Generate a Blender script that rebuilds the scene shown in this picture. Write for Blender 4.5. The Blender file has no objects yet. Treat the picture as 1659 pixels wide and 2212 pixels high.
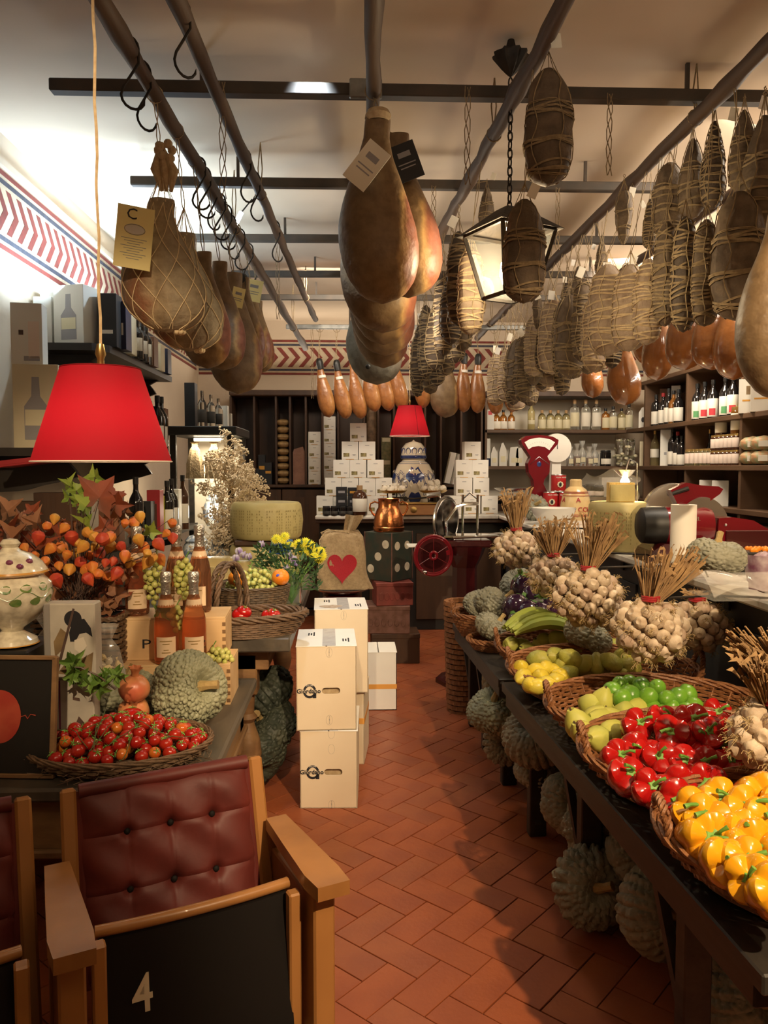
import bpy, math, random
from mathutils import Vector, Matrix, Euler, noise
S = bpy.context.scene
COL = S.collection
PI = math.pi
rnd = random.Random(7)
# ---------------------------------------------------------------- camera
FPX = 1680.0
TH = math.atan(96 / FPX); PS = math.atan(0.04137 * math.cos(TH)); CH = 1.5
cam_d = bpy.data.cameras.new('camera'); cam = bpy.data.objects.new('camera', cam_d); COL.objects.link(cam)
cam_d.sensor_fit = 'VERTICAL'; cam_d.sensor_height = 36; cam_d.lens = 36 * FPX / 2212
cam_d.clip_start = .05
cam.location = (0, 0, CH)
cam.rotation_euler = (PI / 2 - TH, 0, -PS)
S.camera = cam
Rv = Vector((math.cos(PS), -math.sin(PS), 0)); Fv = Vector((math.sin(PS) * math.cos(TH), math.cos(PS) * math.cos(TH), -math.sin(TH))); Uv = Rv.cross(Fv)
def ray(px, py):
    return Fv + Rv * ((px - 829.5) / FPX) + Uv * ((1106 - py) / FPX)
def W(px, py, y):
    d = ray(px, py); t = y / d.y; return Vector((d.x * t, y, CH + d.z * t))
def Zp(px, py, z):
    d = ray(px, py); t = (z - CH) / d.z; return Vector((d.x * t, d.y * t, z))
def Xp(px, py, x):
    d = ray(px, py); t = x / d.x; return Vector((x, d.y * t, CH + d.z * t))
# ---------------------------------------------------------------- world, exposure, lights
wd = bpy.data.worlds.new('world'); S.world = wd; wd.use_nodes = True
wd.node_tree.nodes['Background'].inputs[0].default_value = (1.0, .8, .6, 1); wd.node_tree.nodes['Background'].inputs[1].default_value = .12
S.view_settings.view_transform = 'Standard'; S.view_settings.look = 'None'; S.view_settings.exposure = 0.48; S.view_settings.gamma = 1
S.view_settings.use_curve_mapping = False
def light(name, kind, loc, power, col, size=.05, target=None, angle=60, blend=.3, size_y=None, spread=None):
    d = bpy.data.lights.new(name, kind); d.energy = power; d.color = col
    if kind == 'AREA':
        d.size = size
        if size_y: d.shape = 'RECTANGLE'; d.size_y = size_y
        if spread: d.spread = math.radians(spread)
    else: d.shadow_soft_size = size
    if kind == 'SPOT': d.spot_size = math.radians(angle); d.spot_blend = blend
    o = bpy.data.objects.new(name, d); COL.objects.link(o); o.location = loc
    if target is not None: o.rotation_euler = (Vector(target) - Vector(loc)).to_track_quat('-Z', 'Y').to_euler()
    return o
WARM = (1, .74, .45); COOL = (.72, .86, 1.0); NEUT = (1, .86, .68)
light('spot_right', 'SPOT', (1.18, -.4, 2.92), 400, WARM, .03, (.85, 3.0, .2), 52, .45)
light('spot_left', 'SPOT', (-.25, -.5, 2.92), 230, WARM, .04, (-.8, 3.3, 1.0), 30, .6)
light('spot_produce', 'SPOT', (1.75, .3, 2.95), 35, WARM, .04, (1.0, 2.2, .7), 62, .5)
light('cove_tube', 'AREA', (-1.48, 4.75, 2.4), 30, (.62, .82, 1.0), 1.3, (-1.3, 4.8, 3.0), size_y=.08, spread=150)
light('wall_tube', 'AREA', (-1.4, 3.95, 2.4), 7, (.62, .82, 1.0), .7, (-1.6, 3.95, 2.6), size_y=.05)
light('cold_spot', 'SPOT', (-.62, 4.25, 2.75), 30, (.62, .82, 1.0), .03, (-1.3, 3.6, 2.6), 120, .6)
light('cold_downlight', 'SPOT', (-.15, 2.9, 3.0), 60, COOL, .05, (-.1, 4.1, .7), 50, .6)
light('front_ceiling_fill', 'AREA', (.7, -.1, 2.25), 20, NEUT, 1.8, (.7, .3, 3.03), size_y=.4, spread=120)  # unseen fill added near the camera to brighten the front ceiling
light('right_ceiling_fill', 'AREA', (2.95, 4.6, 2.45), 38, NEUT, 2.6, (2.4, 4.6, 3.03), size_y=.1)  # added upward fill over the side shelves, no fixture there
light('back_ceiling_fill', 'AREA', (0, 8.0, 2.4), 9, NEUT, 2.4, (0, 7.6, 3.03), size_y=.1)  # unseen strip added above the back cabinet, lifts the rear ceiling
light('back_left_light', 'AREA', (0, 6.0, 2.98), 26, NEUT, .8, (0, 7.3, 1.0), size_y=.4)
light('back_right_light', 'AREA', (2.2, 5.6, 2.98), 50, NEUT, .8, (2.5, 6.9, 1.4), size_y=.5)
light('counter_light', 'AREA', (1.9, 3.4, 2.98), 26, NEUT, .5, (1.7, 4.2, 1.1), size_y=.5)
light('room_light', 'POINT', (.35, 4.4, 2.3), 10, NEUT, .2)
light('parmesan_bulb', 'POINT', W(1352, 1052, 4.1), 5, (1, .8, .5), .03)
# ---------------------------------------------------------------- materials
MT = {}
KIDS = {}
def mat(name, col, col2=None, sc=8, rough=.6, metal=0, bump=0, bsc=None, trans=0, spec=.5, emit=None, es=0, alpha=1, coat=0, aniso=None, det=4, sss=0, lo=.35, hi=.65, ior=1.45):
    if name in MT: return MT[name]
    m = bpy.data.materials.new(name); m.use_nodes = True; nt = m.node_tree; b = nt.nodes['Principled BSDF']
    b.inputs['Base Color'].default_value = (*col, 1); b.inputs['Roughness'].default_value = rough; b.inputs['Metallic'].default_value = metal
    b.inputs['Transmission Weight'].default_value = trans; b.inputs['Specular IOR Level'].default_value = spec; b.inputs['Alpha'].default_value = alpha
    b.inputs['Coat Weight'].default_value = coat; b.inputs['IOR'].default_value = ior
    if sss: b.inputs['Subsurface Weight'].default_value = sss; b.inputs['Subsurface Radius'].default_value = (.02, .01, .005)
    if emit: b.inputs['Emission Color'].default_value = (*emit, 1); b.inputs['Emission Strength'].default_value = es
    tc = nt.nodes.new('ShaderNodeTexCoord'); src = tc.outputs['Object']
    if aniso:
        mp = nt.nodes.new('ShaderNodeMapping'); mp.inputs['Scale'].default_value = aniso; nt.links.new(src, mp.inputs[0]); src = mp.outputs[0]
    if col2:
        n = nt.nodes.new('ShaderNodeTexNoise'); n.inputs['Scale'].default_value = sc; n.inputs['Detail'].default_value = det; nt.links.new(src, n.inputs['Vector'])
        r = nt.nodes.new('ShaderNodeValToRGB'); e = r.color_ramp.elements; e[0].position = lo; e[1].position = hi; e[0].color = (*col, 1); e[1].color = (*col2, 1)
        nt.links.new(n.outputs['Fac'], r.inputs[0]); nt.links.new(r.outputs[0], b.inputs['Base Color'])
    if bump:
        n2 = nt.nodes.new('ShaderNodeTexNoise'); n2.inputs['Scale'].default_value = bsc or sc * 3; n2.inputs['Detail'].default_value = 3; nt.links.new(src, n2.inputs['Vector'])
        bp = nt.nodes.new('ShaderNodeBump'); bp.inputs['Strength'].default_value = bump; bp.inputs['Distance'].default_value = .01
        nt.links.new(n2.outputs['Fac'], bp.inputs['Height']); nt.links.new(bp.outputs[0], b.inputs['Normal'])
    MT[name] = m; return m
def rampmat(name, stops, rough=.5, bump=.3, bsc=30, coord='x', mul=1.0, off=.5, nz=.25, nsc=12, coat=0, spot=None):
    """colour follows one object axis, broken up by noise (a thing's own colour zones)"""
    m = bpy.data.materials.new(name); m.use_nodes = True; nt = m.node_tree; b = nt.nodes['Principled BSDF']; b.inputs['Roughness'].default_value = rough; b.inputs['Coat Weight'].default_value = coat
    L = nt.links.new
    tc = nt.nodes.new('ShaderNodeTexCoord'); sp = nt.nodes.new('ShaderNodeSeparateXYZ'); L(tc.outputs['Object'], sp.inputs[0])
    n = nt.nodes.new('ShaderNodeTexNoise'); n.inputs['Scale'].default_value = nsc; n.inputs['Detail'].default_value = 4; L(tc.outputs['Object'], n.inputs['Vector'])
    a = nt.nodes.new('ShaderNodeMath'); a.operation = 'MULTIPLY_ADD'; a.inputs[1].default_value = mul; a.inputs[2].default_value = off - nz * .5; L(sp.outputs['xyz'.index(coord)], a.inputs[0])
    c = nt.nodes.new('ShaderNodeMath'); c.operation = 'MULTIPLY_ADD'; c.inputs[1].default_value = nz; L(n.outputs['Fac'], c.inputs[0]); L(a.outputs[0], c.inputs[2])
    r = nt.nodes.new('ShaderNodeValToRGB'); e = r.color_ramp.elements
    while len(e) < len(stops): e.new(.5)
    for k, (p, cc) in enumerate(stops): e[k].position = p; e[k].color = (*cc, 1)
    L(c.outputs[0], r.inputs[0]); out = r.outputs[0]
    n3 = nt.nodes.new('ShaderNodeTexNoise'); n3.inputs['Scale'].default_value = nsc * 3; n3.inputs['Detail'].default_value = 5; L(tc.outputs['Object'], n3.inputs['Vector'])
    mx = nt.nodes.new('ShaderNodeMixRGB'); mx.blend_type = 'MULTIPLY'; mx.inputs[0].default_value = .6; L(out, mx.inputs[1])
    r3 = nt.nodes.new('ShaderNodeValToRGB'); r3.color_ramp.elements[0].position = .3; r3.color_ramp.elements[0].color = (.45, .4, .35, 1); r3.color_ramp.elements[1].position = .6; r3.color_ramp.elements[1].color = (1, 1, 1, 1)
    L(n3.outputs['Fac'], r3.inputs[0]); L(r3.outputs[0], mx.inputs[2]); L(mx.outputs[0], b.inputs['Base Color'])
    if bump:
        n2 = nt.nodes.new('ShaderNodeTexNoise'); n2.inputs['Scale'].default_value = bsc; L(tc.outputs['Object'], n2.inputs['Vector'])
        bp = nt.nodes.new('ShaderNodeBump'); bp.inputs['Strength'].default_value = bump; bp.inputs['Distance'].default_value = .01
        L(n2.outputs['Fac'], bp.inputs['Height']); L(bp.outputs[0], b.inputs['Normal'])
    MT[name] = m; return m
m_plaster = mat('plaster', (.62, .52, .4), (.55, .45, .34), 1.5, .9, bump=.15, bsc=30)
m_ceil = mat('ceiling_plaster', (.66, .54, .41), (.54, .43, .31), .9, .9, bump=.1, bsc=12)
m_whitewall = mat('shelf_back_paint', (.72, .66, .55), None, 8, .8)
m_red = mat('frieze_red', (.2, .035, .025), (.14, .03, .022), 20, .8)
m_blue = mat('frieze_blue', (.035, .035, .05), (.06, .06, .08), 20, .8)
m_cream = mat('frieze_cream', (.5, .41, .29), (.42, .34, .24), 20, .8)
m_tile = mat('terracotta', (.33, .086, .028), (.26, .064, .024), 5, .42, bump=.12, bsc=40)
m_tile2 = mat('terracotta_dark', (.27, .068, .026), (.3, .078, .027), 5, .45, bump=.12, bsc=40)
m_tile3 = mat('terracotta_orange', (.31, .088, .03), (.25, .066, .027), 5, .4, bump=.12, bsc=40)
m_grout = mat('grout', (.1, .035, .018), None, 8, .9)
m_iron = mat('wrought_iron', (.025, .022, .02), (.05, .04, .03), 15, .6, .6, bump=.2)
m_rail = mat('painted_rail', (.045, .038, .03), (.07, .05, .035), 9, .6)
m_pole = mat('wooden_pole', (.085, .048, .026), (.045, .027, .017), 12, .6, bump=.3, aniso=(1, .1, 1))
m_steel = mat('steel', (.55, .53, .5), None, 8, .25, 1)
m_chrome = mat('chrome', (.8, .8, .78), None, 8, .12, 1)
m_galv = mat('galvanised', (.3, .3, .28), (.2, .2, .19), 20, .5, .6)
m_darkwood = mat('dark_wood', (.045, .022, .012), (.075, .036, .018), 10, .5, bump=.2, aniso=(1, 1, .15))
m_walnut = mat('walnut_panel', (.08, .037, .018), (.05, .024, .013), 8, .45, bump=.1, aniso=(1, 1, .12))
m_shelf = mat('brown_shelf_wood', (.12, .065, .033), (.085, .045, .023), 8, .55, bump=.15, aniso=(.3, .3, 1))
m_blackwood = mat('black_shelf', (.022, .018, .015), (.03, .024, .02), 9, .5)
m_tabletop = mat('worn_tabletop', (.055, .047, .038), (.15, .12, .085), 6, .45, bump=.35, aniso=(1, .2, 1), lo=.4, hi=.75)
m_oak = mat('oak_apron', (.25, .14, .06), (.17, .09, .04), 9, .5, bump=.2, aniso=(1, .2, 2))
m_honey = mat('honey_wood', (.42, .19, .055), (.25, .105, .03), 9, .38, bump=.12, aniso=(.4, .4, .15), coat=.2)
m_black = mat('black', (.012, .011, .01), None, 8, .45)
m_pine = mat('pine_crate', (.72, .5, .27), (.6, .38, .18), 7, .6, bump=.08, aniso=(.15, 1, 1))
m_board = mat('cutting_board', (.6, .4, .2), (.5, .32, .15), 7, .6, aniso=(.1, 1, 1))
m_marble = mat('marble', (.75, .72, .65), (.35, .33, .3), 5, .25, det=8, lo=.42, hi=.75)
m_white = mat('white_card', (.82, .79, .72), (.78, .74, .67), 4, .7)
m_carton = mat('cream_carton', (.78, .66, .48), (.74, .61, .43), 4, .75)
m_print = mat('print_black', (.02, .02, .025), None, 8, .6)
m_grey = mat('print_grey', (.3, .29, .3), None, 8, .6)
m_tape = mat('orange_tape', (.75, .36, .08), None, 8, .4)
m_tapeg = mat('grey_tape', (.42, .42, .42), (.5, .5, .5), 30, .25)
m_redlamp = None
m_twine = mat('twine', (.3, .22, .12), (.2, .14, .075), 60, .9)
m_twinel = mat('light_twine', (.55, .42, .25), (.42, .3, .17), 60, .9)
m_netting = mat('net_cord', (.72, .58, .36), None, 8, .9)
m_tag = mat('paper_tag', (.75, .7, .58), None, 8, .7)
m_ytag = mat('yellow_tag', (.88, .78, .36), None, 8, .6)
m_wicker = mat('wicker', (.3, .13, .05), (.19, .075, .028), 40, .5, bump=.3)
m_wickerd = mat('brown_willow', (.17, .1, .055), (.1, .06, .032), 40, .6, bump=.3)
m_wickerg = mat('dark_wicker', (.07, .045, .025), (.13, .08, .04), 40, .6, bump=.3)
m_stem = mat('green_stem', (.13, .3, .05), (.2, .38, .08), 20, .5)
m_drystem = mat('dry_stem', (.42, .3, .12), (.3, .2, .08), 20, .8, bump=.4)
m_straw = mat('straw', (.4, .25, .11), (.24, .14, .065), 20, .85)
m_redpaint = mat('red_enamel', (.14, .005, .01), None, 8, .22, coat=.5)
m_darkred = mat('dark_red_enamel', (.045, .005, .006), None, 8, .25, coat=.5)
m_copper = mat('copper', (.62, .25, .09), (.5, .17, .06), 10, .25, 1, bump=.25, bsc=60)
m_brass = mat('brass', (.55, .38, .14), None, 8, .3, 1)
m_glass = mat('clear_glass', (.9, .95, .93), None, 8, .03, trans=1)
def thinmat(name, col, fac, rough=.08):
    m = bpy.data.materials.new(name); m.use_nodes = True; nt = m.node_tree; b = nt.nodes['Principled BSDF']; b.inputs['Base Color'].default_value = (*col, 1); b.inputs['Roughness'].default_value = rough; b.inputs['Coat Weight'].default_value = .5
    tr = nt.nodes.new('ShaderNodeBsdfTransparent'); mx = nt.nodes.new('ShaderNodeMixShader'); mx.inputs[0].default_value = fac; nt.links.new(tr.outputs[0], mx.inputs[1]); nt.links.new(b.outputs[0], mx.inputs[2]); nt.links.new(mx.outputs[0], nt.nodes['Material Output'].inputs[0]); MT[name] = m; return m
m_thin = thinmat('cellophane', (.85, .82, .75), .22, .1); m_pane = thinmat('window_pane', (.6, .6, .55), .07, .03)
m_garlic = mat('garlic_skin', (.66, .55, .41), (.45, .34, .23), 25, .55, bump=.3, bsc=60, sss=.1)
m_garlicd = mat('garlic_skin_pinkish', (.5, .38, .29), (.36, .25, .17), 25, .6, bump=.3, bsc=60)
m_root = mat('garlic_root', (.45, .33, .16), (.33, .23, .1), 30, .9)
# ---------------------------------------------------------------- mesh builder
class MB:
    def __init__(s): s.v = []; s.f = []; s.m = []; s.cur = 0
    def mi(s, i): s.cur = i; return s
    def add(s, vs, fs):
        o = len(s.v); s.v += [tuple(v) for v in vs]; s.f += [tuple(i + o for i in f) for f in fs]; s.m += [s.cur] * len(fs)
    def box(s, c, d, rot=None, taper=1):
        x, y, z = d[0] / 2, d[1] / 2, d[2] / 2
        vs = [Vector((a * x * (taper if k > 0 else 1), b * y * (taper if k > 0 else 1), k * z)) for a in (-1, 1) for b in (-1, 1) for k in (-1, 1)]
        if rot is not None:
            R = Euler(rot).to_matrix() if not isinstance(rot, Matrix) else rot; vs = [R @ v for v in vs]
        c = Vector(c); s.add([v + c for v in vs], [(0, 1, 3, 2), (4, 6, 7, 5), (0, 4, 5, 1), (2, 3, 7, 6), (0, 2, 6, 4), (1, 5, 7, 3)]); return s
    def bb(s, c, d, bev=.004, rot=None):
        """bevelled box: chamfered all round"""
        x, y, z = d[0] / 2, d[1] / 2, d[2] / 2; b = min(bev, x * .45, y * .45, z * .45)
        R = Euler(rot).to_matrix() if rot is not None and not isinstance(rot, Matrix) else rot
        vs = []; idx = {}
        for a in (-1, 1):
            for e in (-1, 1):
                for k in (-1, 1):
                    for w, p in enumerate(((a * x, e * (y - b), k * (z - b)), (a * (x - b), e * y, k * (z - b)), (a * (x - b), e * (y - b), k * z))):
                        idx[(a, e, k, w)] = len(vs); vs.append(Vector(p))
        F = []
        def q(*k): F.append(tuple(idx[i] for i in k))
        for a in (-1, 1):
            q((a, -1, -1, 0), (a, 1, -1, 0), (a, 1, 1, 0), (a, -1, 1, 0)); q((-1, a, -1, 1), (1, a, -1, 1), (1, a, 1, 1), (-1, a, 1, 1)); q((-1, -1, a, 2), (1, -1, a, 2), (1, 1, a, 2), (-1, 1, a, 2))
            for e in (-1, 1):
                q((a, e, -1, 0), (a, e, 1, 0), (a, e, 1, 1), (a, e, -1, 1)); q((a, -1, e, 0), (a, 1, e, 0), (a, 1, e, 2), (a, -1, e, 2)); q((-1, a, e, 1), (1, a, e, 1), (1, a, e, 2), (-1, a, e, 2))
                for k in (-1, 1): q((a, e, k, 0), (a, e, k, 1), (a, e, k, 2))
        if R is not None: vs = [R @ v for v in vs]
        c = Vector(c); s.add([v + c for v in vs], F); return s
    def tube(s, pts, r, n=6, closed=False, cap=True):
        pts = [Vector(p) for p in pts]; N = len(pts)
        rr = r if isinstance(r, (list, tuple)) else [r] * N
        vs = []; up = None
        for i, p in enumerate(pts):
            if closed: t = pts[(i + 1) % N] - pts[i - 1]
            else: t = pts[min(i + 1, N - 1)] - pts[max(i - 1, 0)]
            if t.length < 1e-9: t = Vector((0, 0, 1))
            t.normalize()
            if up is None: up = t.orthogonal().normalized()
            else:
                up = up - t * up.dot(t)
                up = up.normalized() if up.length > 1e-6 else t.orthogonal().normalized()
            w = t.cross(up)
            for k in range(n):
                a = 2 * PI * k / n; vs.append(p + (up * math.cos(a) + w * math.sin(a)) * rr[i])
        fs = []
        for i in range(N if closed else N - 1):
            j = (i + 1) % N
            for k in range(n): fs.append((i * n + k, i * n + (k + 1) % n, j * n + (k + 1) % n, j * n + k))
        if cap and not closed: fs.append(tuple(range(n - 1, -1, -1))); fs.append(tuple((N - 1) * n + k for k in range(n)))
        s.add(vs, fs); return s
    def lathe(s, prof, n=24, c=(0, 0, 0), sx=1, sy=1, a0=0, a1=None, mod=None, capb=True, capt=True):
        full = a1 is None; A = 2 * PI if full else a1 - a0; cols = n if full else n + 1; vs = []
        for r, z in prof:
            for k in range(cols):
                a = a0 + A * k / n; q = r * (mod(a, z) if mod else 1); vs.append((c[0] + q * math.cos(a) * sx, c[1] + q * math.sin(a) * sy, c[2] + z))
        fs = []
        for i in range(len(prof) - 1):
            for k in range(n):
                k2 = (k + 1) % cols if full else k + 1
                fs.append((i * cols + k, i * cols + k2, (i + 1) * cols + k2, (i + 1) * cols + k))
        if full:
            if capb and prof[0][0] > 1e-5: fs.append(tuple(range(n - 1, -1, -1)))
            if capt and prof[-1][0] > 1e-5: fs.append(tuple((len(prof) - 1) * n + k for k in range(n)))
        s.add(vs, fs); return s
    def prism(s, poly, z0, z1, M=None):
        """polygon in xy extruded z0..z1, M maps to place"""
        n = len(poly); vs = [Vector((x, y, z0)) for x, y in poly] + [Vector((x, y, z1)) for x, y in poly]
        if M is not None: vs = [M @ v for v in vs]
        s.add(vs, [tuple(range(n - 1, -1, -1)), tuple(range(n, 2 * n))] + [(i, (i + 1) % n, n + (i + 1) % n, n + i) for i in range(n)]); return s
    def ball(s, c, r, n=10, m=7, sc=(1, 1, 1), fn=None, rot=None):
        R = Euler(rot).to_matrix() if rot else None; vs = []
        for j in range(1, m):
            th = PI * j / m
            for k in range(n):
                a = 2 * PI * k / n; p = Vector((math.sin(th) * math.cos(a), math.sin(th) * math.sin(a), math.cos(th))); f = fn(p) if fn else 1
                vs.append(p * r * f)
        f0 = fn(Vector((0, 0, 1))) if fn else 1; f1 = fn(Vector((0, 0, -1))) if fn else 1
        vs += [Vector((0, 0, r * f0)), Vector((0, 0, -r * f1))]; T = len(vs) - 2; B = T + 1
        vs = [Vector((v.x * sc[0], v.y * sc[1], v.z * sc[2])) for v in vs]
        if R: vs = [R @ v for v in vs]
        c = Vector(c); fs = []
        for k in range(n):
            k2 = (k + 1) % n; fs.append((T, k, k2)); fs.append((B, (m - 2) * n + k2, (m - 2) * n + k))
            for j in range(m - 2): fs.append((j * n + k, (j + 1) * n + k, (j + 1) * n + k2, j * n + k2))
        s.add([v + c for v in vs], fs); return s
    def grid(s, fn, nu, nv, thick=0):
        vs = [fn(i / nu, j / nv) for j in range(nv + 1) for i in range(nu + 1)]; w = nu + 1
        fs = [(j * w + i, j * w + i + 1, (j + 1) * w + i + 1, (j + 1) * w + i) for j in range(nv) for i in range(nu)]
        s.add(vs, fs); return s
    def mesh(s, name, mats, smooth=True):
        me = bpy.data.meshes.new(name); me.from_pydata(s.v, [], s.f)
        for m in (mats if isinstance(mats, (list, tuple)) else [mats]): me.materials.append(m)
        if any(s.m): me.polygons.foreach_set('material_index', s.m)
        if smooth:
            me.polygons.foreach_set('use_smooth', [True] * len(me.polygons))
            try: me.set_sharp_from_angle(angle=math.radians(38))
            except Exception: pass
        me.update(); return me
    def build(s, name, mats, parent=None, smooth=True, loc=None, rot=None):
        return link(name, s.mesh(name, mats, smooth), parent, loc, rot)
def link(name, me, parent=None, loc=None, rot=None, sc=None):
    o = bpy.data.objects.new(name, me); COL.objects.link(o)
    if parent is not None: o.parent = parent; KIDS.setdefault(parent.name, []).append(o)
    if loc is not None: o.location = loc
    if rot is not None: o.rotation_euler = rot
    if sc is not None: o.scale = (sc, sc, sc) if isinstance(sc, (int, float)) else sc
    return o
def tag(o, label, cat, group=None, kind=None):
    o['label'] = label; o['category'] = cat
    if group: o['group'] = group
    if kind: o['kind'] = kind
    return o
def thing(name, label, cat, loc=(0, 0, 0), rz=0, group=None, rot=None, sc=None):
    o = bpy.data.objects.new(name, None); COL.objects.link(o); o.empty_display_size = .05
    o.location = loc; o.rotation_euler = rot if rot is not None else (0, 0, rz)
    if sc: o.scale = (sc, sc, sc) if isinstance(sc, (int, float)) else sc
    return tag(o, label, cat, group)
def dup(src, loc, rot=(0, 0, 0), label=None, group=None, sc=None):
    def cp(o, par):
        c = o.copy(); COL.objects.link(c)
        if par is not None: c.parent = par; KIDS.setdefault(par.name, []).append(c)
        for ch in list(KIDS.get(o.name, [])): cp(ch, c)
        return c
    r = cp(src, None); r.location = loc; r.rotation_euler = rot
    if label: r['label'] = label
    if group: r['group'] = group
    if sc: r.scale = (sc, sc, sc) if isinstance(sc, (int, float)) else sc
    return r
def struct(o): o['kind'] = 'structure'; return o
def stuff(o): o['kind'] = 'stuff'; return o
_tc = {}
def text(body, size, m, parent=None, loc=(0, 0, 0), rot=(PI / 2, 0, 0), name='lettering', ext=.0006, sx=1, bold=0):
    k = (body, round(size, 4), m.name, sx, bold)
    if k not in _tc:
        cu = bpy.data.curves.new('t', 'FONT'); cu.body = body; cu.size = size; cu.extrude = ext; cu.align_x = 'CENTER'; cu.align_y = 'CENTER'; cu.resolution_u = 2; cu.offset = bold
        o = bpy.data.objects.new('t', cu); COL.objects.link(o); dg = bpy.context.evaluated_depsgraph_get(); me = bpy.data.meshes.new_from_object(o.evaluated_get(dg))
        COL.objects.unlink(o); bpy.data.objects.remove(o); me.materials.clear(); me.materials.append(m); _tc[k] = me
        if sx != 1:
            for v in me.vertices: v.co.x *= sx
    return link(name, _tc[k], parent, loc, rot)
def rope(mb, path, R, r, strands=3, turns=10, n=5, closed=False, sub=3):
    """twisted strands round a path"""
    path = [Vector(p) for p in path]; N = len(path); M = (N if closed else N - 1) * sub + (0 if closed else 1)
    def at(u):
        u = u * (N if closed else N - 1); i = int(u); f = u - i
        if closed: a, b = path[i % N], path[(i + 1) % N]
        else: i = min(i, N - 2); f = u - i; a, b = path[i], path[i + 1]
        return a.lerp(b, f), (b - a).normalized()
    for k in range(strands):
        pts = []
        for q in range(M):
            u = q / M if closed else q / (M - 1); p, t = at(u); ref = Vector((0, 0, 1)) if abs(t.z) < .85 else Vector((1, 0, 0))
            s1 = t.cross(ref).normalized(); s2 = t.cross(s1); a = 2 * PI * (k / strands + turns * u)
            pts.append(p + s1 * math.cos(a) * R + s2 * math.sin(a) * R)
        mb.tube(pts, r, n, closed=closed)
ORD = ['first', 'second', 'third', 'fourth', 'fifth', 'sixth', 'seventh', 'eighth', 'ninth', 'tenth', 'eleventh', 'twelfth', 'thirteenth', 'fourteenth', 'fifteenth', 'sixteenth', 'seventeenth', 'eighteenth', 'nineteenth', 'twentieth', 'twenty-first', 'twenty-second', 'twenty-third', 'twenty-fourth', 'twenty-fifth', 'twenty-sixth', 'twenty-seventh', 'twenty-eighth']
def quad(mb, c, w, h, M, t=.0008):
    """thin printed panel of w x h lying in the local xz plane of M, facing -y"""
    mb.prism([(-w / 2, -h / 2), (w / 2, -h / 2), (w / 2, h / 2), (-w / 2, h / 2)], 0, t, M @ Matrix.Translation(Vector(c)) @ Matrix.Rotation(PI / 2, 4, 'X'))
# ================================================================ the room
XL, XR, YB, YF, ZC = -1.6, 3.15, 8.25, -1.3, 3.03
def slab(name, a, b, m, kind=True):
    c = [(a[i] + b[i]) / 2 for i in range(3)]; d = [abs(b[i] - a[i]) for i in range(3)]
    o = MB().box(c, d).build(name, m, smooth=False)
    return struct(o) if kind else o
floor = slab('floor', (XL - .1, YF - .1, -.08), (XR + .1, YB + .1, -.006), m_grout)
slab('wall_left', (XL - .1, YF, -.0), (XL, YB, ZC), m_plaster)
slab('wall_right', (XR, YF, 0), (XR + .1, YB, ZC), m_plaster)
slab('wall_back', (XL - .1, YB, 0), (XR + .1, YB + .1, ZC), m_plaster)
slab('wall_front', (XL - .1, YF - .1, 0), (XR + .1, YF, ZC), m_plaster)
slab('ceiling', (XL - .1, YF - .1, ZC), (XR + .1, YB + .1, ZC + .1), m_ceil)
# herringbone terracotta tiles, one object each where the photograph shows them
def tilemesh(L, Wd, jit):
    mb = MB(); mb.bb((0, 0, -.004), (L, Wd, .008), .001); return mb
tme = {}
for o_ in (0, 1):
    for q, mm in enumerate((m_tile, m_tile2, m_tile3)):
        L, Wd = (.224, .11) if o_ == 0 else (.11, .224)
        tme[(o_, q)] = tilemesh(L, Wd, 0).mesh('floor_tile', mm, False)
A = .114; ang = math.radians(47); ca, sa = math.cos(ang), math.sin(ang)
rest = MB(); ntile = 0; tiles = []
for i in range(-100, 100):
    for j in range(-100, 100):
        c = (i + j) % 4
        if c not in (0, 2): continue
        cx, cy = ((i + 1) * A, (j + .5) * A) if c == 0 else ((i + .5) * A, (j + 1) * A)
        x, y = cx * ca - cy * sa, cx * sa + cy * ca + 3
        if not (XL + .1 < x < XR - .1 and .6 < y < YB - .1): continue
        vis = (-.62 - .0 * y < x < .75 and y < 6.2 and abs((x - 0) / y) < .6 and y > 2.0)
        tiles.append((0 if vis else 1, y, x, c))
tiles.sort()
for v, y, x, c in tiles:
    if v == 0 and ntile < 300:
        ntile += 1
        q = rnd.choice((0, 0, 1, 2)); o = link('floor_tile', tme[(0 if c == 0 else 1, q)], floor, (x, y, rnd.uniform(-.0012, .0006)), (rnd.uniform(-.003, .003), rnd.uniform(-.003, .003), ang + rnd.uniform(-.006, .006)))
    else:
        rest.mi(rnd.choice((0, 0, 1, 2))); rest.box((x, y, -.004), (.224, .11, .008) if c == 0 else (.11, .224, .008), (0, 0, ang))
stuff(rest.build('floor_tile', (m_tile, m_tile2, m_tile3), floor, False))
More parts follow.
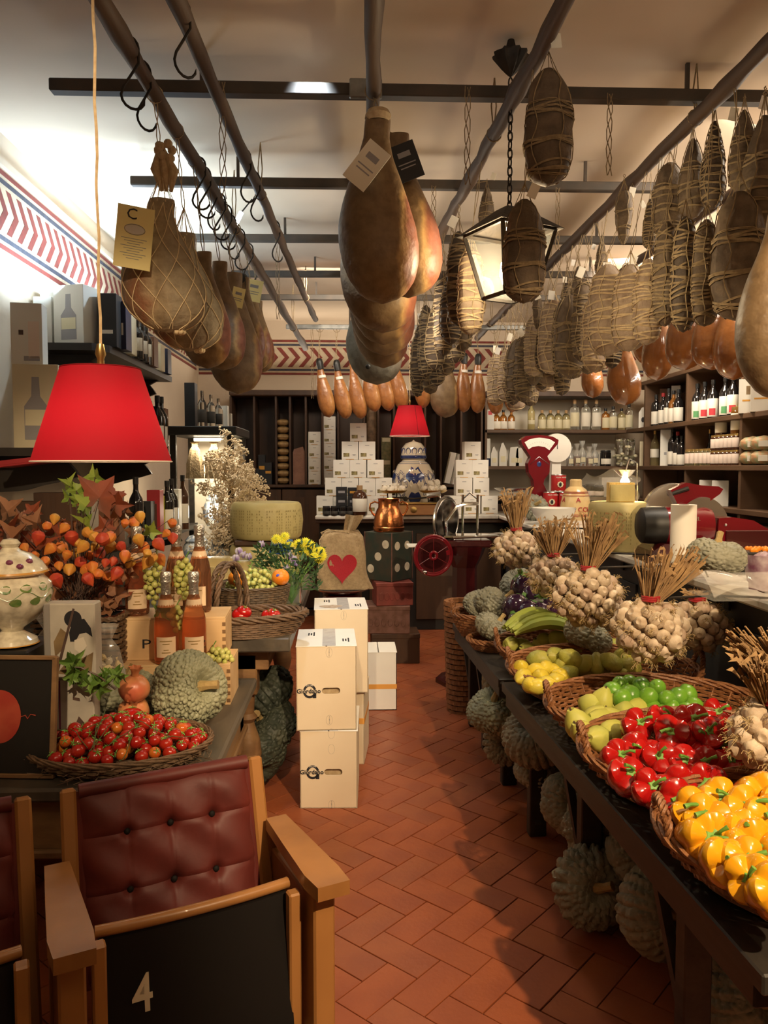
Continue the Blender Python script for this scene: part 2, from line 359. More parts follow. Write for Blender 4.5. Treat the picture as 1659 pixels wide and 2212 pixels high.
# painted chevron friezes (thin painted plaster bands)
def frieze(name, P0, ux, L, z0, z1):
    """P0 start point on wall, ux direction along wall, normal into room computed"""
    ux = Vector(ux); nrm = ux.cross(Vector((0, 0, 1)))
    H = z1 - z0
    def M(): return Matrix((( ux.x, 0, nrm.x, P0[0]), (ux.y, 0, nrm.y, P0[1]), (0, 1, 0, z0), (0, 0, 0, 1)))
    Mx = M(); mb = MB()
    mb.mi(0).prism([(0, 0), (L, 0), (L, H), (0, H)], 0, .002, Mx)
    for a, b, k in ((0, .022, 1), (.04, .062, 2), (H - .062, H - .04, 2), (H - .022, H, 1)):
        mb.mi(k).prism([(0, a), (L, a), (L, b), (0, b)], .0015, .0035, Mx)
    lo, hi = .08, H - .08; mid = (lo + hi) / 2; w = .05; st = .115; sl = .085
    x = 0
    while x < L - sl - w - .02:
        mb.mi(1)
        mb.prism([(x, lo), (x + w, lo), (x + w + sl, mid), (x + sl, mid)], .0015, .0035, Mx)
        mb.prism([(x + sl, mid), (x + w + sl, mid), (x + w, hi), (x, hi)], .0015, .0035, Mx)
        x += st
    return struct(mb.build(name, (m_cream, m_red, m_blue), smooth=False))
frieze('trim_1', (XL, YB - .002, 0), (0, -1, 0), YB - YF - .1, 2.5, 2.86) if False else None
f1 = frieze('trim_1', (XL + .001, YF + .1, 0), (0, 1, 0), YB - YF - .2, 2.5, 2.86)
f2 = frieze('trim_2', (XL + .01, YB - .001, 0), (1, 0, 0), XR - XL - .05, 2.47, 2.83)
struct(MB().box((XL + .012, 3.5, 2.885), (.024, 9.3, .03)).build('trim_3', m_plaster))
# ---------------------------------------------------------------- ceiling crossbars and poles
def bar(pxa, pxb, z, label, m=m_rail, w=.045, h=.05, drop=True):
    a, b = Zp(*pxa, z), Zp(*pxb, z); d = b - a; L = d.length; c = (a + b) / 2
    t = thing('ceiling_bar', label, 'bar', c, math.atan2(d.y, d.x))
    MB().bb((0, 0, 0), (L, w, h), .004).build('beam', m, t, False)
    for s in (-.3, .36):
        hb = MB(); hb.box((s * L, 0, (ZC - z) / 2 + h / 4), (.014, .014, ZC - z - h / 2)); hb.build('bracket', m_rail, t, False)
    return t
bars = [((110, 187), (1700, 214)), ((283, 392), (1420, 406)), ((410, 514), (1430, 520)), ((500, 592), (1400, 594)), ((520, 642), (1330, 645))]
for i, (a, b) in enumerate(bars): bar(a, b, 2.905, 'dark flat iron ceiling bar running across the shop, %s from the front' % ORD[i], w=(.05, .04, .04, .04, .04)[i], h=.045)
bar((618, 706), (1300, 709), 2.76, 'grey galvanised tube across the back of the shop in front of the frieze', m_galv, .04, .04)
def pole(a, b, r, label, m, knots=True):
    a, b = Vector(a), Vector(b); a = a - (b - a).normalized() * (1.5 if a.y < 2.3 else 0); t = thing('hanging_pole', label, 'pole', (a + b) / 2); c = (a + b) / 2
    pts = []; rr = []; n = 40
    for i in range(n + 1):
        u = i / n; p = a.lerp(b, u) - c; p += Vector((rnd.uniform(-.004, .004), 0, rnd.uniform(-.004, .004))) if knots else Vector(); pts.append(p)
        rr.append(r * (1 + (rnd.uniform(-.06, .14) if knots else 0) + (.25 if knots and i % 7 == 3 else 0)))
    MB().tube(pts, rr, 10).build('shaft', m, t)
    L = (b - a).length
    for u in (.12, .5, .86):
        p = a.lerp(b, u) - c; zt = ZC - (a.lerp(b, u)).z
        mb = MB(); mb.tube([p + Vector((r * 1.15 * math.cos(q), 0, r * 1.15 * math.sin(q))) for q in [k * PI / 6 for k in range(12)]], .003, 5, True)
        mb.tube([p + Vector((0, .0, r)), p + Vector((.008, 0, zt * .5)), p + Vector((0, 0, zt))], .003, 5); mb.tube([p + Vector((-.004, .0, r)), p + Vector((-.012, 0, zt * .5)), p + Vector((0, 0, zt))], .003, 5)
        mb.build('tie_wire', m_twine, t)
    return t
P1a, P1b = W(190, -40, 2.16), W(660, 752, 7.6)
P2a, P2b = W(362, -40, 2.16), W(681, 690, 6.9)
P3a, P3b = W(809, -40, 2.16), W(800, 690, 7.0)
P4a, P4b = W(1240, -30, 2.16), W(900, 600, 5.6)
P5a, P5b = W(1715, 40, 2.35), W(1030, 730, 7.7)
P6a, P6b = Vector((1.86, 2.3, 2.84)), Vector((1.86, 6.6, 2.84))
pole(P1a, P1b, .026, 'brown knotty wooden pole on the left carrying the netted ham', m_pole)
pole(P2a, P2b, .022, 'thinner wooden pole second from the left with loose iron hooks', m_pole)
pole(P3a, P3b, .024, 'brown wooden pole along the middle carrying the large smooth hams', m_pole)
pole(P4a, P4b, .025, 'slanting brown pole right of centre beside the lantern chain', m_pole)
pole(P5a, P5b, .026, 'long grey pole above the counter edge full of tied cured meats', m_pole)
pole(P6a, P6b, .024, 'outermost pole on the right behind the hanging cured meats', m_pole)
# ---------------------------------------------------------------- back cabinet
def px2x(px, y): return W(px, 1000, y).x
yc = 7.85
xc0, xc1 = px2x(498, yc), px2x(1042, yc)
cab = thing('back_cabinet', 'tall dark wooden cabinet with upright dividers against the back wall', 'cabinet', ((xc0 + xc1) / 2, 8.02, 0))
cw = xc1 - xc0
MB().box((0, .19, 1.11), (cw, .03, 2.22)).build('back_panel', m_walnut, cab, False)
MB().bb((0, -.01, 2.24), (cw , .42, .06), .01).build('cornice', m_darkwood, cab, False)
MB().bb((0, -.0, 1.315), (cw, .4, .03), .004).build('ledge', m_darkwood, cab, False)
MB().box((0, 0, .03), (cw, .36, .06)).build('plinth', m_darkwood, cab, False)
for px in (500, 550, 597, 627, 661, 697, 731, 787, 817, 851, 918, 952, 996, 1040):
    x = px2x(px, yc) - (xc0 + xc1) / 2
    MB().bb((x, 0, 1.77), (.022, .36, .88), .003).build('divider', m_walnut if px in (697, 918, 952, 996) else m_darkwood, cab, False)
for k in range(5):
    w5 = cw / 5; x = -cw / 2 + w5 * (k + .5)
    d = MB(); d.bb((x, -.17, .68), (w5 - .01, .03, 1.2), .004); d.build('door', m_darkwood, cab, False)
    for sx in (-.22,  .22): MB().bb((x + sx * (w5), -.188, .68), (w5 * .36, .008, 1.05), .004).build('door_panel', m_walnut, cab, False)
# right part of back wall: painted shelves
xs0, xs1 = xc1 + .02, 2.8
bs = thing('back_shelves', 'white backed wooden shelves holding bottles and bags right of the dark cabinet', 'shelf', ((xs0 + xs1) / 2, 8.02, 0)); bw = xs1 - xs0
MB().box((0, .2, 1.1), (bw, .02, 2.2)).build('back_panel', m_whitewall, bs, False)
ZS1, ZS2, ZS3 = 1.885, 1.515, 1.2
for z in (ZS1, ZS2, ZS3): MB().bb((0, 0, z - .018), (bw, .38, .035), .004).build('shelf_board', m_shelf, bs, False)
MB().bb((0, -.02, 2.24), (bw, .42, .05), .005).build('top_board', m_darkwood, bs, False)
for x in (-bw / 2 + .012, ): MB().bb((x, 0, 1.1), (.024, .38, 2.2), .003).build('side_panel', m_shelf, bs, False)
MB().bb((0, 0, .58), (bw - .1, .36, 1.1), .01).build('lower_cupboard', m_darkwood, bs, False)
# right side wall shelving
XS = 2.78
ss = thing('side_shelves', 'brown wooden compartment shelving along the right wall filled with jars and bottles', 'shelf', (XS + .18, 6.0, 0))
ys = [7.78, 7.35, 6.42, 5.5, 4.55, 3.7]
MB().box((.16, 0 - .25, 1.2), (.02, 4.2, 2.3)).build('back_panel', m_darkwood, ss, False)
for y in ys[1:]: MB().bb((0, y - 6, 1.15), (.34, .035, 2.3), .003).build('divider', m_shelf, ss, False)
for z in (ZS1, ZS2, ZS3, 2.32): MB().bb((-.0, -.25, z - .018), (.36, 4.1, .038), .004).build('shelf_board', m_shelf, ss, False)
MB().bb((.0, -.25, .55), (.3, 4.1, 1.1), .01).build('lower_cupboard', m_darkwood, ss, False)
# ---------------------------------------------------------------- counters with marble tops
ZM = 1.07
ct = thing('back_counter', 'dark panelled wooden counter base below the back marble top', 'counter', (.55, 7.3, 0))
MB().bb((0, .06, .5), (1.7, .5, 1.0), .005).build('carcass', m_black, ct, False)
for k in range(4): MB().bb((-.64 + k * .43, -.2, .5), (.36, .02, .8), .008).build('front_panel', m_darkwood, ct, False)
MB().bb((0, -.02, 1.015), (1.76, .6, .03), .008).build('moulding', m_darkwood, ct, False)
o = MB().bb((0, 0, 0), (1.655, .68, .035), .008).build('marble_top', m_marble, None, False, loc=(.4975, 7.3, ZM - .0175)); tag(o, 'veined white marble slab on the counter at the back', 'worktop')
cr = thing('side_counter', 'long dark grey panelled counter on the right below its marble top', 'counter', (1.72, 4.53, 0))
m_cpanel = mat('counter_panel', (.035, .037, .042), (.05, .05, .052), 5, .5)
MB().bb((0, 0, .51), (.56, 6.06, 1.02), .006).build('carcass', m_cpanel, cr, False)
for k in range(8): MB().bb((-.286, -2.63 + k * .75, .55), (.016, .62, .72), .006).build('front_panel', m_cpanel, cr, False)
MB().bb((-.28, 0, .06), (.03, 6.06, .12), .004).build('plinth', m_black, cr, False)
o = MB().bb((0, 0, 0), (.74, 6.1, .035), .01).build('marble_top', m_marble, None, False, loc=(1.70, 4.53, ZM - .0175)); tag(o, 'long veined marble slab on the right counter with a chipped front edge', 'worktop')
# ---------------------------------------------------------------- left wall shelves
def wall_shelf(x0, x1, y0, y1, z, label, th=.035):
    t = thing('wall_shelf', label, 'shelf', ((x0 + x1) / 2, (y0 + y1) / 2, z))
    w, d = x1 - x0, y1 - y0
    MB().prism([(-w / 2, -d / 2), (w / 2 - .06, -d / 2), (w / 2, -d / 2 + .08), (w / 2, d / 2), (-w / 2, d / 2)], -th, 0).build('board', m_blackwood, t, False)
    for s in (-.38, .42):
        n = 8; poly = [(-w / 2, -th)] + [(-w / 2 + w * .85 * math.cos(q * PI / 2 / n) * (1 - .15 * math.sin(q * 1.5)), -th - .16 * math.sin(q * PI / 2 / n)) for q in range(n + 1)]
        MB().prism(poly, -.015, .015, Matrix.Translation((0, s * d, 0)) @ Matrix.Rotation(PI / 2, 4, 'X')).build('bracket', m_blackwood, t, False)
    return t
ZL1, ZL2, ZL3 = 2.1, 1.585, 1.09
XW = XL + .01
wall_shelf(XW, -1.19, 3.84, 5.25, ZL1, 'top black wall shelf on the left crowded with boxed bottles')
wall_shelf(XW, -1.15, 3.4, 5.0, ZL2, 'middle black wall shelf on the left behind the large red lampshade')
wall_shelf(XW, -1.15, 3.3, 5.9, ZL3, 'lowest black wall shelf on the left with dark bottles and boxes')
# ================================================================ left display tables
ZT, ZU = .62, .79
def turned_leg(h, t, x, y):
    mb = MB(); mb.bb((x, y, h - .09), (.1, .1, .18), .006); mb.bb((x, y, .04), (.13, .13, .08), .01)
    mb.lathe([(.04, .08), (.055, .1), (.04, .12), (.03, .14), (.05, .19), (.062, .25), (.055, .31), (.035, .37), (.03, .39), (.045, .41), (.03, .43), (.035, h - .18)] if h > .6 else [(.04, .08), (.055, .1), (.035, .13), (.055, .2), (.058, .25), (.035, .33), (.04, h - .18)], 18, (x, y, 0))
    mb.build('leg', m_oak, t)
t = thing('display_table', 'old low wooden table with a worn grey top and turned legs under the tomatoes', 'table', (-.98, 2.68, 0))
MB().bb((0, 0, ZT - .02), (1.16, 1.12, .04), .008).build('table_top', m_tabletop, t, False)
ap = MB(); ap.bb((0, 0, ZT - .115), (1.06, 1.04, .15), .004); ap.bb((0, 0, ZT - .2), (1.09, 1.07, .025), .008); ap.build('apron', m_oak, t, False)
for x in (-.47, .48):
    for y in (-.46, .46): turned_leg(.52, t, x, y)
t = thing('plank_table', 'long higher table with a thick split plank top behind the wine crates', 'table', (-.86, 4.22, 0))
for k, (x0, x1) in enumerate(((-.7, -.3), (-.295, .12), (.125, .6))):
    MB().bb(((x0 + x1) / 2, (0, .02, -.01)[k], ZU - .03), (x1 - x0, 1.98, .06), .006).build('plank', m_tabletop, t, False)
MB().bb((-.05, 0, ZU - .11), (1.1, 1.8, .1), .005).build('apron', m_oak, t, False)
for x in (-.5, .4):
    for y in (-.85, .85): turned_leg(.7, t, x, y)
# ---------------------------------------------------------------- folding theatre seats
m_leather = mat('red_leather', (.14, .02, .014), (.09, .015, .011), 6, .55, bump=.06, bsc=60)
m_seatpanel = mat('black_seat_panel', (.009, .007, .006), None, 8, .7, spec=.25)
m_num = mat('ivory_paint', (.6, .52, .36), None, 8, .6)
def cushion_mesh(w, h):
    btn = [(-w * .2, h * .12), (w * .03, h * .14), (w * .26, h * .16), (-w * .2, -h * .2), (w * .03, -h * .18), (w * .26, -h * .16)]
    btn = [(bx, bz) for bx in (-w * .25, 0, w * .25) for bz in (h * .25, -h * .05)]
    def f(u, v):
        x = (u - .5) * w; z = (v - .5) * h
        d = .03 * (1 - (2 * u - 1) ** 8) * (1 - (2 * v - 1) ** 10)
        for bx, bz in btn:
            q = math.hypot(x - bx, z - bz); d -= .018 * math.exp(-(q / .014) ** 2) + .005 * math.exp(-(q / .035) ** 2)
        for bz in (h * .25, -h * .05): d -= .004 * math.exp(-((z - bz) / .005) ** 2)
        for bx in (-w * .25, 0, w * .25):
            d -= .0025 * math.exp(-((x - bx) / .006) ** 2)
        for k in range(2):
            d += .002 * math.sin(x * 40 + 5 * z * 10)
        return Vector((x, -d - .008 + .02 * (2 * u - 1) ** 2 * 0, z))
    mb = MB(); mb.grid(f, 90, 64); mb.grid(lambda u, v: Vector(((.5 - u) * w, .012, (v - .5) * h)), 2, 2)
    # rolled edges
    per = [Vector((-w / 2, 0, -h / 2)), Vector((w / 2, 0, -h / 2)), Vector((w / 2, 0, h / 2)), Vector((-w / 2, 0, h / 2))]
    mb.tube([per[3] + Vector((0, -.006, 0)), per[2] + Vector((0, -.006, 0))], .018, 12); mb.tube([per[0], per[3]], .012, 8); mb.tube([per[1], per[2]], .012, 8)
    return mb, btn
def seat(loc, rz, num, label, rarm=True):
    t = thing('theatre_seat', label, 'seat', loc, rz, 'folding theatre seats in the foreground')
    w = .475; yb = .27
    # upholstered back, reclined
    tilt = math.radians(-15)
    bm, btn = cushion_mesh(w - .06, .44)
    c = bm.build('back_cushion', m_leather, t, loc=(0, yb + .055, .51), rot=(tilt, 0, 0))
    for bx, bz in btn: MB().ball((bx, -.02, bz), .008, 10, 6, (1, .6, 1)).build('button', m_seatpanel, c)
    for s in (-1, 1):
        MB().bb((0, 0, 0), (.036, .038, .56), .006).build('back_post', m_honey, t, False, loc=(s * (w / 2 - .004), yb + .045, .46), rot=(tilt, 0, s * .04))
        if s < 0 or rarm:
            a = MB()
            a.prism([(-.036, -.035), (.04, -.035), (.043, .03), (.035, .2), (.028, .34), (-.026, .34), (-.034, .2), (-.042, .03)], -.016, .016)
            a.build('armrest', m_honey, t, False, loc=(s * (w / 2 + .027), -.03, .575))
            p = MB(); p.bb((0, .02, .275), (.052, .075, .55), .005); p.bb((0, .2, .28), (.028, .3, .46), .004); p.bb((0, .33, .3), (.04, .05, .5), .004); p.bb((0, .16, .035), (.05, .4, .05), .004)
            p.build('side_frame', m_honey, t, False, loc=(s * (w / 2 + .027), 0, 0))
    # folded-up seat
    sp = MB(); n = 14; ww = w - .07
    cur = lambda x: .018 * (1 - (2 * x / ww) ** 2)
    pf = [(-ww / 2 + ww * k / n) for k in range(n + 1)]
    sp.prism([(x, -.0 - cur(x)) for x in pf] + [(x, .05) for x in reversed(pf)], -.16, .17)
    s1 = sp.build('seat_panel', m_seatpanel, t, False, loc=(0, .035, .36), rot=(math.radians(-9), 0, 0))
    rl = MB(); rl.tube([(x * 1.04, .012 - cur(x), .185) for x in pf], .0125, 10); rl.build('seat_rail', m_honey, t, loc=(0, .035, .36), rot=(math.radians(-9), 0, 0))
    MB().bb((0, .045, -.0), (ww, .03, .3), .01).build('seat_cushion', m_leather, t, loc=(0, .06, .36), rot=(math.radians(-9), 0, 0))
    for s in (-1, 1): MB().bb((s * (w / 2 - .028), .035, .36), (.028, .03, .36), .004).build('seat_stile', m_honey, t, False)
    text(num, .108, m_num, s1, (-ww * .31, -.0135, .045), name='number', sx=.8, bold=.0012)
    hg = MB(); hg.tube([(-.02, -.012, .205), (ww / 2 + .02, -.012, .205)], .006, 8); hg.tube([(ww / 2 - .03, -.01, .205), (ww / 2 + .05, -.01, .205)], .018, 10); hg.tube([(ww / 2 - .02, -.02, .2), (ww / 2 + .01, -.03, .24)], .008, 8)
    hg.build('hinge_rod', m_iron, t)
    MB().bb((0, .06, .17), (w, .022, .06), .004).build('cross_rail', m_honey, t, False)
    return t
SR = math.radians(25)
s0 = Vector((-.31, 1.60, 0))
ua = Vector((math.cos(SR), math.sin(SR), 0))
seat(s0, SR, '4', 'red buttoned folding theatre seat with the number 4 on its raised seat')
seat(s0 - ua * .56, SR, '9', 'red buttoned folding theatre seat cut by the left edge of the photo', rarm=False)
# ---------------------------------------------------------------- wine crates and sparkling bottles
def crate(c, d, rz, label, letters=None):
    t = thing('wooden_crate', label, 'crate', c, rz, 'pale wine crates'); w, dp, h = d
    th = .012
    MB().bb((0, -dp / 2 + th / 2, h / 2), (w, th, h), .0015).build('front_board', m_pine, t, False); MB().bb((0, dp / 2 - th / 2, h / 2), (w, th, h), .0015).build('back_board', m_pine, t, False)
    for s in (-1, 1):
        MB().bb((s * (w / 2 - th / 2), 0, h / 2), (th, dp - 2 * th, h), .0015).build('end_board', m_pine, t, False)
        for k in range(5): MB().box((s * (w / 2 - th / 2), -dp / 2 + .0005 - .001, h * (.12 + .19 * k)), (th, .003, h * .09)).build('finger_joint', m_oak, t, False)
    MB().bb((0, 0, h + .005), (w, dp, .01), .0015).build('lid', m_pine, t, False)
    if letters: text(letters, h * .33, m_print, t, (.02, -dp / 2 - .0006, h * .4), name='lettering', sx=1.5)
    return t
cA = Zp(385, 1516, ZT); 
crate((cA.x + .0, 2.98 + .0, ZT), (.40, .24, .145), .02, 'lower pale wooden crate under the grapes and bumpy pumpkin')
crate((-.70, 3.04 - .0, ZT + .156), (.43, .22, .15), .05, 'upper pale wooden crate with dark letters behind the rosé bottles', 'P        S')
m_rose = mat('rose_wine_glass', (.9, .42, .22), None, 8, .04, trans=.93, ior=1.3)
m_foil = mat('silver_foil', (.62, .6, .56), None, 8, .3, .9, bump=.4, bsc=120)
m_label = mat('cream_label', (.74, .55, .36), None, 8, .6)
m_gold = mat('gold_print', (.5, .33, .12), None, 8, .4, .5)
def curved_label(r, z0, z1, a0, a1, m, par, name='label', n=14, c=(0, 0, 0)):
    mb = MB(); mb.lathe([(r - .001, z0), (r + .0004, z0), (r + .0004, z1), (r - .001, z1)], n, c, a0=a0, a1=a1); return mb.build(name, m, par)
CB = [(.0, .012), (.03, .004), (.042, .006), (.0445, .02), (.0445, .14), (.043, .165), (.036, .2), (.025, .235), (.0175, .262), (.0155, .30), (.0155, .315)]
def champagne(loc, rz, label):
    t = thing('sparkling_wine_bottle', label, 'bottle', loc, rz, 'rosé sparkling wine bottles')
    MB().lathe(CB, 28).build('glass_body', m_rose, t)
    f = MB(); f.lathe([(.0195, .237), (.0185, .262), (.0172, .295), (.0195, .3), (.021, .306), (.0195, .313), (.021, .322), (.021, .335), (.017, .341), (0, .342)], 20, mod=lambda a, z: 1 + (.03 * math.sin(9 * a) if z > .3 else .008 * math.sin(7 * a)), capb=False); f.build('foil_capsule', m_foil, t)
    curved_label(.0447, .03, .105, -PI / 2 - .85, -PI / 2 + .85, m_label, t)
    nb = MB(); nb.lathe([(.031, .212), (.0245, .238), (.0205, .243)], 20, mod=lambda a, z: 1.03); nb.build('neck_label', m_label, t)
    g = MB(); 
    for z, w in ((.088, .5), (.078, .28), (.056, .2), (.046, .35)): g.lathe([(.0452, z), (.0456, z + .0035)], 8, a0=-PI / 2 - w, a1=-PI / 2 + w)
    g.build('label_print', m_gold, t)
    return t
zc2 = ZT + .156 + .16
zc1 = ZT + .155
cb = [((297, 1350), zc2, 'tallest-standing rosé sparkling bottle at the left end of the upper crate'), ((383, 1330), zc2, 'rosé sparkling bottle in the middle of the back row behind hanging grapes'), ((432, 1335), zc2, 'rosé sparkling bottle at the right end of the upper crate')]
for (px, py), z, lb in cb:
    dpt = 2.99 if px < 300 else 3.05; p = W(px, 1300, dpt); champagne((p.x, dpt, z), rnd.uniform(-.2, .3), lb)
for px, lb in ((360, 'left one of the two front rosé bottles standing before the lettered crate'), (420, 'right one of the two front rosé bottles standing before the lettered crate')):
    p = W(px, 1400, 2.885); champagne((p.x, 2.885, zc1 - .0), rnd.uniform(-.1, .2), lb)
# ---------------------------------------------------------------- grapes
m_grape = mat('green_grape', (.42, .46, .1), (.52, .5, .16), 12, .3, sss=.15, coat=.2)
m_leafg = mat('green_leaf', (.09, .2, .03), (.2, .3, .06), 20, .5)
gme = MB().ball((0, 0, 0), .0115, 10, 7, (1, 1, 1.08)).mesh('grape', m_grape)
def grapes(c, pts, label, leaf=None):
    t = thing('grape_bunch', label, 'grapes', c, 0, 'bunches of green grapes')
    for p in pts: link('grape', gme, t, p, (rnd.uniform(-1, 1), rnd.uniform(-1, 1), 0), rnd.uniform(.85, 1.12))
    xs = sorted(pts, key=lambda q: -q[2]); top = Vector(xs[0]) + Vector((0, 0, .015))
    mb = MB(); mb.tube([Vector(xs[-1]), Vector(sum((Vector(p) for p in pts), Vector()) / len(pts)), top, top + Vector((.012, 0, .02))], .0022, 5); mb.build('stalk', m_stem, t)
    if leaf: leafshape(.045, 5).build('vine_leaf', m_leafg, t, False, loc=leaf, rot=(.9, .3, .4))
    return t
def leafshape(r, lobes=5, depth=.45, curl=.25, thick=.0006):
    mb = MB(); n = lobes * 6; pts = []
    for k in range(n + 1):
        a = -PI / 2 + .25 + (2 * PI - .5) * k / n; ph = (k / n) * lobes
        q = r * (1 - depth * abs(math.sin(PI * ph + PI / 2)) ** .8 * .9) * (.75 + .35 * math.sin(PI * k / n))
        q *= 1 + .07 * math.sin(k * 2.7)
        pts.append(Vector((q * math.cos(a), q * math.sin(a), curl * q * q / r * math.cos(2 * a) + .1 * q * math.sin(3 * a))))
    vs = [Vector((0, 0, 0)), Vector((0, -r * .55, -.005)), Vector((r * .03, -r * .55, -.005))] + pts
    mb.add(vs, [(0, i + 3, i + 4) for i in range(len(pts) - 1)] + [(0, 1, 2)]); return mb
def pile(n, rx, ry, rz, mn, hang=False):
    out = []; tries = 0
    while len(out) < n and tries < 6000:
        tries += 1; p = Vector((rnd.uniform(-1, 1), rnd.uniform(-1, 1), rnd.uniform(-1, 1)))
        if p.length > 1: continue
        if hang: k = .35 + .65 * (p.z + 1) / 2; p = Vector((p.x * rx * k, p.y * ry * k, p.z * rz))
        else: p = Vector((p.x * rx, p.y * ry, abs(p.z) * rz))
        if all((p - q).length > mn for q in out): out.append(p)
    return out
p = W(331, 1262, 2.93); grapes(p, pile(38, .045, .035, .085, .0195, True), 'bunch of green grapes hanging between the first and second bottles', None)
p = W(396, 1255, 2.96); grapes(p, pile(34, .04, .035, .085, .0195, True), 'bunch of green grapes hanging between the two right-hand back bottles')
p = W(380, 1340, 2.90); grapes(p, pile(24, .035, .03, .05, .0195, True), 'small bunch of green grapes between the necks of the two front bottles', (-.05, 0, .03))
p = W(302, 1455, 2.82); grapes((p.x, p.y, zc1 - .14), pile(48, .075, .05, .13, .020), 'large bunch of green grapes left of the bumpy pumpkin', (-.07, .01, .1))
p = W(474, 1445, 2.9); grapes((p.x, p.y, zc1), pile(26, .05, .04, .05, .020), 'small bunch of green grapes on the lower crate right of the bumpy pumpkin')
# ---------------------------------------------------------------- pumpkins
m_pump = mat('grey_green_pumpkin', (.27, .27, .17), (.2, .205, .13), 14, .5, bump=.2, bsc=60)
m_pumpd = mat('grey_pumpkin', (.29, .285, .21), (.2, .2, .15), 12, .6, bump=.2, bsc=60)
def pumpkin_mesh(R, h, ribs, rib, bump, bs, nu=96, nv=56, seed=0, stem=True):
    vs = []; off = Vector((seed * 3.1, seed, 0))
    for j in range(nv + 1):
        th = PI * j / nv
        for i in range(nu):
            a = 2 * PI * i / nu
            rr = math.sin(th) ** .8; z = math.cos(th)
            # dimple at poles
            d = 1 - .42 * math.exp(-(rr / .3) ** 2)
            k = 1 - rib * (1 - abs(math.cos(a * ribs / 2))) ** 1.5 * min(1, rr * 1.4)
            p = Vector((rr * math.cos(a) * R * k, rr * math.sin(a) * R * k, z * h * .5 * d * (1 + .05 * math.sin(2 * a + seed))))
            n = Vector((p.x / R, p.y / R, p.z / h)).normalized()
            if bump:
                ds, _ = noise.voronoi((p + off) * bs); e = max(0, 1 - (ds[0] / .62) ** 2); p += n * bump * (e ** .5) * (.75 + .5 * noise.noise((p + off) * 9))
            vs.append(p)
    fs = [(j * nu + i, j * nu + (i + 1) % nu, (j + 1) * nu + (i + 1) % nu, (j + 1) * nu + i) for j in range(nv) for i in range(nu)]
    mb = MB(); mb.add(vs, [tuple(reversed(f)) for f in fs]); return mb
def stem_mb(z, L=.06, r=.014, bend=.03, n=8):
    mb = MB(); mb.tube([(0, 0, z - .02), (0, 0, z + L * .2), (bend * .4, 0, z + L * .6), (bend, 0, z + L)], [r * 1.9, r * 1.3, r, r * 1.15], 7); return mb
PK = {}
def pk(key, R, h, ribs, rib, bump, bs, nu, nv, seed): PK[key] = (pumpkin_mesh(R, h, ribs, rib, bump, bs, nu, nv, seed).mesh('flesh', m_pump if key[0] == 'g' else m_pumpd), stem_mb(h * .5 * .62).mesh('stem', m_drystem), h)
pk('g0', .132, .2, 3, .1, .0115, 74, 320, 210, 1)
pk('g1', .13, .17, 4, .1, .012, 70, 170, 110, 2)
pk('d0', .14, .17, 8, .09, .012, 62, 160, 96, 3)
pk('d1', .135, .16, 18, .13, .012, 60, 170, 96, 4)
pk('d2', .13, .15, 6, .07, .011, 66, 150, 90, 5)
pk('d3', .145, .19, 24, .09, .009, 60, 170, 90, 6)
def pumpkin(key, loc, label, rot=(0, 0, 0), sc=1, group='grey bumpy pumpkins', stem=True):
    t = thing('pumpkin', label, 'pumpkin', loc, group=group, rot=rot, sc=sc); link('flesh', PK[key][0], t)
    if stem: link('stem', PK[key][1], t)
    return t
p = W(408, 1490, 2.62); pumpkin('g0', (p.x, 2.62, .75), 'large pale green warty pumpkin standing beside the tomato basket', (math.radians(70), math.radians(18), math.radians(45)), .98)
p = W(270, 1520, 2.72); pumpkin('g1', (p.x, 2.72, .70), 'second warty pumpkin lying low behind the pomegranates', (.15, 0, 1), .95)
# pomegranates
m_pom = mat('pomegranate', (.6, .27, .1), (.5, .12, .06), 9, .35, coat=.3)
def pomegranate(loc, rot, label, sc=1):
    t = thing('pomegranate', label, 'pomegranate', loc, group='pomegranates', rot=rot, sc=sc)
    MB().ball((0, 0, 0), .05, 20, 14, (1, 1, .92), lambda p: 1 + .02 * math.cos(6 * math.atan2(p.y, p.x)) - .02 * max(0, p.z) ** 4).build('rind', m_pom, t)
    MB().lathe([(.014, .04), (.012, .052), (.014, .06), (.02, .072)], 24, mod=lambda a, z: 1 + (.25 * math.cos(6 * a) if z > .065 else 0), capt=False).build('crown', m_pom, t); return t
p = W(290, 1487, 2.5); pomegranate(p, (.1, .1, 0), 'golden pink pomegranate sitting on top above the tomato basket')
p = W(287, 1545, 2.5); pomegranate(p + Vector((0, .01, .01)), (.6, .2, 0), 'lower pomegranate half hidden behind the top tomatoes')
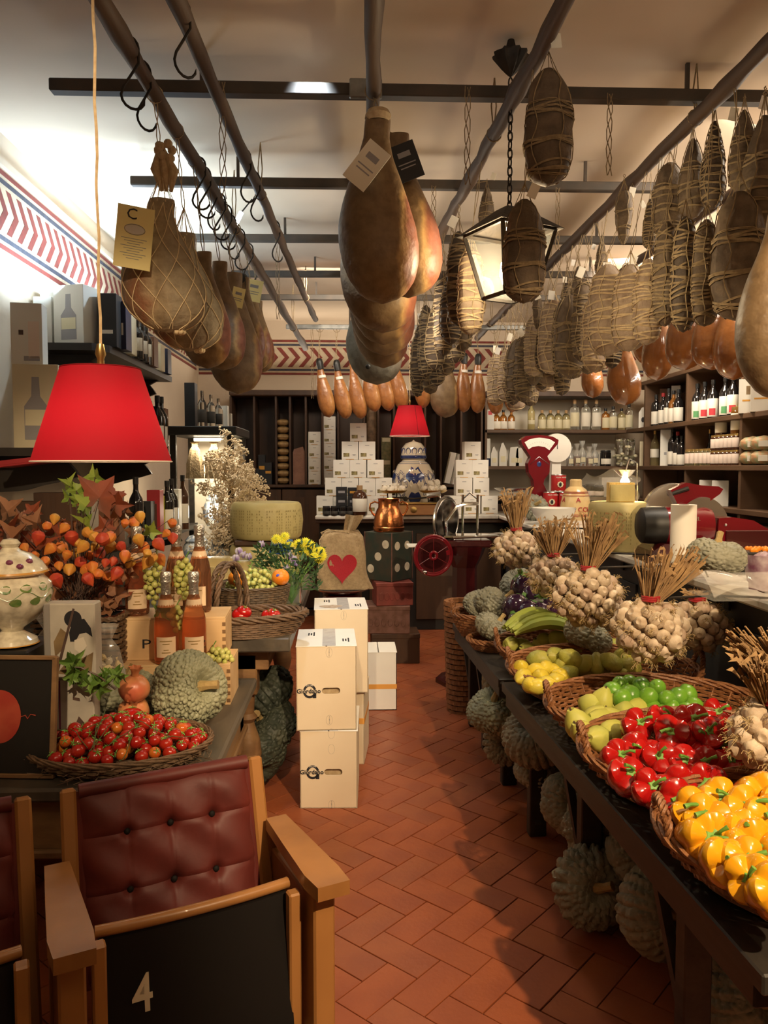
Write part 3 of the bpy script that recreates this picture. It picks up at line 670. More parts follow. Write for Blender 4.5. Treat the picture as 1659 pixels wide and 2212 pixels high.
# ---------------------------------------------------------------- oval basket of cherry tomatoes
def oval(a, b, n, z=0, jitter=0, amp=0, ph=0, sup=1):
    out = []
    for k in range(n):
        q = 2 * PI * k / n; w = 1 + (amp * (1 if (k + ph) % 2 else -1)); out.append(Vector((a * math.cos(q) * w, b * math.sin(q) * w, z + (rnd.uniform(-jitter, jitter) if jitter else 0))))
    return out
def basket(name, label, loc, a, b, h, rot=(0, 0, 0), mw=None, handles=0, flare=.78, rows=9, rimr=.009, group='oval wicker baskets of produce', n=64, hr=.075, rimrope=True, hshift=0):
    t = thing(name, label, 'basket', loc, group=group, rot=rot); mw = mw or m_wicker
    wv = MB()
    for j in range(rows):
        u = j / (rows - 1); k = flare + (1 - flare) * math.sin(u * PI / 2); wv.tube(oval(a * k, b * k, n, u * h, .0012, .018, j), h / rows * .62, 4, True)
    wv.build('weave', mw, t)
    st = MB(); ns = n // 2
    for k in range(ns):
        q = 2 * PI * (k + .25) / ns; st.tube([(a * flare * math.cos(q), b * flare * math.sin(q), 0), (a * .94 * math.cos(q), b * .94 * math.sin(q), h * .5), (a * math.cos(q), b * math.sin(q), h)], .0028, 4)
    stuff(st.build('stakes', mw, t))
    bt = MB()
    for j in range(7): k = (j + 1) / 7.2 * flare; bt.tube(oval(a * k, b * k, 36, .003 + .002 * (j % 2)), a * flare / 16, 4, True)
    bt.lathe([(0, -.003), (1, -.003)], 32, sx=a * flare, sy=b * flare); bt.build('base', mw, t)
    rm = MB(); rope(rm, oval(a * 1.01, b * 1.01, 48, h), rimr * .9, rimr * .6, 4, 7, 5, True, 2); rm.build('rim', mw, t)
    for s in ([-1, 1][:handles] if handles else []):
        pts = []
        for k in range(13):
            q = PI * k / 12; pts.append((s * (a * .985 + .012 * math.sin(q)), hr * .75 * math.cos(q) + hshift, h + hr * math.sin(q) - .005))
        hm = MB(); rope(hm, pts, .006, .005, 3, 5, 5, False, 5); hm.build('handle', mw, t)
    return t
tb = Zp(262, 1640, ZT + .03); bc = Vector((tb.x, 2.31, ZT + .006))
bc.x = W(262, 1600, 2.31).x
basket('oval_basket', 'shallow oval fibre basket heaped with cherry tomatoes on the front table', bc, .262, .17, .06, (.06, 0, .12), m_wickerd, 0, .72, 6, .006)
fr = MB()
for k in range(90):
    q = rnd.uniform(PI, 2 * PI); p0 = bc + Vector((.25 * math.cos(q), .16 * math.sin(q), rnd.uniform(.0, .05))); fr.tube([p0, p0 + Vector((rnd.uniform(-.03, .03), rnd.uniform(-.03, 0), rnd.uniform(-.012, .01))), p0 + Vector((rnd.uniform(-.05, .05), rnd.uniform(-.03, 0), rnd.uniform(-.02, .0)))], .0012, 3)
stuff(tag(fr.build('loose_fibres', m_wickerd), 'frayed dry fibres hanging off the tomato basket rim', 'fibres'))
m_tom = mat('cherry_tomato', (.3, .008, .006), (.4, .03, .01), 5, .16, coat=.5, lo=.4, hi=.75)
m_tomo = mat('orange_tomato', (.5, .07, .012), (.5, .16, .02), 9, .18, coat=.5)
tmes = [MB().ball((0, 0, 0), .0195, 16, 11, (1, 1, .93), lambda p: 1 - .05 * max(0, p.z) ** 6).mesh('tomato_skin', mm) for mm in (m_tom, m_tomo)]
cal = MB()
for k in range(5):
    a = 2 * PI * k / 5; cal.tube([(0, 0, .0175), (.006 * math.cos(a), .006 * math.sin(a), .0195), (.013 * math.cos(a), .013 * math.sin(a), .0175)], [.0014, .0018, .0005], 3)
cal.tube([(0, 0, .017), (.001, 0, .025)], .001, 4); calm = cal.mesh('calyx', m_stem)
tp = []
def heap(x, y): return max(0, 1 - (x / .24) ** 2 - (y / .155) ** 2)
tries = 0
while len(tp) < 175 and tries < 30000:
    tries += 1; x, y = rnd.uniform(-.24, .24), rnd.uniform(-.155, .155); hh = heap(x, y)
    if hh <= .03: continue
    lay = rnd.choice((0, 1, 1)); z = .028 + .02 * (1 - hh) * 1 + (.085 * hh * (1 + .3 * max(0, y / .155)) if lay else .04 * hh)
    p = Vector((x, y, z))
    if all((p - q).length > .0335 for q in tp): tp.append(p)
R12 = Matrix.Rotation(.12, 3, 'Z')
for i, p in enumerate(tp):
    sc_ = rnd.uniform(.84, 1.08); q = 1 if rnd.random() < .12 else 0
    t = thing('cherry_tomato', 'glossy red cherry tomato heaped in the oval fibre basket' if not q else 'orange tinged cherry tomato heaped in the oval fibre basket', 'tomato', bc + R12 @ p, group='red cherry tomatoes in the basket' if not q else 'orange cherry tomatoes in the basket', rot=(rnd.uniform(-1.4, 1.0), rnd.uniform(-1, 1), rnd.uniform(0, 6)), sc=sc_)
    link('skin', tmes[q], t); link('calyx', calm, t)
vn = MB(); m_oakv = mat('dark_vine', (.06, .09, .025), None, 8, .7)
for k in range(11):
    x = rnd.uniform(-.17, .17); y = rnd.uniform(-.13, .02); a = rnd.uniform(0, 6); pts = []
    for u in range(5):
        xx = x + math.cos(a) * .028 * u; yy = y + math.sin(a) * .02 * u; pts.append(bc + R12 @ Vector((xx, yy, .062 + .095 * heap(xx, yy) + .004 * math.sin(u * 2))))
    vn.tube(pts, .0012, 5)
stuff(tag(vn.build('tomato_vines', m_oakv), 'thin green vine stalks lying over the cherry tomatoes', 'vines'))
m_tomb = mat('big_tomato', (.4, .008, .006), None, 5, .14, coat=.6)
p = W(285, 1546, 2.42); t = thing('large_tomato', 'larger ribbed red tomato at the top of the heap below the pomegranate', 'tomato', p + Vector((0, 0, -.005)), rot=(-.3, 0, 0)); MB().ball((0, 0, 0), .036, 24, 14, (1.1, 1, .8), lambda p: 1 + .03 * math.cos(5 * math.atan2(p.y, p.x))).build('skin', m_tomb, t); link('calyx', calm, t, (0, 0, .01), sc=1.1)
# ================================================================ left side: urn, board, tins, arrangement
m_maj = rampmat('painted_majolica', [(.0, (.75, .68, .5)), (1, (.8, .74, .58))], .15, 0, coat=.6)
m_ochre = mat('ochre_band', (.6, .3, .06), None, 8, .2, coat=.5)
m_leafp = mat('painted_leaf', (.1, .2, .05), (.2, .26, .08), 60, .2, coat=.5)
m_purp = mat('painted_plum', (.2, .05, .1), None, 8, .2, coat=.5)
DU = 2.4
pu = W(28, 1400, DU); pu.z = W(28, 1393, DU).z
st_ = thing('display_stand', 'dark block carrying the painted urn at the left edge', 'stand', (pu.x - .02, DU + .02, ZT)); hz = pu.z - ZT
MB().bb((0, 0, hz / 2), (.2, .22, hz), .006).build('block', m_black, st_, False)
u = thing('painted_urn', 'cream painted lidded urn with leaf and plum decoration at the left edge', 'urn', pu)
prof = [(.06, 0), (.075, .006), (.07, .02), (.045, .035), (.03, .045), (.035, .055), (.07, .08), (.105, .12), (.118, .155), (.115, .19), (.09, .215), (.088, .225)]
MB().lathe(prof, 40).build('bowl', m_maj, u)
MB().lathe([(.1, .222), (.106, .226), (.104, .232), (.09, .255), (.06, .28), (.03, .29), (.022, .3), (.03, .312), (.02, .325), (0, .328)], 40).build('lid', m_maj, u)
oc = MB(); oc.lathe([(.1, .219), (.1085, .225), (.106, .231)], 40); oc.build('ochre_rim', m_ochre, u); MB().lathe([(.0605, -.0), (.0765, .006), (.071, .012)], 40).build('ochre_foot', m_ochre, u)
def on_prof(z, a, off=.0012):
    for k in range(len(prof) - 1):
        if prof[k][1] <= z <= prof[k + 1][1]: f = (z - prof[k][1]) / (prof[k + 1][1] - prof[k][1]); r = prof[k][0] * (1 - f) + prof[k + 1][0] * f; break
    return Vector(((r + off) * math.cos(a), (r + off) * math.sin(a), z))
lv = MB(); vv = MB()
for a in (-2.3, -1.75, -1.2, -.7, -.2):
    for dz, sg in ((.145, 1), (.185, -1)):
        pts = []
        for q in range(10):
            w = 2 * PI * q / 10; pts.append(on_prof(dz + .012 * math.sin(w) * (1 + .3 * math.cos(w)), a + .12 * sg + .15 * math.cos(w)))
        lv.add(pts, [tuple(range(10))])
vv.tube([on_prof(.165 + .012 * math.sin(k * .9), -2.7 + k * .12) for k in range(26)], .0012, 4); lv.build('leaf_decoration', m_leafp, u, False); vv.build('vine_decoration', m_leafp, u)
lm = MB()
for a, z, r in ((-1.2, .262, .082), (-.9, .25, .094), (-1.6, .255, .09), (-.5, .262, .082)): lm.ball((r * math.cos(a), r * math.sin(a), z), .011, 8, 6, (1, 1, .8))
lm.build('plum_decoration', m_purp, u)
# chalkboard style panel with painted fruit
pb = W(38, 1540, 2.2)
t = thing('framed_board', 'black wooden framed board with a painted red fruit at the left edge', 'board', (pb.x, 2.2, ZT + .003), rot=(-.12, 0, -.08)); bh, bw_ = .34, .2
MB().bb((0, 0, bh / 2), (bw_, .01, bh), .001).build('panel', m_black, t, False)
fm = MB()
for x, z, w, h in ((-bw_ / 2, bh / 2, .014, bh), (bw_ / 2 - .004, bh / 2, .014, bh), (0, bh - .003, bw_, .012), (0, .006, bw_, .012)): fm.bb((x, -.004, z), (w, .018, h), .002)
fm.build('frame', m_oak, t, False)
m_ptred = mat('painted_fruit_red', (.35, .03, .02), (.45, .08, .04), 12, .5)
dm = MB(); dm.prism([(-.06 + .062 * math.cos(k * PI / 14), .17 + .075 * math.sin(k * PI / 14)) for k in range(28)], 0, .001, Matrix.Translation((0, -.006, 0)) @ Matrix.Rotation(PI / 2, 4, 'X')); dm.tube([(.0, -.007, .17), (.015, -.007, .175), (.022, -.007, .165), (.03, -.007, .178), (.045, -.007, .175)], .0015, 4); dm.build('painted_fruit', m_ptred, t, False)
# two printed tins, one on the other
m_tin = mat('tin_card', (.5, .46, .38), (.42, .38, .32), 14, .4)
m_ink = mat('ink_brown', (.06, .035, .03), (.12, .07, .05), 20, .5)
m_inkblack = mat('ink_black', (.015, .015, .018), None, 8, .5)
m_robe = mat('printed_robe', (.16, .1, .05), (.25, .17, .08), 16, .5)
def tin(c, rz, w, h, d, label, top):
    t = thing('printed_tin', label, 'box', c, rz, 'tall printed boxes'); bx = MB(); bx.bb((0, 0, h / 2), (w, d, h), .004); b = bx.build('body', m_tin, t, False)
    Mx = Matrix.Translation((0, -d / 2, 0)) @ Matrix.Rotation(PI / 2, 4, 'X'); sx, sz = w, h
    def P(poly, m, nm, e=.0008): MB().prism([(x * sx, y * sz) for x, y in poly], 0, e, Mx).build(nm, m, b, False)
    if top:
        P([(.08 + .17 * math.cos(k * .35) + 0, .8 + .11 * math.sin(k * .35)) for k in range(18)], m_inkblack, 'printed_hair')
        P([(.0, .62), (.08, .78), (.3, .8), (.42, .68), (.45, .56), (.33, .62), (.2, .6), (.12, .5), (.02, .5)], m_inkblack, 'printed_hair', .0007)
        P([(-.28, .3), (-.3, .5), (-.16, .68), (-.02, .6), (-.1, .42)], m_robe, 'printed_robe')
        P([(-.3, .06), (-.24, .05), (.12, .93), (.08, .94)], m_ink, 'printed_instrument', .001)
        P([(-.25, .08), (.1, .06), (.42, .1), (.46, .36), (.3, .3), (.05, .22), (-.1, .2)], m_robe, 'printed_robe')
        P([(.1, .52), (.28, .56), (.34, .44), (.22, .34), (.1, .4)], mat('printed_face', (.62, .56, .46), None, 8, .5), 'printed_face', .0012)
    else:
        P([(-.14, .05), (-.11, .05), (-.1, .98), (-.13, .98)], m_purp, 'printed_stripe')
        P([(-.05, .1), (.1, .3), (.22, .5), (.4, .34), (.47, .08)], m_ink, 'printed_robe')
        P([(-.4, .7), (-.28, .75), (-.3, .95), (-.42, .95)], m_ink, 'printed_mark'); P([(.12, .72), (.25, .7), (.24, .74), (.12, .76)], m_ink, 'printed_mark'); P([(-.4, .04), (-.15, .05), (-.2, .13), (-.4, .1)], m_inkblack, 'printed_mark')
    MB().bb((-w / 2 + .012, -d / 2 + .004, h / 2), (.02, .012, h * .998), .004).build('spine', mat('grey_spine', (.25, .23, .21), None, 8, .5), t, False)
    return t
p1 = W(152, 1560, 2.42); h1 = W(152, 1460, 2.42).z - ZT
tin((p1.x, 2.42, ZT), .05, .165, h1, .07, 'lower printed box with a purple stripe behind the tomato basket', False)
p2 = W(160, 1470, 2.41); h2 = W(160, 1300, 2.41).z - ZT - h1
tin((p2.x, 2.41, ZT + h1), .0, .155, h2, .065, 'upper tall box printed with a dark haired figure holding a stringed instrument', True)
# cellophane wrapped sweets
m_candy = [mat('gold_wrap', (.9, .72, .35), (.7, .5, .2), 30, .3, .2, bump=.6), mat('pale_wrap', (.85, .78, .6), None, 8, .3), mat('pink_wrap', (.7, .25, .3), None, 8, .3)]
def candybag(c, w, h, label, n=34):
    t = thing('sweet_bag', label, 'bag', c, group='clear bags of wrapped sweets')
    for k in range(n):
        a = rnd.uniform(0, 2 * PI); rr = w * .42 * math.sqrt(rnd.random()); z = h * rnd.uniform(.05, .75); q = rr * (1 - .4 * z / h)
        m = MB(); m.ball((0, 0, 0), .016, 7, 5, (1.3, .9, .7), lambda p: 1 + .25 * math.sin(9 * p.x + 5 * p.z)); e = .03
        m.add([(-.014, 0, 0), (-e, .009, .008), (-e, -.009, -.008), (.014, 0, 0), (e, .009, -.008), (e, -.009, .008)], [(0, 1, 2), (3, 4, 5)])
        m.build('sweet', m_candy[rnd.choice((0, 0, 1, 1, 2))], t, False, (q * math.cos(a), q * math.sin(a) * .6, z), (rnd.uniform(0, 3), rnd.uniform(0, 3), rnd.uniform(0, 6)))
    b = MB(); b.lathe([(w * .3, 0), (w * .5, h * .1), (w * .5, h * .5), (w * .3, h * .8), (w * .12, h * .9), (w * .3, h * 1.05)], 26, sy=.65, mod=lambda a, z: 1 + .09 * math.sin(7 * a + 20 * z), capt=False); b.build('cellophane', m_thin, t)
    return t
p = W(110, 1460, 2.62); candybag((p.x, p.y, ZT + .0), .17, .38, 'clear bag of gold wrapped sweets between the urn and the printed boxes')
p = W(232, 1440, 2.66); candybag((p.x, p.y, ZT + .0), .13, .33, 'clear bag of gold wrapped sweets right of the printed boxes', 24)
# green oak twig
m_oakl = mat('oak_leaf_green', (.08, .17, .025), (.16, .26, .05), 30, .5)
m_autl = mat('autumn_leaf', (.3, .07, .03), (.16, .05, .025), 14, .6)
m_autl2 = mat('autumn_leaf_brown', (.35, .16, .08), (.22, .1, .05), 14, .6)
m_yel = mat('lime_leaf', (.3, .38, .06), (.18, .3, .05), 14, .5)
oakme = leafshape(.05, 5, .55).mesh('leaf', m_oakl, False)
p = W(192, 1440, 2.33)
t = thing('oak_twig', 'green oak twig with lobed leaves leaning across the tall printed box', 'twig', p)
tw = MB(); path = [Vector((-.07, 0, .0)), Vector((-.02, -.01, .0)), Vector((.03, 0, -.03)), Vector((.07, .02, -.075))]; tw.tube(path, .003, 5); tw.build('twig_stem', m_ink, t)
for k in range(16):
    q = path[0].lerp(path[3], k / 15) + Vector((rnd.uniform(-.02, .03), rnd.uniform(-.02, .0), rnd.uniform(-.02, .04))); link('leaf', oakme, t, q, (rnd.uniform(.9, 2.1), rnd.uniform(-.8, .8), rnd.uniform(0, 6.2)), rnd.uniform(.5, .95))
# physalis arrangement in a square wicker basket
DA = 2.95
pa = W(170, 1340, DA); zb = ZT
ph_ = thing('wicker_planter', 'brown square woven basket holding the orange physalis arrangement', 'basket', (pa.x + .03, DA, zb)); hb = .33; wb = .15
wv = MB()
for j in range(17):
    z = hb * j / 16; am = .004
    pts = []
    for (x0, y0), (x1, y1) in (((-1, -1), (1, -1)), ((1, -1), (1, 1)), ((1, 1), (-1, 1)), ((-1, 1), (-1, -1))):
        for q in range(12):
            f = q / 12; x, y = x0 + (x1 - x0) * f, y0 + (y1 - y0) * f; s_ = wb * (1 + .0 * z) + am * (1 if (q + j) % 2 else -1); pts.append((x * s_, y * s_ * .8, z))
    wv.tube(pts, .0085, 4, True)
wv.build('weave', m_wickerd, ph_); MB().box((0, 0, .17), (wb * 1.9, wb * 1.5, .3)).build('liner', m_black, ph_, False)
rm = MB(); rope(rm, [(-wb, -wb * .8, hb), (wb, -wb * .8, hb), (wb, wb * .8, hb), (-wb, wb * .8, hb)], .007, .006, 3, 16, 5, True, 10); rm.build('rim', m_wickerd, ph_)
m_hus = [mat('husk_orange', (.72, .15, .03), (.75, .3, .05), 20, .5, sss=.1), mat('husk_yellow', (.75, .42, .07), (.7, .3, .05), 20, .5, sss=.1), mat('husk_red', (.5, .045, .03), (.62, .1, .03), 20, .5, sss=.1)]
def husk_mesh(m):
    mb = MB(); mb.lathe([(.001, -.034), (.012, -.02), (.021, -.004), (.022, .008), (.014, .019), (.003, .023), (0, .024)], 15, mod=lambda a, z: 1 + .16 * abs(math.cos(2.5 * a)) - .08); return mb.mesh('husk', m)
hme = [husk_mesh(m) for m in m_hus]
ar = thing('physalis_arrangement', 'autumn arrangement of orange lantern husks and maple leaves in the square basket', 'plant', (pa.x, DA, zb + hb))
O = Vector((pa.x, DA, zb + hb)); stems = MB()
hpx = [(118, 1120), (102, 1137), (155, 1160), (168, 1172), (110, 1185), (132, 1183), (190, 1150), (205, 1180), (215, 1195), (222, 1165), (238, 1180), (238, 1160), (75, 1200), (53, 1182), (98, 1212), (127, 1222), (165, 1195), (145, 1198), (195, 1200), (200, 1225), (188, 1232), (228, 1215), (245, 1212), (253, 1238), (235, 1245), (270, 1200), (280, 1215), (300, 1165), (310, 1182), (318, 1195), (290, 1128), (303, 1115), (270, 1130), (360, 1152), (372, 1130), (373, 1162), (342, 1175), (122, 1252), (62, 1235), (190, 1250), (255, 1255), (300, 1225), (330, 1205), (83, 1160), (140, 1140), (175, 1215), (212, 1240), (150, 1230), (262, 1180), (180, 1180), (345, 1208), (320, 1212), (100, 1240), (205, 1160)]
for k, (px, py) in enumerate(hpx):
    d = DA + rnd.uniform(-.18, .06); q = W(px, py, d) - O; g = rnd.choice((0, 0, 0, 1, 1, 2))
    link('husk', hme[g], ar, q, (rnd.uniform(-.9, .9), rnd.uniform(-.9, .9), rnd.uniform(0, 6)), rnd.uniform(.65, 1.1))
    if k % 2 == 0: stems.tube([Vector((rnd.uniform(-.08, .08), rnd.uniform(-.05, .05), 0)), q * .55 + Vector((0, 0, .06)), q + Vector((0, 0, .02))], .0018, 4)
lme = [leafshape(.07, 5, .5, .4).mesh('leaf', m) for m in (m_autl, m_autl2, m_yel)]
lpx = [(15, 1105, 1, 1.2), (45, 1125, 1, .9), (25, 1165, 1, 1.3), (65, 1170, 0, 1.2), (20, 1205, 0, 1.4), (215, 1075, 0, 1.7), (235, 1090, 0, 1.3), (185, 1095, 2, 1), (255, 1118, 1, 1), (270, 1108, 1, .9), (80, 1130, 1, 1), (150, 1135, 1, .8), (185, 1135, 2, .9), (120, 1150, 0, .9), (50, 1230, 0, 1.1), (160, 1268, 1, 1), (165, 1258, 0, .9), (340, 1190, 2, .6), (130, 1160, 2, .6), (230, 1140, 0, .8), (30, 1140, 0, 1.1), (250, 1090, 0, 1.0), (95, 1180, 0, .9), (5, 1180, 0, 1.2), (290, 1150, 1, .7), (325, 1150, 2, .7), (70, 1105, 0, .7), (180, 1250, 0, .9), (260, 1245, 1, .7)]
for px, py, g, s in lpx:
    q = W(px, py, DA + rnd.uniform(-.1, .1)) - O; link('leaf', lme[g], ar, q, (rnd.uniform(1.0, 2.0), rnd.uniform(-.7, .7), rnd.uniform(0, 6.2)), s * .85); stems.tube([(0, 0, 0), q * .6 + Vector((0, 0, .05)), q], .0016, 4)
for k in range(70):
    a = rnd.uniform(0, 6.28); q = Vector((math.cos(a) * rnd.uniform(.05, .3) , math.sin(a) * rnd.uniform(.02, .12), rnd.uniform(-.02, .18))); link('leaf', lme[rnd.choice((0, 0, 1))], ar, q + Vector((0, .05, 0)), (rnd.uniform(.4, 2.4), rnd.uniform(-1, 1), rnd.uniform(0, 6.2)), rnd.uniform(.5, .9))
oklight = leafshape(.06, 5, .55, .4).mesh('leaf', m_yel, False)
for px, py in ((150, 1050), (165, 1060), (195, 1045), (205, 1030), (175, 1085), (190, 1075), (150, 1075), (180, 1100)):
    q = W(px, py, DA) - O; link('leaf', oklight, ar, q, (rnd.uniform(1.2, 1.9), rnd.uniform(-.5, .5), rnd.uniform(-.9, .9)), .8); stems.tube([(0, 0, 0), q * .6, q], .002, 4)
stems.build('stems', m_ink, ar)
# ---------------------------------------------------------------- red pendant lamps
m_shade = mat('red_fabric_shade', (.3, .006, .016), None, 8, .8, trans=0)
nt = m_shade.node_tree; b = nt.nodes['Principled BSDF']; tr = nt.nodes.new('ShaderNodeBsdfTranslucent'); tr.inputs[0].default_value = (.5, .01, .025, 1); mx = nt.nodes.new('ShaderNodeMixShader'); mx.inputs[0].default_value = .5
nt.links.new(b.outputs[0], mx.inputs[1]); nt.links.new(tr.outputs[0], mx.inputs[2]); nt.links.new(mx.outputs[0], nt.nodes['Material Output'].inputs[0])
m_shin = mat('shade_lining', (.85, .8, .7), None, 8, .7)
m_bulb = mat('lamp_bulb', (1, .9, .7), None, 8, .3, emit=(1, .8, .5), es=14)
def pendant(c, R0, R1, H, ztop, label, power, seam=False):
    t = thing('pendant_lamp', label, 'lamp', c, group=None)
    MB().lathe([(R0, 0), (R1, H)], 48, capb=False, capt=False).build('shade', m_shade, t)
    if seam: MB().tube([(R0 * math.cos(-1.2), R0 * math.sin(-1.2), 0), (R1 * math.cos(-1.2), R1 * math.sin(-1.2), H)], .002, 4).build('shade_seam', m_darkred, t)
    rg = MB(); rg.tube([(R0 * math.cos(k * PI / 24), R0 * math.sin(k * PI / 24), 0) for k in range(48)], R0 * .012, 5, True); rg.build('bottom_rim', m_shin, t)
    tp_ = MB(); tp_.tube([(R1 * math.cos(k * PI / 24), R1 * math.sin(k * PI / 24), H) for k in range(48)], R1 * .018, 5, True)
    for k in range(3): tp_.tube([(0, 0, H - .01), (R1 * math.cos(k * 2.09), R1 * math.sin(k * 2.09), H)], .0015, 4)
    tp_.build('shade_ring', m_shade, t)
    MB().lathe([(.016, H * .55), (.018, H * .8), (.009, H * .95), (.007, H + .02), (.011, H + .03), (.007, H + .05), (.0, H + .052)], 14).build('lamp_holder', m_brass, t)
    MB().lathe([(0, H * .2), (.02, H * .24), (.03, H * .36), (.026, H * .46), (.014, H * .55)], 18).build('bulb', m_bulb, t)
    n = 24; MB().tube([(.0015 * math.sin(k * 1.9), .0015 * math.cos(k * 1.7), H + .05 + (ztop - c[2] - H - .05) * k / n) for k in range(n + 1)], .0032, 6).build('cord', m_twinel, t)
    MB().lathe([(.04, ztop - c[2] - .025), (.035, ztop - c[2] - .005), (.0, ztop - c[2])], 18).build('ceiling_rose', m_brass, t)
    l = light('pendant_bulb', 'POINT', Vector(c) + Vector((0, 0, H * .34)), power, (1, .72, .42), .03)
    return t
d1 = 1.62; c1 = W(222, 997, d1); pendant((c1.x, d1, c1.z), .137, .078, W(222, 797, d1).z - c1.z, ZC, 'large red fabric pendant lamp on a long cord in the left foreground', 1.0)
d2 = 6.75; c2 = W(885, 942, d2); pendant((c2.x, d2, c2.z), .175, .1, W(885, 877, d2).z - c2.z, ZC, 'smaller red pendant lamp glowing above the blue and white jar', 8, True)
# ---------------------------------------------------------------- big cheese wheels on the plank table
m_parm = mat('parmesan_rind', (.52, .44, .19), (.43, .35, .14), 5, .45, bump=.15, bsc=40)
m_dots = mat('rind_marks', (.3, .24, .09), None, 8, .6)
def wheel(c, R, H, label, m=m_parm):
    t = thing('round_cheese', label, 'cheese', c, group='cheese wheels on the left')
    MB().lathe([(0, 0), (R * .9, 0), (R * .97, H * .06), (R * 1.0, H * .2), (R * 1.03, H * .5), (R * 1.0, H * .8), (R * .97, H * .94), (R * .9, H), (0, H)], 64).build('rind', m, t)
    mk = MB()
    for a in range(44):
        q = -PI + .1 + a * (PI * .93) / 44
        if a % 4 == 3: continue
        for r in range(9):
            z = H * (.16 + .075 * r); rr = R * (1.0 + .03 * (1 - (2 * z / H - 1) ** 2)) + .0004; dq = .012
            if rnd.random() < .2: continue
            mk.add([(rr * math.cos(q - dq), rr * math.sin(q - dq), z), (rr * math.cos(q + dq), rr * math.sin(q + dq), z), (rr * math.cos(q + dq), rr * math.sin(q + dq), z + H * .045), (rr * math.cos(q - dq), rr * math.sin(q - dq), z + H * .045)], [(0, 1, 2, 3)])
    stuff(mk.build('rind_marks', m_dots, t, False)); return t
dw = 4.9; pw = W(576, 1150, dw); wheel((pw.x, dw, ZU + .27), .222, .225, 'upper pale green-gold cheese wheel with dotted rind on the plank table')
MB().bb((0, 0, 0), (.36, .3, .035), .008).build('x', m_darkwood) if False else None
o = MB().bb((0, 0, 0), (.36, .34, .035), .008).build('wooden_board', m_darkwood, None, False, loc=(pw.x, dw, ZU + .25)); tag(o, 'small dark board sandwiched between the two stacked cheese wheels', 'board')
wheel((pw.x - .01, dw, ZU + .003), .222, .226, 'lower cheese wheel under the other one behind the flower bouquet')
# cheese packs
m_cheese = mat('wrapped_cheese', (.62, .5, .25), (.5, .38, .16), 12, .3, coat=.4)
m_paperw = mat('cheese_paper', (.75, .7, .58), None, 8, .4, coat=.4)
for k, (px, py, s) in enumerate(((448, 1232, 0), (470, 1240, 0), (495, 1215, 1), (462, 1214, 1), (515, 1222, 1), (440, 1250, 0))):
    q = W(px, py, 3.95 + .05 * (k % 3)); t = thing('cheese_wedge', 'wrapped cheese wedge with pale label, %s of the pile left of the grape bowl' % ORD[k], 'cheese', q, group='wrapped cheese wedges', rz=rnd.uniform(-.5, .5))
    MB().prism([(-.07, -.03), (.07, -.06), (.07, .06), (-.07, .03)], -.02, .025).build('wedge', m_cheese, t, False); MB().box((.02, 0, .0265), (.06, .05, .002)).build('paper_label', m_paperw, t, False)
st2 = thing('low_crate', 'dark low crate holding up the wrapped cheeses', 'crate', (W(478, 1240, 4.0).x, 4.0, ZU)); hh = W(478, 1262, 4.0).z - ZU
for z in (.25, .75): MB().bb((0, -.13, hh * z), (.3, .012, hh * .42), .002).build('slat', m_darkwood, st2, False)
MB().bb((0, 0, hh * .5), (.29, .24, hh * .96), .002).build('core', m_darkwood, st2, False)
# rattan bowl with grapes and oranges
dr = 3.62; pr = W(540, 1285, dr); zr = ZU
rh = W(540, 1272, dr - .2).z
basket('rattan_bowl', 'round dark rattan bowl filled with grapes and oranges', (pr.x, dr, zr + .001), .18, .15, .16, mw=m_wickerg, flare=.7, rows=16, rimr=.006, n=48)
m_or = mat('orange_peel', (.78, .26, .02), (.75, .22, .015), 8, .35, bump=.15, bsc=200, coat=.2)
def orange(p, label, sticker=False):
    t = thing('orange', label, 'orange', p, group='oranges in the rattan bowl'); MB().ball((0, 0, 0), .041, 20, 14, (1, 1, .95)).build('peel', m_or, t)
    if sticker: MB().ball((-.008, -.036, .012), .009, 8, 6, (1, .35, 1)).build('sticker', mat('blue_sticker', (.08, .1, .5), None, 8, .4), t)
orange(W(606, 1247, 3.56), 'bright orange with a blue sticker at the right of the rattan bowl', True)
orange(W(512, 1250, 3.56), 'orange half hidden at the left of the grapes in the rattan bowl')
q = W(552, 1262, 3.58); grapes((q.x - .01, q.y, zr + .145), pile(110, .125, .09, .095, .021), 'big heap of green grapes filling the rattan bowl')
# long willow basket with hoop handle
dq = 3.33; pq = W(540, 1390, dq); 
basket('willow_basket', 'long brown willow basket with a tall hoop handle holding red fruit', (pq.x + .005, dq, ZU + .001), .235, .14, .08, (0, 0, .25), m_wickerd, 0, .8, 9, .012, n=48)
hm = MB(); c0 = Vector((pq.x - .12, dq, ZU)); 
for s in (0, 1):
    pts = [c0 + Vector((.015 - .05 * math.cos(PI * k / 14) + s * .03, -.11 * math.cos(PI * k / 14), .1 + .2 * math.sin(PI * k / 14))) for k in range(15)]; rope(hm, pts, .007, .0065, 3, 5, 6, False, 4)
hn = hm.build('hoop_handle', m_wickerd, bpy.data.objects['willow_basket']); hn.matrix_parent_inverse = (Matrix.Translation((pq.x + .005, dq, ZU + .001)) @ Matrix.Rotation(.25, 4, 'Z')).inverted()
for px, py, r, k in ((520, 1330, .035, 0), (527, 1322, .03, 1), (590, 1328, .03, 2), (580, 1333, .028, 3)):
    q = W(px, py, dq + .02); q.z = max(q.z, ZU + .07); t = thing('red_tomato', ('red tomato seen just right of the hoop handle', 'darker red tomato behind the one beside the hoop handle', 'small red tomato at the right end of the willow basket', 'second small red tomato at the right end of the willow basket')[k], 'tomato', q, group='tomatoes in the willow basket', rot=(.5, .3, 0)); MB().ball((0, 0, 0), r, 16, 10, (1.15, 1, .85)).build('skin', m_tomb, t); link('calyx', calm, t, (0, 0, r * .35))
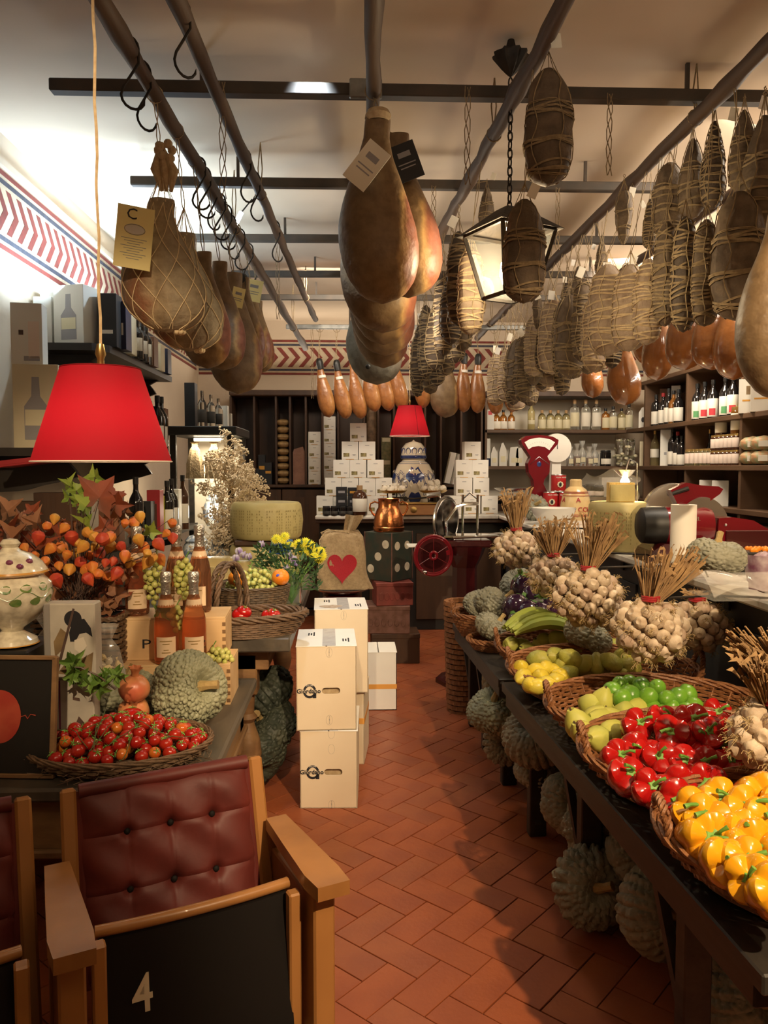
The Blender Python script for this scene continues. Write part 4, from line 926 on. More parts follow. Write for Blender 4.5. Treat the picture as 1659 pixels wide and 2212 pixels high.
# flower bouquet in a glass vase
df = 3.95; pf_ = W(630, 1290, df)
t = thing('flower_vase', 'bouquet of yellow daisies and pale lisianthus in a glass vase at the table edge', 'flowers', (pf_.x, df, ZU))
MB().lathe([(.05, 0), (.055, .02), (.05, .14), (.058, .17), (.055, .172), (.047, .14), (.05, .02), (0, .015)], 24, capt=False).build('vase', m_glass, t)
V0 = Vector((pf_.x, df, ZU)); sm_ = MB(); lf_ = MB()
m_yf = mat('yellow_petals', (.72, .68, .03), (.65, .55, .02), 30, .6); m_fc = mat('daisy_centre', (.4, .42, .04), None, 8, .8); m_lis = mat('lisianthus_petals', (.68, .66, .66), (.25, .14, .42), 30, .6); m_dg = mat('dark_foliage', (.03, .07, .025), (.05, .11, .035), 20, .6)
def daisy():
    mb = MB(); 
    for ring, (r, n, z) in enumerate(((.024, 18, .0), (.018, 14, .004), (.012, 10, .007))):
        for k in range(n):
            a = 2 * PI * (k + .5 * ring) / n; d_ = Vector((math.cos(a), math.sin(a), 0)); s_ = Vector((-math.sin(a), math.cos(a), 0)) * .003
            mb.add([d_ * .003 + Vector((0, 0, z)), d_ * r * .6 + s_ + Vector((0, 0, z + .004)), d_ * r + Vector((0, 0, z)), d_ * r * .6 - s_ + Vector((0, 0, z + .004))], [(0, 1, 2, 3)])
    mb.mi(1).ball((0, 0, .008), .006, 8, 5, (1, 1, .6)); return mb.mesh('daisy', (m_yf, m_fc), False)
dme = daisy()
def lis():
    mb = MB(); 
    for k in range(7): a = k * 2.4; mb.ball((.007 * math.cos(a), .007 * math.sin(a), .012), .014, 8, 6, (.9, .35, 1.3), rot=(.35 * math.cos(a), .3 * math.sin(a), a))
    return mb.mesh('lisianthus', m_lis)
lime_ = lis()
for px, py in ((597, 1165), (608, 1168), (615, 1160), (625, 1178), (645, 1175), (660, 1172), (670, 1178), (652, 1188), (665, 1192), (675, 1192), (683, 1195), (692, 1190), (680, 1202), (690, 1210), (695, 1200)):
    q = W(px, py, df + rnd.uniform(-.05, .05)) - V0; link('daisy', dme, t, q, (rnd.uniform(.5, 1.4), rnd.uniform(-.4, .5), 0), 1.3); sm_.tube([(0, 0, .05), q * .5 + Vector((0, 0, .05)), q], .0018, 4)
for px, py in ((517, 1195), (525, 1203), (538, 1207), (625, 1205), (632, 1212), (635, 1222), (620, 1230), (565, 1180), (510, 1210)):
    q = W(px, py, df) - V0; link('lisianthus', lime_, t, q, (rnd.uniform(-.3, .9), rnd.uniform(-.5, .5), 0), 1.0); sm_.tube([(0, 0, .05), q * .5 + Vector((0, 0, .06)), q], .0018, 4)
for k in range(420):
    u = rnd.random(); px = rnd.uniform(555, 690); py = rnd.uniform(1175, 1275) if px > 600 else rnd.uniform(1180, 1230); q = W(px, py, df + rnd.uniform(-.08, .08)) - V0; a = rnd.uniform(0, 6.28); l = rnd.uniform(.025, .05)
    d_ = Vector((math.cos(a) * .7, math.sin(a) * .5, rnd.uniform(-.2, 1))).normalized() * l; s_ = d_.cross(Vector((0, 1, .3))).normalized() * l * .16
    lf_.add([q, q + d_ * .5 + s_, q + d_, q + d_ * .5 - s_], [(0, 1, 2, 3)])
for k in range(30): q = W(rnd.uniform(565, 690), rnd.uniform(1190, 1260), df) - V0; sm_.tube([(0, 0, .02), q * .5 + Vector((0, 0, .04)), q], .0014, 3)
sm_.build('stems', m_stem, t); stuff(lf_.build('foliage', m_dg, t, False))
MB().bb((0, 0, 0), (.11, .004, .09), .001).build('blue_card', mat('blue_card', (.05, .13, .3), None, 8, .5), t, False, W(607, 1180, 4.05) - V0, (0, .2, .2))
# ---------------------------------------------------------------- stacked cartons in the aisle
def carton(c, rz, w, d, h, label, holes=True, logo=True, m=m_carton, band=None, rot=None):
    t = thing('carton', label, 'box', c, rz, 'cartons standing in the aisle', rot=rot)
    t_ = .004; hw, hh_ = .08, .014; zz = h * .47
    b = MB()
    if holes:
        # front face with a hand hole cut through it
        xs = [-w / 2, .02 - hw / 2 + hh_, .02 + hw / 2 - hh_ + .0, w / 2]; n = 8
        hole = [(.02 + hw / 2 - hh_ + hh_ * math.cos(a), zz + hh_ * math.sin(a)) for a in [(-PI / 2 + PI * k / n) for k in range(n + 1)]] + [(.02 - hw / 2 + hh_ + hh_ * math.cos(a), zz + hh_ * math.sin(a)) for a in [(PI / 2 + PI * k / n) for k in range(n + 1)]]
        N = len(hole); outer = []
        for (x, z) in hole:
            dx, dz = x - .02, z - zz; s_ = min((w / 2 - (.02 if dx > 0 else -.02)) / abs(dx) if abs(dx) > 1e-6 else 1e9, ((h - zz) if dz > 0 else zz) / abs(dz) if abs(dz) > 1e-6 else 1e9); outer.append((.02 + dx * s_, zz + dz * s_))
        # add the four corners by snapping the nearest outer point
        for cx, cz in ((w / 2, 0), (w / 2, h), (-w / 2, h), (-w / 2, 0)):
            k = min(range(N), key=lambda i: (outer[i][0] - cx) ** 2 + (outer[i][1] - cz) ** 2); outer[k] = (cx, cz)
        for y in (-d / 2, -d / 2 + t_):
            vs = [(x, y, z) for x, z in hole] + [(x, y, z) for x, z in outer]; b.add(vs, [(k, (k + 1) % N, N + (k + 1) % N, N + k) for k in range(N)])
        b.add([(x, -d / 2, z) for x, z in hole] + [(x, -d / 2 + t_, z) for x, z in hole], [(k, (k + 1) % N, N + (k + 1) % N, N + k) for k in range(N)])
    else: b.box((0, -d / 2 + t_ / 2, h / 2), (w, t_, h))
    b.box((0, d / 2 - t_ / 2, h / 2), (w, t_, h)); b.box((w / 2 - t_ / 2, 0, h / 2), (t_, d, h)); b.box((-w / 2 + t_ / 2, 0, h / 2), (t_, d, h)); b.box((0, 0, t_ / 2), (w, d, t_))
    body = b.build('body', m, t, False)
    for s in (-1, 1): MB().bb((s * (w / 4 + .0005), 0, h + .0015), (w / 2 - .001, d + .002, .004), .001).build('flap', m_white if logo else m, t, False, rot=(0, s * .006, 0))
    if holes: MB().box((0, 0, h * .48), (w * .9, d * .9, h * .9)).build('contents', m_twinel, t, False)
    if logo:
        MB().box((.012, 0, h + .0042), (.058, d, .0006)).build('tape', m_tapeg, t, False)
        lg = MB(); cx, cz = -w * .28, zz; Mx = Matrix.Translation((0, -d / 2 - .0002, 0)) @ Matrix.Rotation(PI / 2, 4, 'X')
        for a0, a1 in ((.25, PI - .25), (PI + .25, 2 * PI - .25)):
            ks = [a0 + (a1 - a0) * k / 12 for k in range(13)]; lg.prism([(cx + .029 * math.cos(a), cz + .031 * math.sin(a)) for a in ks] + [(cx + .019 * math.cos(a), cz + .021 * math.sin(a)) for a in reversed(ks)], 0, .0006, Mx)
        lg.prism([(cx + .014, cz - .031), (cx + .029, cz - .031), (cx + .029, cz - .01), (cx + .014, cz - .016)], 0, .0006, Mx)
        lg.build('logo', m_print, body, False)
        text('Giordano', .027, m_print, body, (cx - .004, -d / 2 - .0009, cz), name='lettering', bold=.0007); text('SALUMI', .009, m_white, body, (cx, -d / 2 - .001, cz + .025), name='lettering')
        ov = MB()
        for z in ((h * .93, h * .12) if c[2] > .1 else (h * .97, h * .77, h * .04)): ov.tube([(.012 + .014 * math.cos(k * PI / 10), -d / 2 - .0003, z + .022 * math.sin(k * PI / 10)) for k in range(20)], .0004, 3, True)
        ov.build('printed_ovals', m_grey, body, False)
        for z in ((h * .93, h * .12) if c[2] > .1 else (h * .05,)):
            text('IT 9 407 L CE', .006, m_grey, body, (.012, -d / 2 - .0006, z), (PI / 2, PI / 2, 0), name='lettering')
        for dx, dy in ((-.08, .06), (.075, -.07)):
            for q in range(3): text(('CONSERVARE', 'IN LUOGO', 'FRESCO ASCIUTTO')[q], .009, m_print, t, (dx * w / .26 + q * .012, dy, h + .0042), (0, 0, PI / 2), name='lettering')
    if band: MB().bb((0, 0, h * band), (w + .002, d + .002, .03), .0005).build('tape_band', m_tape, t, False)
    return t
zf = lambda px, py: Zp(px, py, 0)
k0 = zf(712, 1748)
hA = .352
carton((k0.x + .002, k0.y + .19, 0), -.03, .252, .36, .345, 'lower cream carton with a hand hole at the front of the aisle stack')
q = W(702, 1400, k0.y + .0)
carton((q.x - .0, k0.y + .19, .351), .03, .262, .36, .37, 'upper cream carton with white taped top on the front stack')
q = W(742, 1480, 3.95); carton((q.x + .0, 4.02, 0), -.1, .24, .3, .37, 'lower cream carton mostly hidden behind the front stack', False, False, band=.6)
q = W(735, 1400, 3.9); carton((q.x, 4.0, .376), .04, .265, .34, .42, 'taller cream carton with a torn label patch behind the front stack', False, True)
MB().prism([(-.05 + .055 * math.cos(k) * (1 + .2 * math.sin(3 * k)), -.1 + .04 * math.sin(k) * (1 + .2 * math.cos(5 * k))) for k in [i * .45 for i in range(14)]], .4243, .4249).build('torn_patch', mat('torn_card', (.42, .3, .2), (.6, .5, .4), 40, .9), bpy.data.objects['carton.003'], False)
q = zf(822, 1535); carton((q.x - .012, q.y + .15, 0), 0, .225, .28, .36, 'plain white carton with an orange tape band standing on the tiles', False, False, m_white, .41)
# ---------------------------------------------------------------- sack with heart, drum scale, tins, copper pot
m_sack = mat('burlap', (.46, .34, .2), (.36, .26, .15), 60, .9, bump=.5, bsc=200)
m_heart = mat('glitter_red', (.4, .008, .02), (.55, .02, .04), 300, .35, bump=.6, bsc=400)
ds = 5.6; pk_ = W(738, 1268, ds)
drm = thing('weighing_scale', 'old red drum scale with a round steel pan carrying the sack', 'scale', (pk_.x, ds + .02, 0)); zp = pk_.z
MB().lathe([(.16, 0), (.17, .03), (.13, .08), (.12, .3), (.15, .4), (.17, zp - .12), (.13, zp - .06), (.03, zp - .03)], 30).build('drum', m_darkred, drm)
MB().lathe([(0, zp - .045), (.13, zp - .04), (.205, zp - .012), (.21, zp - .005), (.2, zp - .006), (.13, zp - .025), (0, zp - .03)], 40).build('pan', m_steel, drm)
t = thing('burlap_sack', 'tied burlap sack with a large glittering red heart', 'bag', (pk_.x + .005, ds, zp - .012)); SH = .42
def sackr(u, z): return 1
sk = MB(); nu, nv = 40, 28; vs = []
for j in range(nv + 1):
    v = j / nv; z = SH * v; hw = (.185 - .035 * v) if v < .9 else .15 - .03 * (v - .9) * 10; dp = .085 * math.sin(PI * min(1, .12 + v * .8)) ** .5 * (1 if v < .93 else .5)
    for i in range(nu):
        a = 2 * PI * i / nu; ca_, sa_ = math.cos(a), math.sin(a); x = hw * abs(ca_) ** .6 * (1 if ca_ > 0 else -1); y = dp * abs(sa_) ** .8 * (1 if sa_ > 0 else -1)
        x += .012 * math.sin(9 * v + 2) * (1 - v) + (.03 * (1 - v) ** 3 if ca_ > 0 else 0); y += .006 * math.sin(7 * a + 11 * v); zz = z + .008 * math.sin(3 * a) * v
        vs.append((x, y, zz))
sk.add(vs, [(j * nu + i, j * nu + (i + 1) % nu, (j + 1) * nu + (i + 1) % nu, (j + 1) * nu + i) for j in range(nv) for i in range(nu)] + [tuple(range(nu - 1, -1, -1)), tuple(nv * nu + i for i in range(nu))])
sk.build('sack_body', m_sack, t)
nk = MB(); nk.grid(lambda u, v: Vector((-.0 + .04 + (u - .5) * (.07 + .06 * v) + .05 * v, .02 * math.sin(u * 9) , SH - .03 + .15 * v - .02 * u * v)), 16, 8); nk.grid(lambda u, v: Vector((.04 + (u - .5) * (.07 + .06 * v) + .05 * v, .03 + .02 * math.sin(u * 9), SH - .03 + .14 * v)), 16, 8); nk.build('gathered_neck', m_sack, t)
tc_ = MB(); rope(tc_, [(-.12, -.02, SH - .05), (-.15, -.05, SH - .01), (-.1, -.06, SH + .015), (-.03, -.05, SH + .0), (.05, -.04, SH - .01), (.0, .03, SH + .0), (-.08, .03, SH - .0)], .003, .0035, 2, 20, 5, False, 8); tc_.tube([(-.12, -.05, SH - .01), (-.16, -.07, SH - .06), (-.155, -.085, SH - .12)], .004, 6); tc_.build('drawstring', m_twinel, t)
hp = []
for k in range(40):
    a = 2 * PI * k / 40; hp.append((16 * math.sin(a) ** 3 / 17 * .112, (13 * math.cos(a) - 5 * math.cos(2 * a) - 2 * math.cos(3 * a) - math.cos(4 * a)) / 17 * .125 + .17))
vs = [(0 + .0, -.094, .17)] + [(x, -.0935 + .03 * (abs(x) / .17) ** 2 * 1.2 + 0, z) for x, z in hp]; ht = MB(); ht.add(vs + [(x, y - .003, z) for x, y, z in vs], [(0 + 41, i + 1 + 41, (i + 1) % 40 + 1 + 41) for i in range(40)] + [(i + 1, (i + 1) % 40 + 1, (i + 1) % 40 + 42, i + 42) for i in range(40)]); ht.build('heart', m_heart, t, False)
dtn = 5.95
m_die = mat('green_black_tin', (.03, .045, .035), (.06, .05, .035), 12, .45, .2); m_dot = mat('cream_dots', (.62, .57, .44), (.5, .42, .32), 30, .6)
m_pinkt = mat('faded_red_tin', (.24, .05, .04), (.17, .04, .03), 14, .5, .2); m_brt = mat('brown_patterned_tin', (.13, .06, .04), (.2, .1, .08), 22, .5, .2)
def tinbox(pxc, py0, py1, wpx, rz, m, label, dep=.26, dots=None, lid=True):
    a, b = W(pxc, py0, dtn), W(pxc, py1, dtn); w = wpx / 1680 * dtn; h = a.z - b.z
    t = thing('old_tin', label, 'tin', (a.x, dtn + .05, b.z), rz, 'stack of old tins'); MB().bb((0, 0, h * .46), (w, dep, h * .92), .004).build('body', m, t, False)
    if lid: MB().bb((0, 0, h * .9), (w + .006, dep + .006, h * .16), .004).build('lid', m, t, False)
    return t, w, h
zc_ = [1402, 1337, 1276, 1226, 1150]
tt, w, h = tinbox(853, 1337, 1402, 104, .02, m_darkwood, 'dark tin at the bottom of the stack standing on the floor'); tt.location.z = 0
za = bpy.data.objects['old_tin'].location.z
def stackz(t, h): return t.location.z + h
tz = 0 + h * .985
for (pc, y0, y1, wp, rz, m, lb) in ((837, 1276, 1337, 98, -.05, m_brt, 'brown tin with a worn flower pattern, second from the floor'), (848, 1226, 1276, 80, .1, m_pinkt, 'faded pinkish red tin with embossed medallions below the dotted box')):
    tt, w, h = tinbox(pc, y0, y1, wp, rz, m, lb); tt.location.z = tz; tz += h * .985
    em = MB()
    for k in range(6): em.tube([(-w * .36 + w * .144 * k + .018 * math.cos(q * PI / 6), -.134, h * .4 + .03 * math.sin(q * PI / 6)) for q in range(12)], .002, 4, True)
    em.build('embossed_medallions', m, tt)
a, b = W(841, 1150, dtn), W(841, 1226, dtn); h = a.z - tz
t = thing('dotted_box', 'green black metal box with cream dots like a die below the copper pot', 'box', (a.x, dtn + .12, tz), PI / 4 + .08, 'stack of old tins'); w = .265
MB().bb((0, 0, h / 2), (w, w, h), .006).build('body', m_die, t, False)
for s_, pts in (('a', ((-.07, .05), (.0, .0), (.07, -.05))), ('b', ((-.06, .06), (.06, .06), (-.06, -.06), (.06, -.06)))):
    for x, z in pts:
        d_ = MB()
        if s_ == 'a': Mx = Matrix.Translation((-w / 2 - .0005, 0, h / 2)) @ Matrix.Rotation(-PI / 2, 4, 'Z') @ Matrix.Rotation(PI / 2, 4, 'X')
        else: Mx = Matrix.Translation((0, -w / 2 - .0005, h / 2)) @ Matrix.Rotation(PI / 2, 4, 'X')
        d_.prism([(x * 1.05 + .033 * math.cos(q * PI / 9), (z if s_ == 'b' else -z * 1.4 * -1 * -1) * (h / .27) + .033 * math.sin(q * PI / 9)) for q in range(18)], 0, .0012, Mx); d_.build('dot', m_dot, t, False)
ed = MB()
for x in (-1, 1):
    for y in (-1, 1): ed.bb((x * w / 2, y * w / 2, h / 2), (.008, .008, h), .002)
ed.build('edge_strip', m_brt, t, False)
t = thing('copper_pot', 'hammered copper pot with two curled handles on the dotted box', 'pot', (a.x + .0, dtn + .1, tz + h + .001), sc=1.1); ph2 = .232
MB().lathe([(0, 0), (.105, .0), (.112, .01), (.112, .03), (.107, .035), (.108, .06), (.1, .11), (.085, .155), (.075, .17), (.075, .225), (.08, .232), (.076, .232), (.07, .225), (.07, .17), (.08, .15), (0, .05)], 40).build('pot_body', m_copper, t)
for s in (-1, 1):
    MB().tube([(s * .07, 0, .2), (s * .1, 0, .21), (s * .13, 0, .195), (s * .135, 0, .165), (s * .118, 0, .13), (s * .1, 0, .11)], [.006, .007, .007, .007, .006, .009], 8).build('handle', m_copper, t)
# ================================================================ bottles, jars, boxes
def gm(name, col, rough=.06, tr=.85): return mat(name, col, None, 8, rough, trans=tr)
g_clear = gm('bottle_clear', (.93, .95, .93), .04, 1); g_dark = mat('bottle_dark', (.012, .01, .01), None, 8, .1, coat=.4); g_amber = gm('bottle_amber', (.7, .3, .06), .05, .8); g_pale = gm('bottle_pale_yellow', (.85, .75, .4), .05, .9); g_brown = mat('bottle_brown', (.06, .022, .01), None, 8, .1, coat=.4); g_white = gm('jar_frosted', (.8, .8, .75), .2, .6)
m_cork = mat('cork', (.4, .25, .12), None, 8, .8); m_capblk = mat('black_cap', (.02, .02, .02), None, 8, .3); m_goldcap = mat('gold_lid', (.6, .42, .15), None, 8, .3, .9)
lab_w = mat('white_label', (.76, .72, .62), None, 8, .6); lab_c = mat('cream_paper_label', (.68, .62, .42), None, 8, .6); lab_r = mat('red_label', (.5, .04, .05), None, 8, .5); lab_g = mat('green_label', (.1, .3, .12), None, 8, .5); lab_d = mat('dark_label', (.05, .045, .04), None, 8, .5); lab_pk = mat('pinkish_label', (.7, .58, .5), None, 8, .6)
BP = {'wine': [(0, .01), (.5, 0), (.5, .05), (.5, 1.9), (.42, 2.15), (.2, 2.45), (.17, 2.6), (.17, 3.0)],
      'spirit': [(0, .01), (.5, 0), (.52, .05), (.52, 1.5), (.46, 1.68), (.2, 1.82), (.17, 1.9), (.17, 2.15)],
      'flask': [(0, .01), (.48, 0), (.52, .1), (.52, 1.2), (.4, 1.45), (.18, 1.6), (.17, 1.8)],
      'jar': [(0, .01), (.48, 0), (.5, .06), (.5, .98), (.42, 1.06), (.4, 1.12)],
      'tall': [(0, .01), (.5, 0), (.5, .1), (.48, 1.6), (.3, 1.9), (.17, 2.2), (.16, 3.2)]}
BC = {}
def bottle(loc, h, w, kind, gl, lab, cap, label, group, lz=(.12, .5), rz=0, col=None, name='bottle', cat='bottle', lab2=None):
    key = (kind, gl.name, lab.name if lab else '', cap.name if cap else '', lz, lab2.name if lab2 else '')
    pr = BP[kind]; H0 = pr[-1][1]; sx = w; sz = h / (H0 * 1.06)
    if key not in BC:
        me = MB().lathe(pr, 18).mesh('glass', gl); lm = None
        if lab: 
            q = MB(); q.lathe([(.523, lz[0] * H0), (.53, lz[0] * H0 + .01), (.53, lz[1] * H0 - .01), (.523, lz[1] * H0)], 12, a0=-PI / 2 - 1.15, a1=-PI / 2 + 1.15); lm = q.mesh('label', lab)
        l2 = None
        if lab2: l2 = MB().lathe([(.535, (lz[0] + .04) * H0), (.535, (lz[0] * .4 + lz[1] * .6 - .0) * H0 * .8)], 6, a0=-PI / 2 - .6, a1=-PI / 2 + .5).mesh('label_print', lab2)
        cm = None
        if cap: rc = pr[-1][0] * 1.12; cm = MB().lathe([(rc, H0 - (.1 if kind == 'jar' else .18)), (rc * 1.03, H0), (rc * 1.0, H0 * 1.06), (0, H0 * 1.06)], 14).mesh('cap', cap)
        BC[key] = (me, lm, cm, l2)
    me, lm, cm, l2 = BC[key]
    t = thing(name, label, cat, loc, rz, group)
    for nm, mm in (('glass', me), ('label', lm), ('cap', cm), ('label_print', l2)):
        if mm: link(nm, mm, t, sc=(sx, sx, sz))
    return t
def carton_box(loc, w, d, h, label, group, m=m_white, rz=0, art=None, name='gift_box', top=None):
    t = thing(name, label, 'box', loc, rz, group); MB().bb((0, 0, h / 2), (w, d, h), .0015).build('body', m, t, False)
    if art == 'bottle':
        mk = MB(); Mx = Matrix.Translation((0, -d / 2, 0)) @ Matrix.Rotation(PI / 2, 4, 'X')
        P = [(-.32, .1), (.32, .1), (.32, .5), (.12, .62), (.1, .85), (-.1, .85), (-.12, .62), (-.32, .5)]
        mk.prism([(x * w * .8, y * h) for x, y in P], 0, .0008, Mx); mk.build('printed_bottle', m_grey, t, False)
        MB().prism([(x * w, y * h) for x, y in ((-.24, .27), (.24, .27), (.24, .46), (-.24, .46))], 0, .0014, Mx).build('printed_label', lab_c, t, False)
    elif art:
        Mx = Matrix.Translation((0, -d / 2, 0)) @ Matrix.Rotation(PI / 2, 4, 'X')
        for (x0, y0, x1, y1, mm) in art: MB().prism([(x0 * w, y0 * h), (x1 * w, y0 * h), (x1 * w, y1 * h), (x0 * w, y1 * h)], 0, .0008, Mx).build('printed_label', mm, t, False)
    return t
m_navy = mat('navy_card', (.015, .02, .05), None, 8, .45); m_brownc = mat('brown_card', (.16, .07, .035), None, 8, .5); m_creamc = mat('cream_card', (.62, .55, .38), None, 8, .6); m_redc = mat('red_card', (.35, .02, .025), None, 8, .45); m_lw = mat('offwhite_card', (.66, .64, .58), None, 8, .6); m_blk2 = mat('matt_black_card', (.018, .018, .02), None, 8, .5)
# ---- left top shelf
def on_shelf(px0, px1, py0, z, y):
    a = W(px0, 900, y); b = W(px1, 900, y); h = W((px0 + px1) / 2, py0, y).z - z; return (a.x + b.x) / 2, b.x - a.x, h
G1 = 'boxes and bottles on the top left shelf'
xx, w, h = on_shelf(72, 130, 622, ZL1, 4.0); carton_box((xx + .02, 4.1, ZL1), .13, .13, h, 'white box with a bottle picture, second from the left on the top left shelf', G1, m_lw, .25, 'bottle')
xx, w, h = on_shelf(128, 216, 622, ZL1, 4.0); carton_box((xx, 4.0, ZL1), .17, .14, h, 'wide white box with a bottle picture behind the lamp cord', G1, m_lw, -.3, 'bottle')
for k, (px0, px1, py0, y, m, lb, art) in enumerate(((5, 45, 635, 3.92, m_lw, 'plain pale box at the far left end of the top left shelf', None), (222, 262, 638, 4.02, m_blk2, 'black box just right of the lamp cord', [(-.3, .25, .3, .32, lab_w)]), (262, 272, 655, 4.1, m_navy, 'navy box with a white sticker beside the black box', [(-.3, .3, .3, .55, lab_w)]), (270, 287, 670, 4.25, m_creamc, 'slim cream box right of the navy box', None), (318, 336, 730, 4.75, m_brownc, 'brown box near the far end of the top left shelf', [(-.2, .2, .2, .3, lab_w)]), (334, 350, 745, 4.95, m_creamc, 'cream box near the far end of the top left shelf', None), (349, 364, 755, 5.1, m_navy, 'blue box at the far end of the top left shelf', None))):
    xx, w, h = on_shelf(px0, px1, py0, ZL1, y)
    xx = max(xx, -1.5) if k else xx; carton_box((max(xx, XL + .07) , y + (.0 if k else .1), ZL1), max(.07, min(.12, w)), .1, h, lb, G1, m, 0, art)
for k, (px, py0, y) in enumerate(((291, 690, 4.4), (302, 697, 4.52), (311, 705, 4.64))):
    xx, w, h = on_shelf(px - 8, px + 8, py0, ZL1, y); bottle((xx + .02, y, ZL1), h, .07, 'wine', g_dark, lab_w, m_capblk, 'white labelled dark bottle, %s of three near the netted ham on the top shelf' % ORD[k], G1, (.2, .55))
# tall box stack at the left edge, on the middle shelf
hz = W(65, 790, 3.55).z - ZL2
carton_box((W(85, 900, 3.55).x - .0, 3.56, ZL2), .19, .13, hz, 'large cream box with a bottle picture left of the big red lamp', 'boxes on the middle left shelf', m_creamc, .12, 'bottle')
hz2 = W(65, 658, 3.55).z - ZL2 - hz
carton_box((W(66, 900, 3.55).x, 3.56, ZL2 + hz), .13, .1, hz2, 'white box with a small stag mark stacked on the cream bottle box', 'boxes on the middle left shelf', m_lw, .15, [(-.25, .48, -.1, .56, m_ink), (.05, .1, .4, .7, lab_pk), (-.1, .06, .4, .14, m_grey)])
# ---- middle shelf behind lamp
G2 = 'bottles and boxes on the middle left shelf'
for k, (px, y, h, w, m) in enumerate(((305, 4.2, .3, .07, m_darkwood), (318, 4.35, .34, .06, m_creamc), (327, 4.45, .34, .06, m_blk2), (338, 4.55, .3, .07, m_navy), (362, 4.75, .28, .09, m_blk2), (378, 4.9, .28, .09, m_brownc))):
    xx = min(W(px, 900, y).x, -1.19); carton_box((xx, y, ZL2), w, .08, h, '%s tall box along the middle left shelf, %s from the front' % ({'dark_wood': 'dark brown', 'cream_card': 'cream', 'matt_black_card': 'black', 'navy_card': 'navy blue', 'brown_card': 'reddish brown'}[m.name], ORD[k]), G2, m, 0, [(-.35, .1, .35, .4, lab_w)] if k in (3, 4) else None)
for k, (px, y) in enumerate(((150, 3.8), (345, 4.62), (353, 4.7))): xx = W(px, 900, y).x; bottle((max(xx, XL + .08), y - .05 if k else y, ZL2), .33 if k else .4, .08, 'wine', g_dark if k else g_clear, lab_w, m_capblk, ('clear bottle standing above the shade of the large lamp', 'dark bottle between boxes on the middle left shelf', 'dark bottle next to the reddish box on the middle shelf')[k], G2)
o = MB().bb((0, 0, 0), (.3, .2, .03), .004).build('red_folder', m_redc, None, False, loc=(-1.32, 3.3, ZL2 - .075), rot=(0, -.1, .2)); 
bpy.data.objects.remove(o)
t = thing('red_tray', 'flat red tray poking out under the middle left shelf behind the lamp', 'tray', (-1.33, 3.45, ZL2 - .06), rot=(.0, -.12, .1)); MB().bb((0, 0, 0), (.34, .22, .012), .003).build('tray_base', m_redc, t, False); MB().bb((0, -.108, .012), (.34, .006, .02), .002).build('tray_lip', m_redc, t, False)
# ---- lowest shelf
G3 = 'bottles and boxes on the lowest left shelf'
low = [('box', 130, 3.5, .3, .2, m_darkwood, 'dark brown carton behind the oak leaves'), ('box', 30, 3.55, .26, .22, m_darkwood, 'dark carton at the left end of the lowest shelf'), ('box', 240, 3.9, .27, .1, m_brownc, 'brown box with a pale frame behind the autumn leaves'), ('box', 312, 4.45, .22, .09, m_blk2, 'black box with a white sticker right of the leaves'), ('box', 326, 4.55, .2, .06, m_darkwood, 'short dark brown box beside the black one'), ('box', 349, 4.6, .28, .075, m_redc, 'tall red box on the lowest shelf'), ('box', 359, 4.72, .24, .03, mat('yellow_card', (.6, .5, .05), None, 8, .5), 'thin yellow box behind the red one'), ('box', 375, 4.85, .25, .07, m_blk2, 'charcoal box in the middle of the lowest shelf'), ('box', 391, 4.95, .24, .08, mat('pale_blue_card', (.5, .58, .55), None, 8, .5), 'pale blue patterned box on the lowest shelf'), ('box', 405, 5.1, .27, .07, m_lw, 'white box with orange print near the shelf end')]
for kd, px, y, h, w, m, lb in low:
    xx = min(W(px, 1050, y).x, -1.15); carton_box((max(xx, XL + w / 2 + .02), y, ZL3), w, .09, h, lb, G3, m, 0, [(-.35, .12, .35, .3, lab_w)] if m is m_blk2 else ([(-.3, .1, .3, .5, m_tape), (-.3, .6, .3, .68, m_grey)] if m is m_lw else ([(-.35, .1, .35, .4, lab_d), (-.3, .6, .3, .9, lab_g)] if 'pale_blue' in m.name else None)))
for k, (px, y, h, gl) in enumerate(((303, 4.35, .36, g_dark), (385, 4.9, .33, g_dark), (398, 5.02, .34, g_dark), (420, 5.25, .36, g_brown), (55, 3.7, .17, g_clear), (104, 3.7, .18, g_clear))):
    xx = max(min(W(px, 1050, y).x, -1.13), XL + .06); bottle((xx, y - (.09 if k in (0, 1, 2) else 0), ZL3), h, .08 if k < 4 else .09, 'wine' if k < 4 else 'flask', gl, lab_w if k != 0 else None, m_capblk if k < 4 else m_steel, ('tall black bottle beside the black box on the lowest shelf', 'dark bottle with a pale neck on the lowest shelf', 'second dark bottle with a pale neck on the lowest shelf', 'brown spirit bottle with a white label at the end of the lowest shelf', 'small clear bottle with a steel cap at the far left behind the leaves', 'small clear bottle with a steel cap behind the green leaves')[k], G3)
# ================================================================ lit display cabinet
v = thing('glass_display_cabinet', 'black metal framed glass cabinet lit from inside left of the back cabinet', 'cabinet', (-1.0, 5.55, 0)); vh = 1.745; vw, vd = .42, .62
fr = MB()
for x in (-1, 1):
    for y in (-1, 1): fr.bb((x * (vw / 2 - .02), y * (vd / 2 - .02), vh / 2), (.04, .04, vh), .003)
for z in (.03, .75): 
    for y in (-1, 1): fr.bb((0, y * (vd / 2 - .02), z), (vw, .03, .04), .003)
    for x in (-1, 1): fr.bb((x * (vw / 2 - .02), 0, z), (.03, vd, .04), .003)
fr.build('frame', m_iron, v, False); MB().bb((0, 0, vh), (vw + .05, vd + .05, .06), .006).build('top_slab', m_black, v, False); MB().bb((0, 0, .38), (vw - .03, vd - .03, .7), .003).build('base_cupboard', m_black, v, False)
for z in (1.08, 1.42): MB().bb((0, 0, z), (vw - .07, vd - .07, .008), .001).build('glass_shelf', m_pane, v, False)
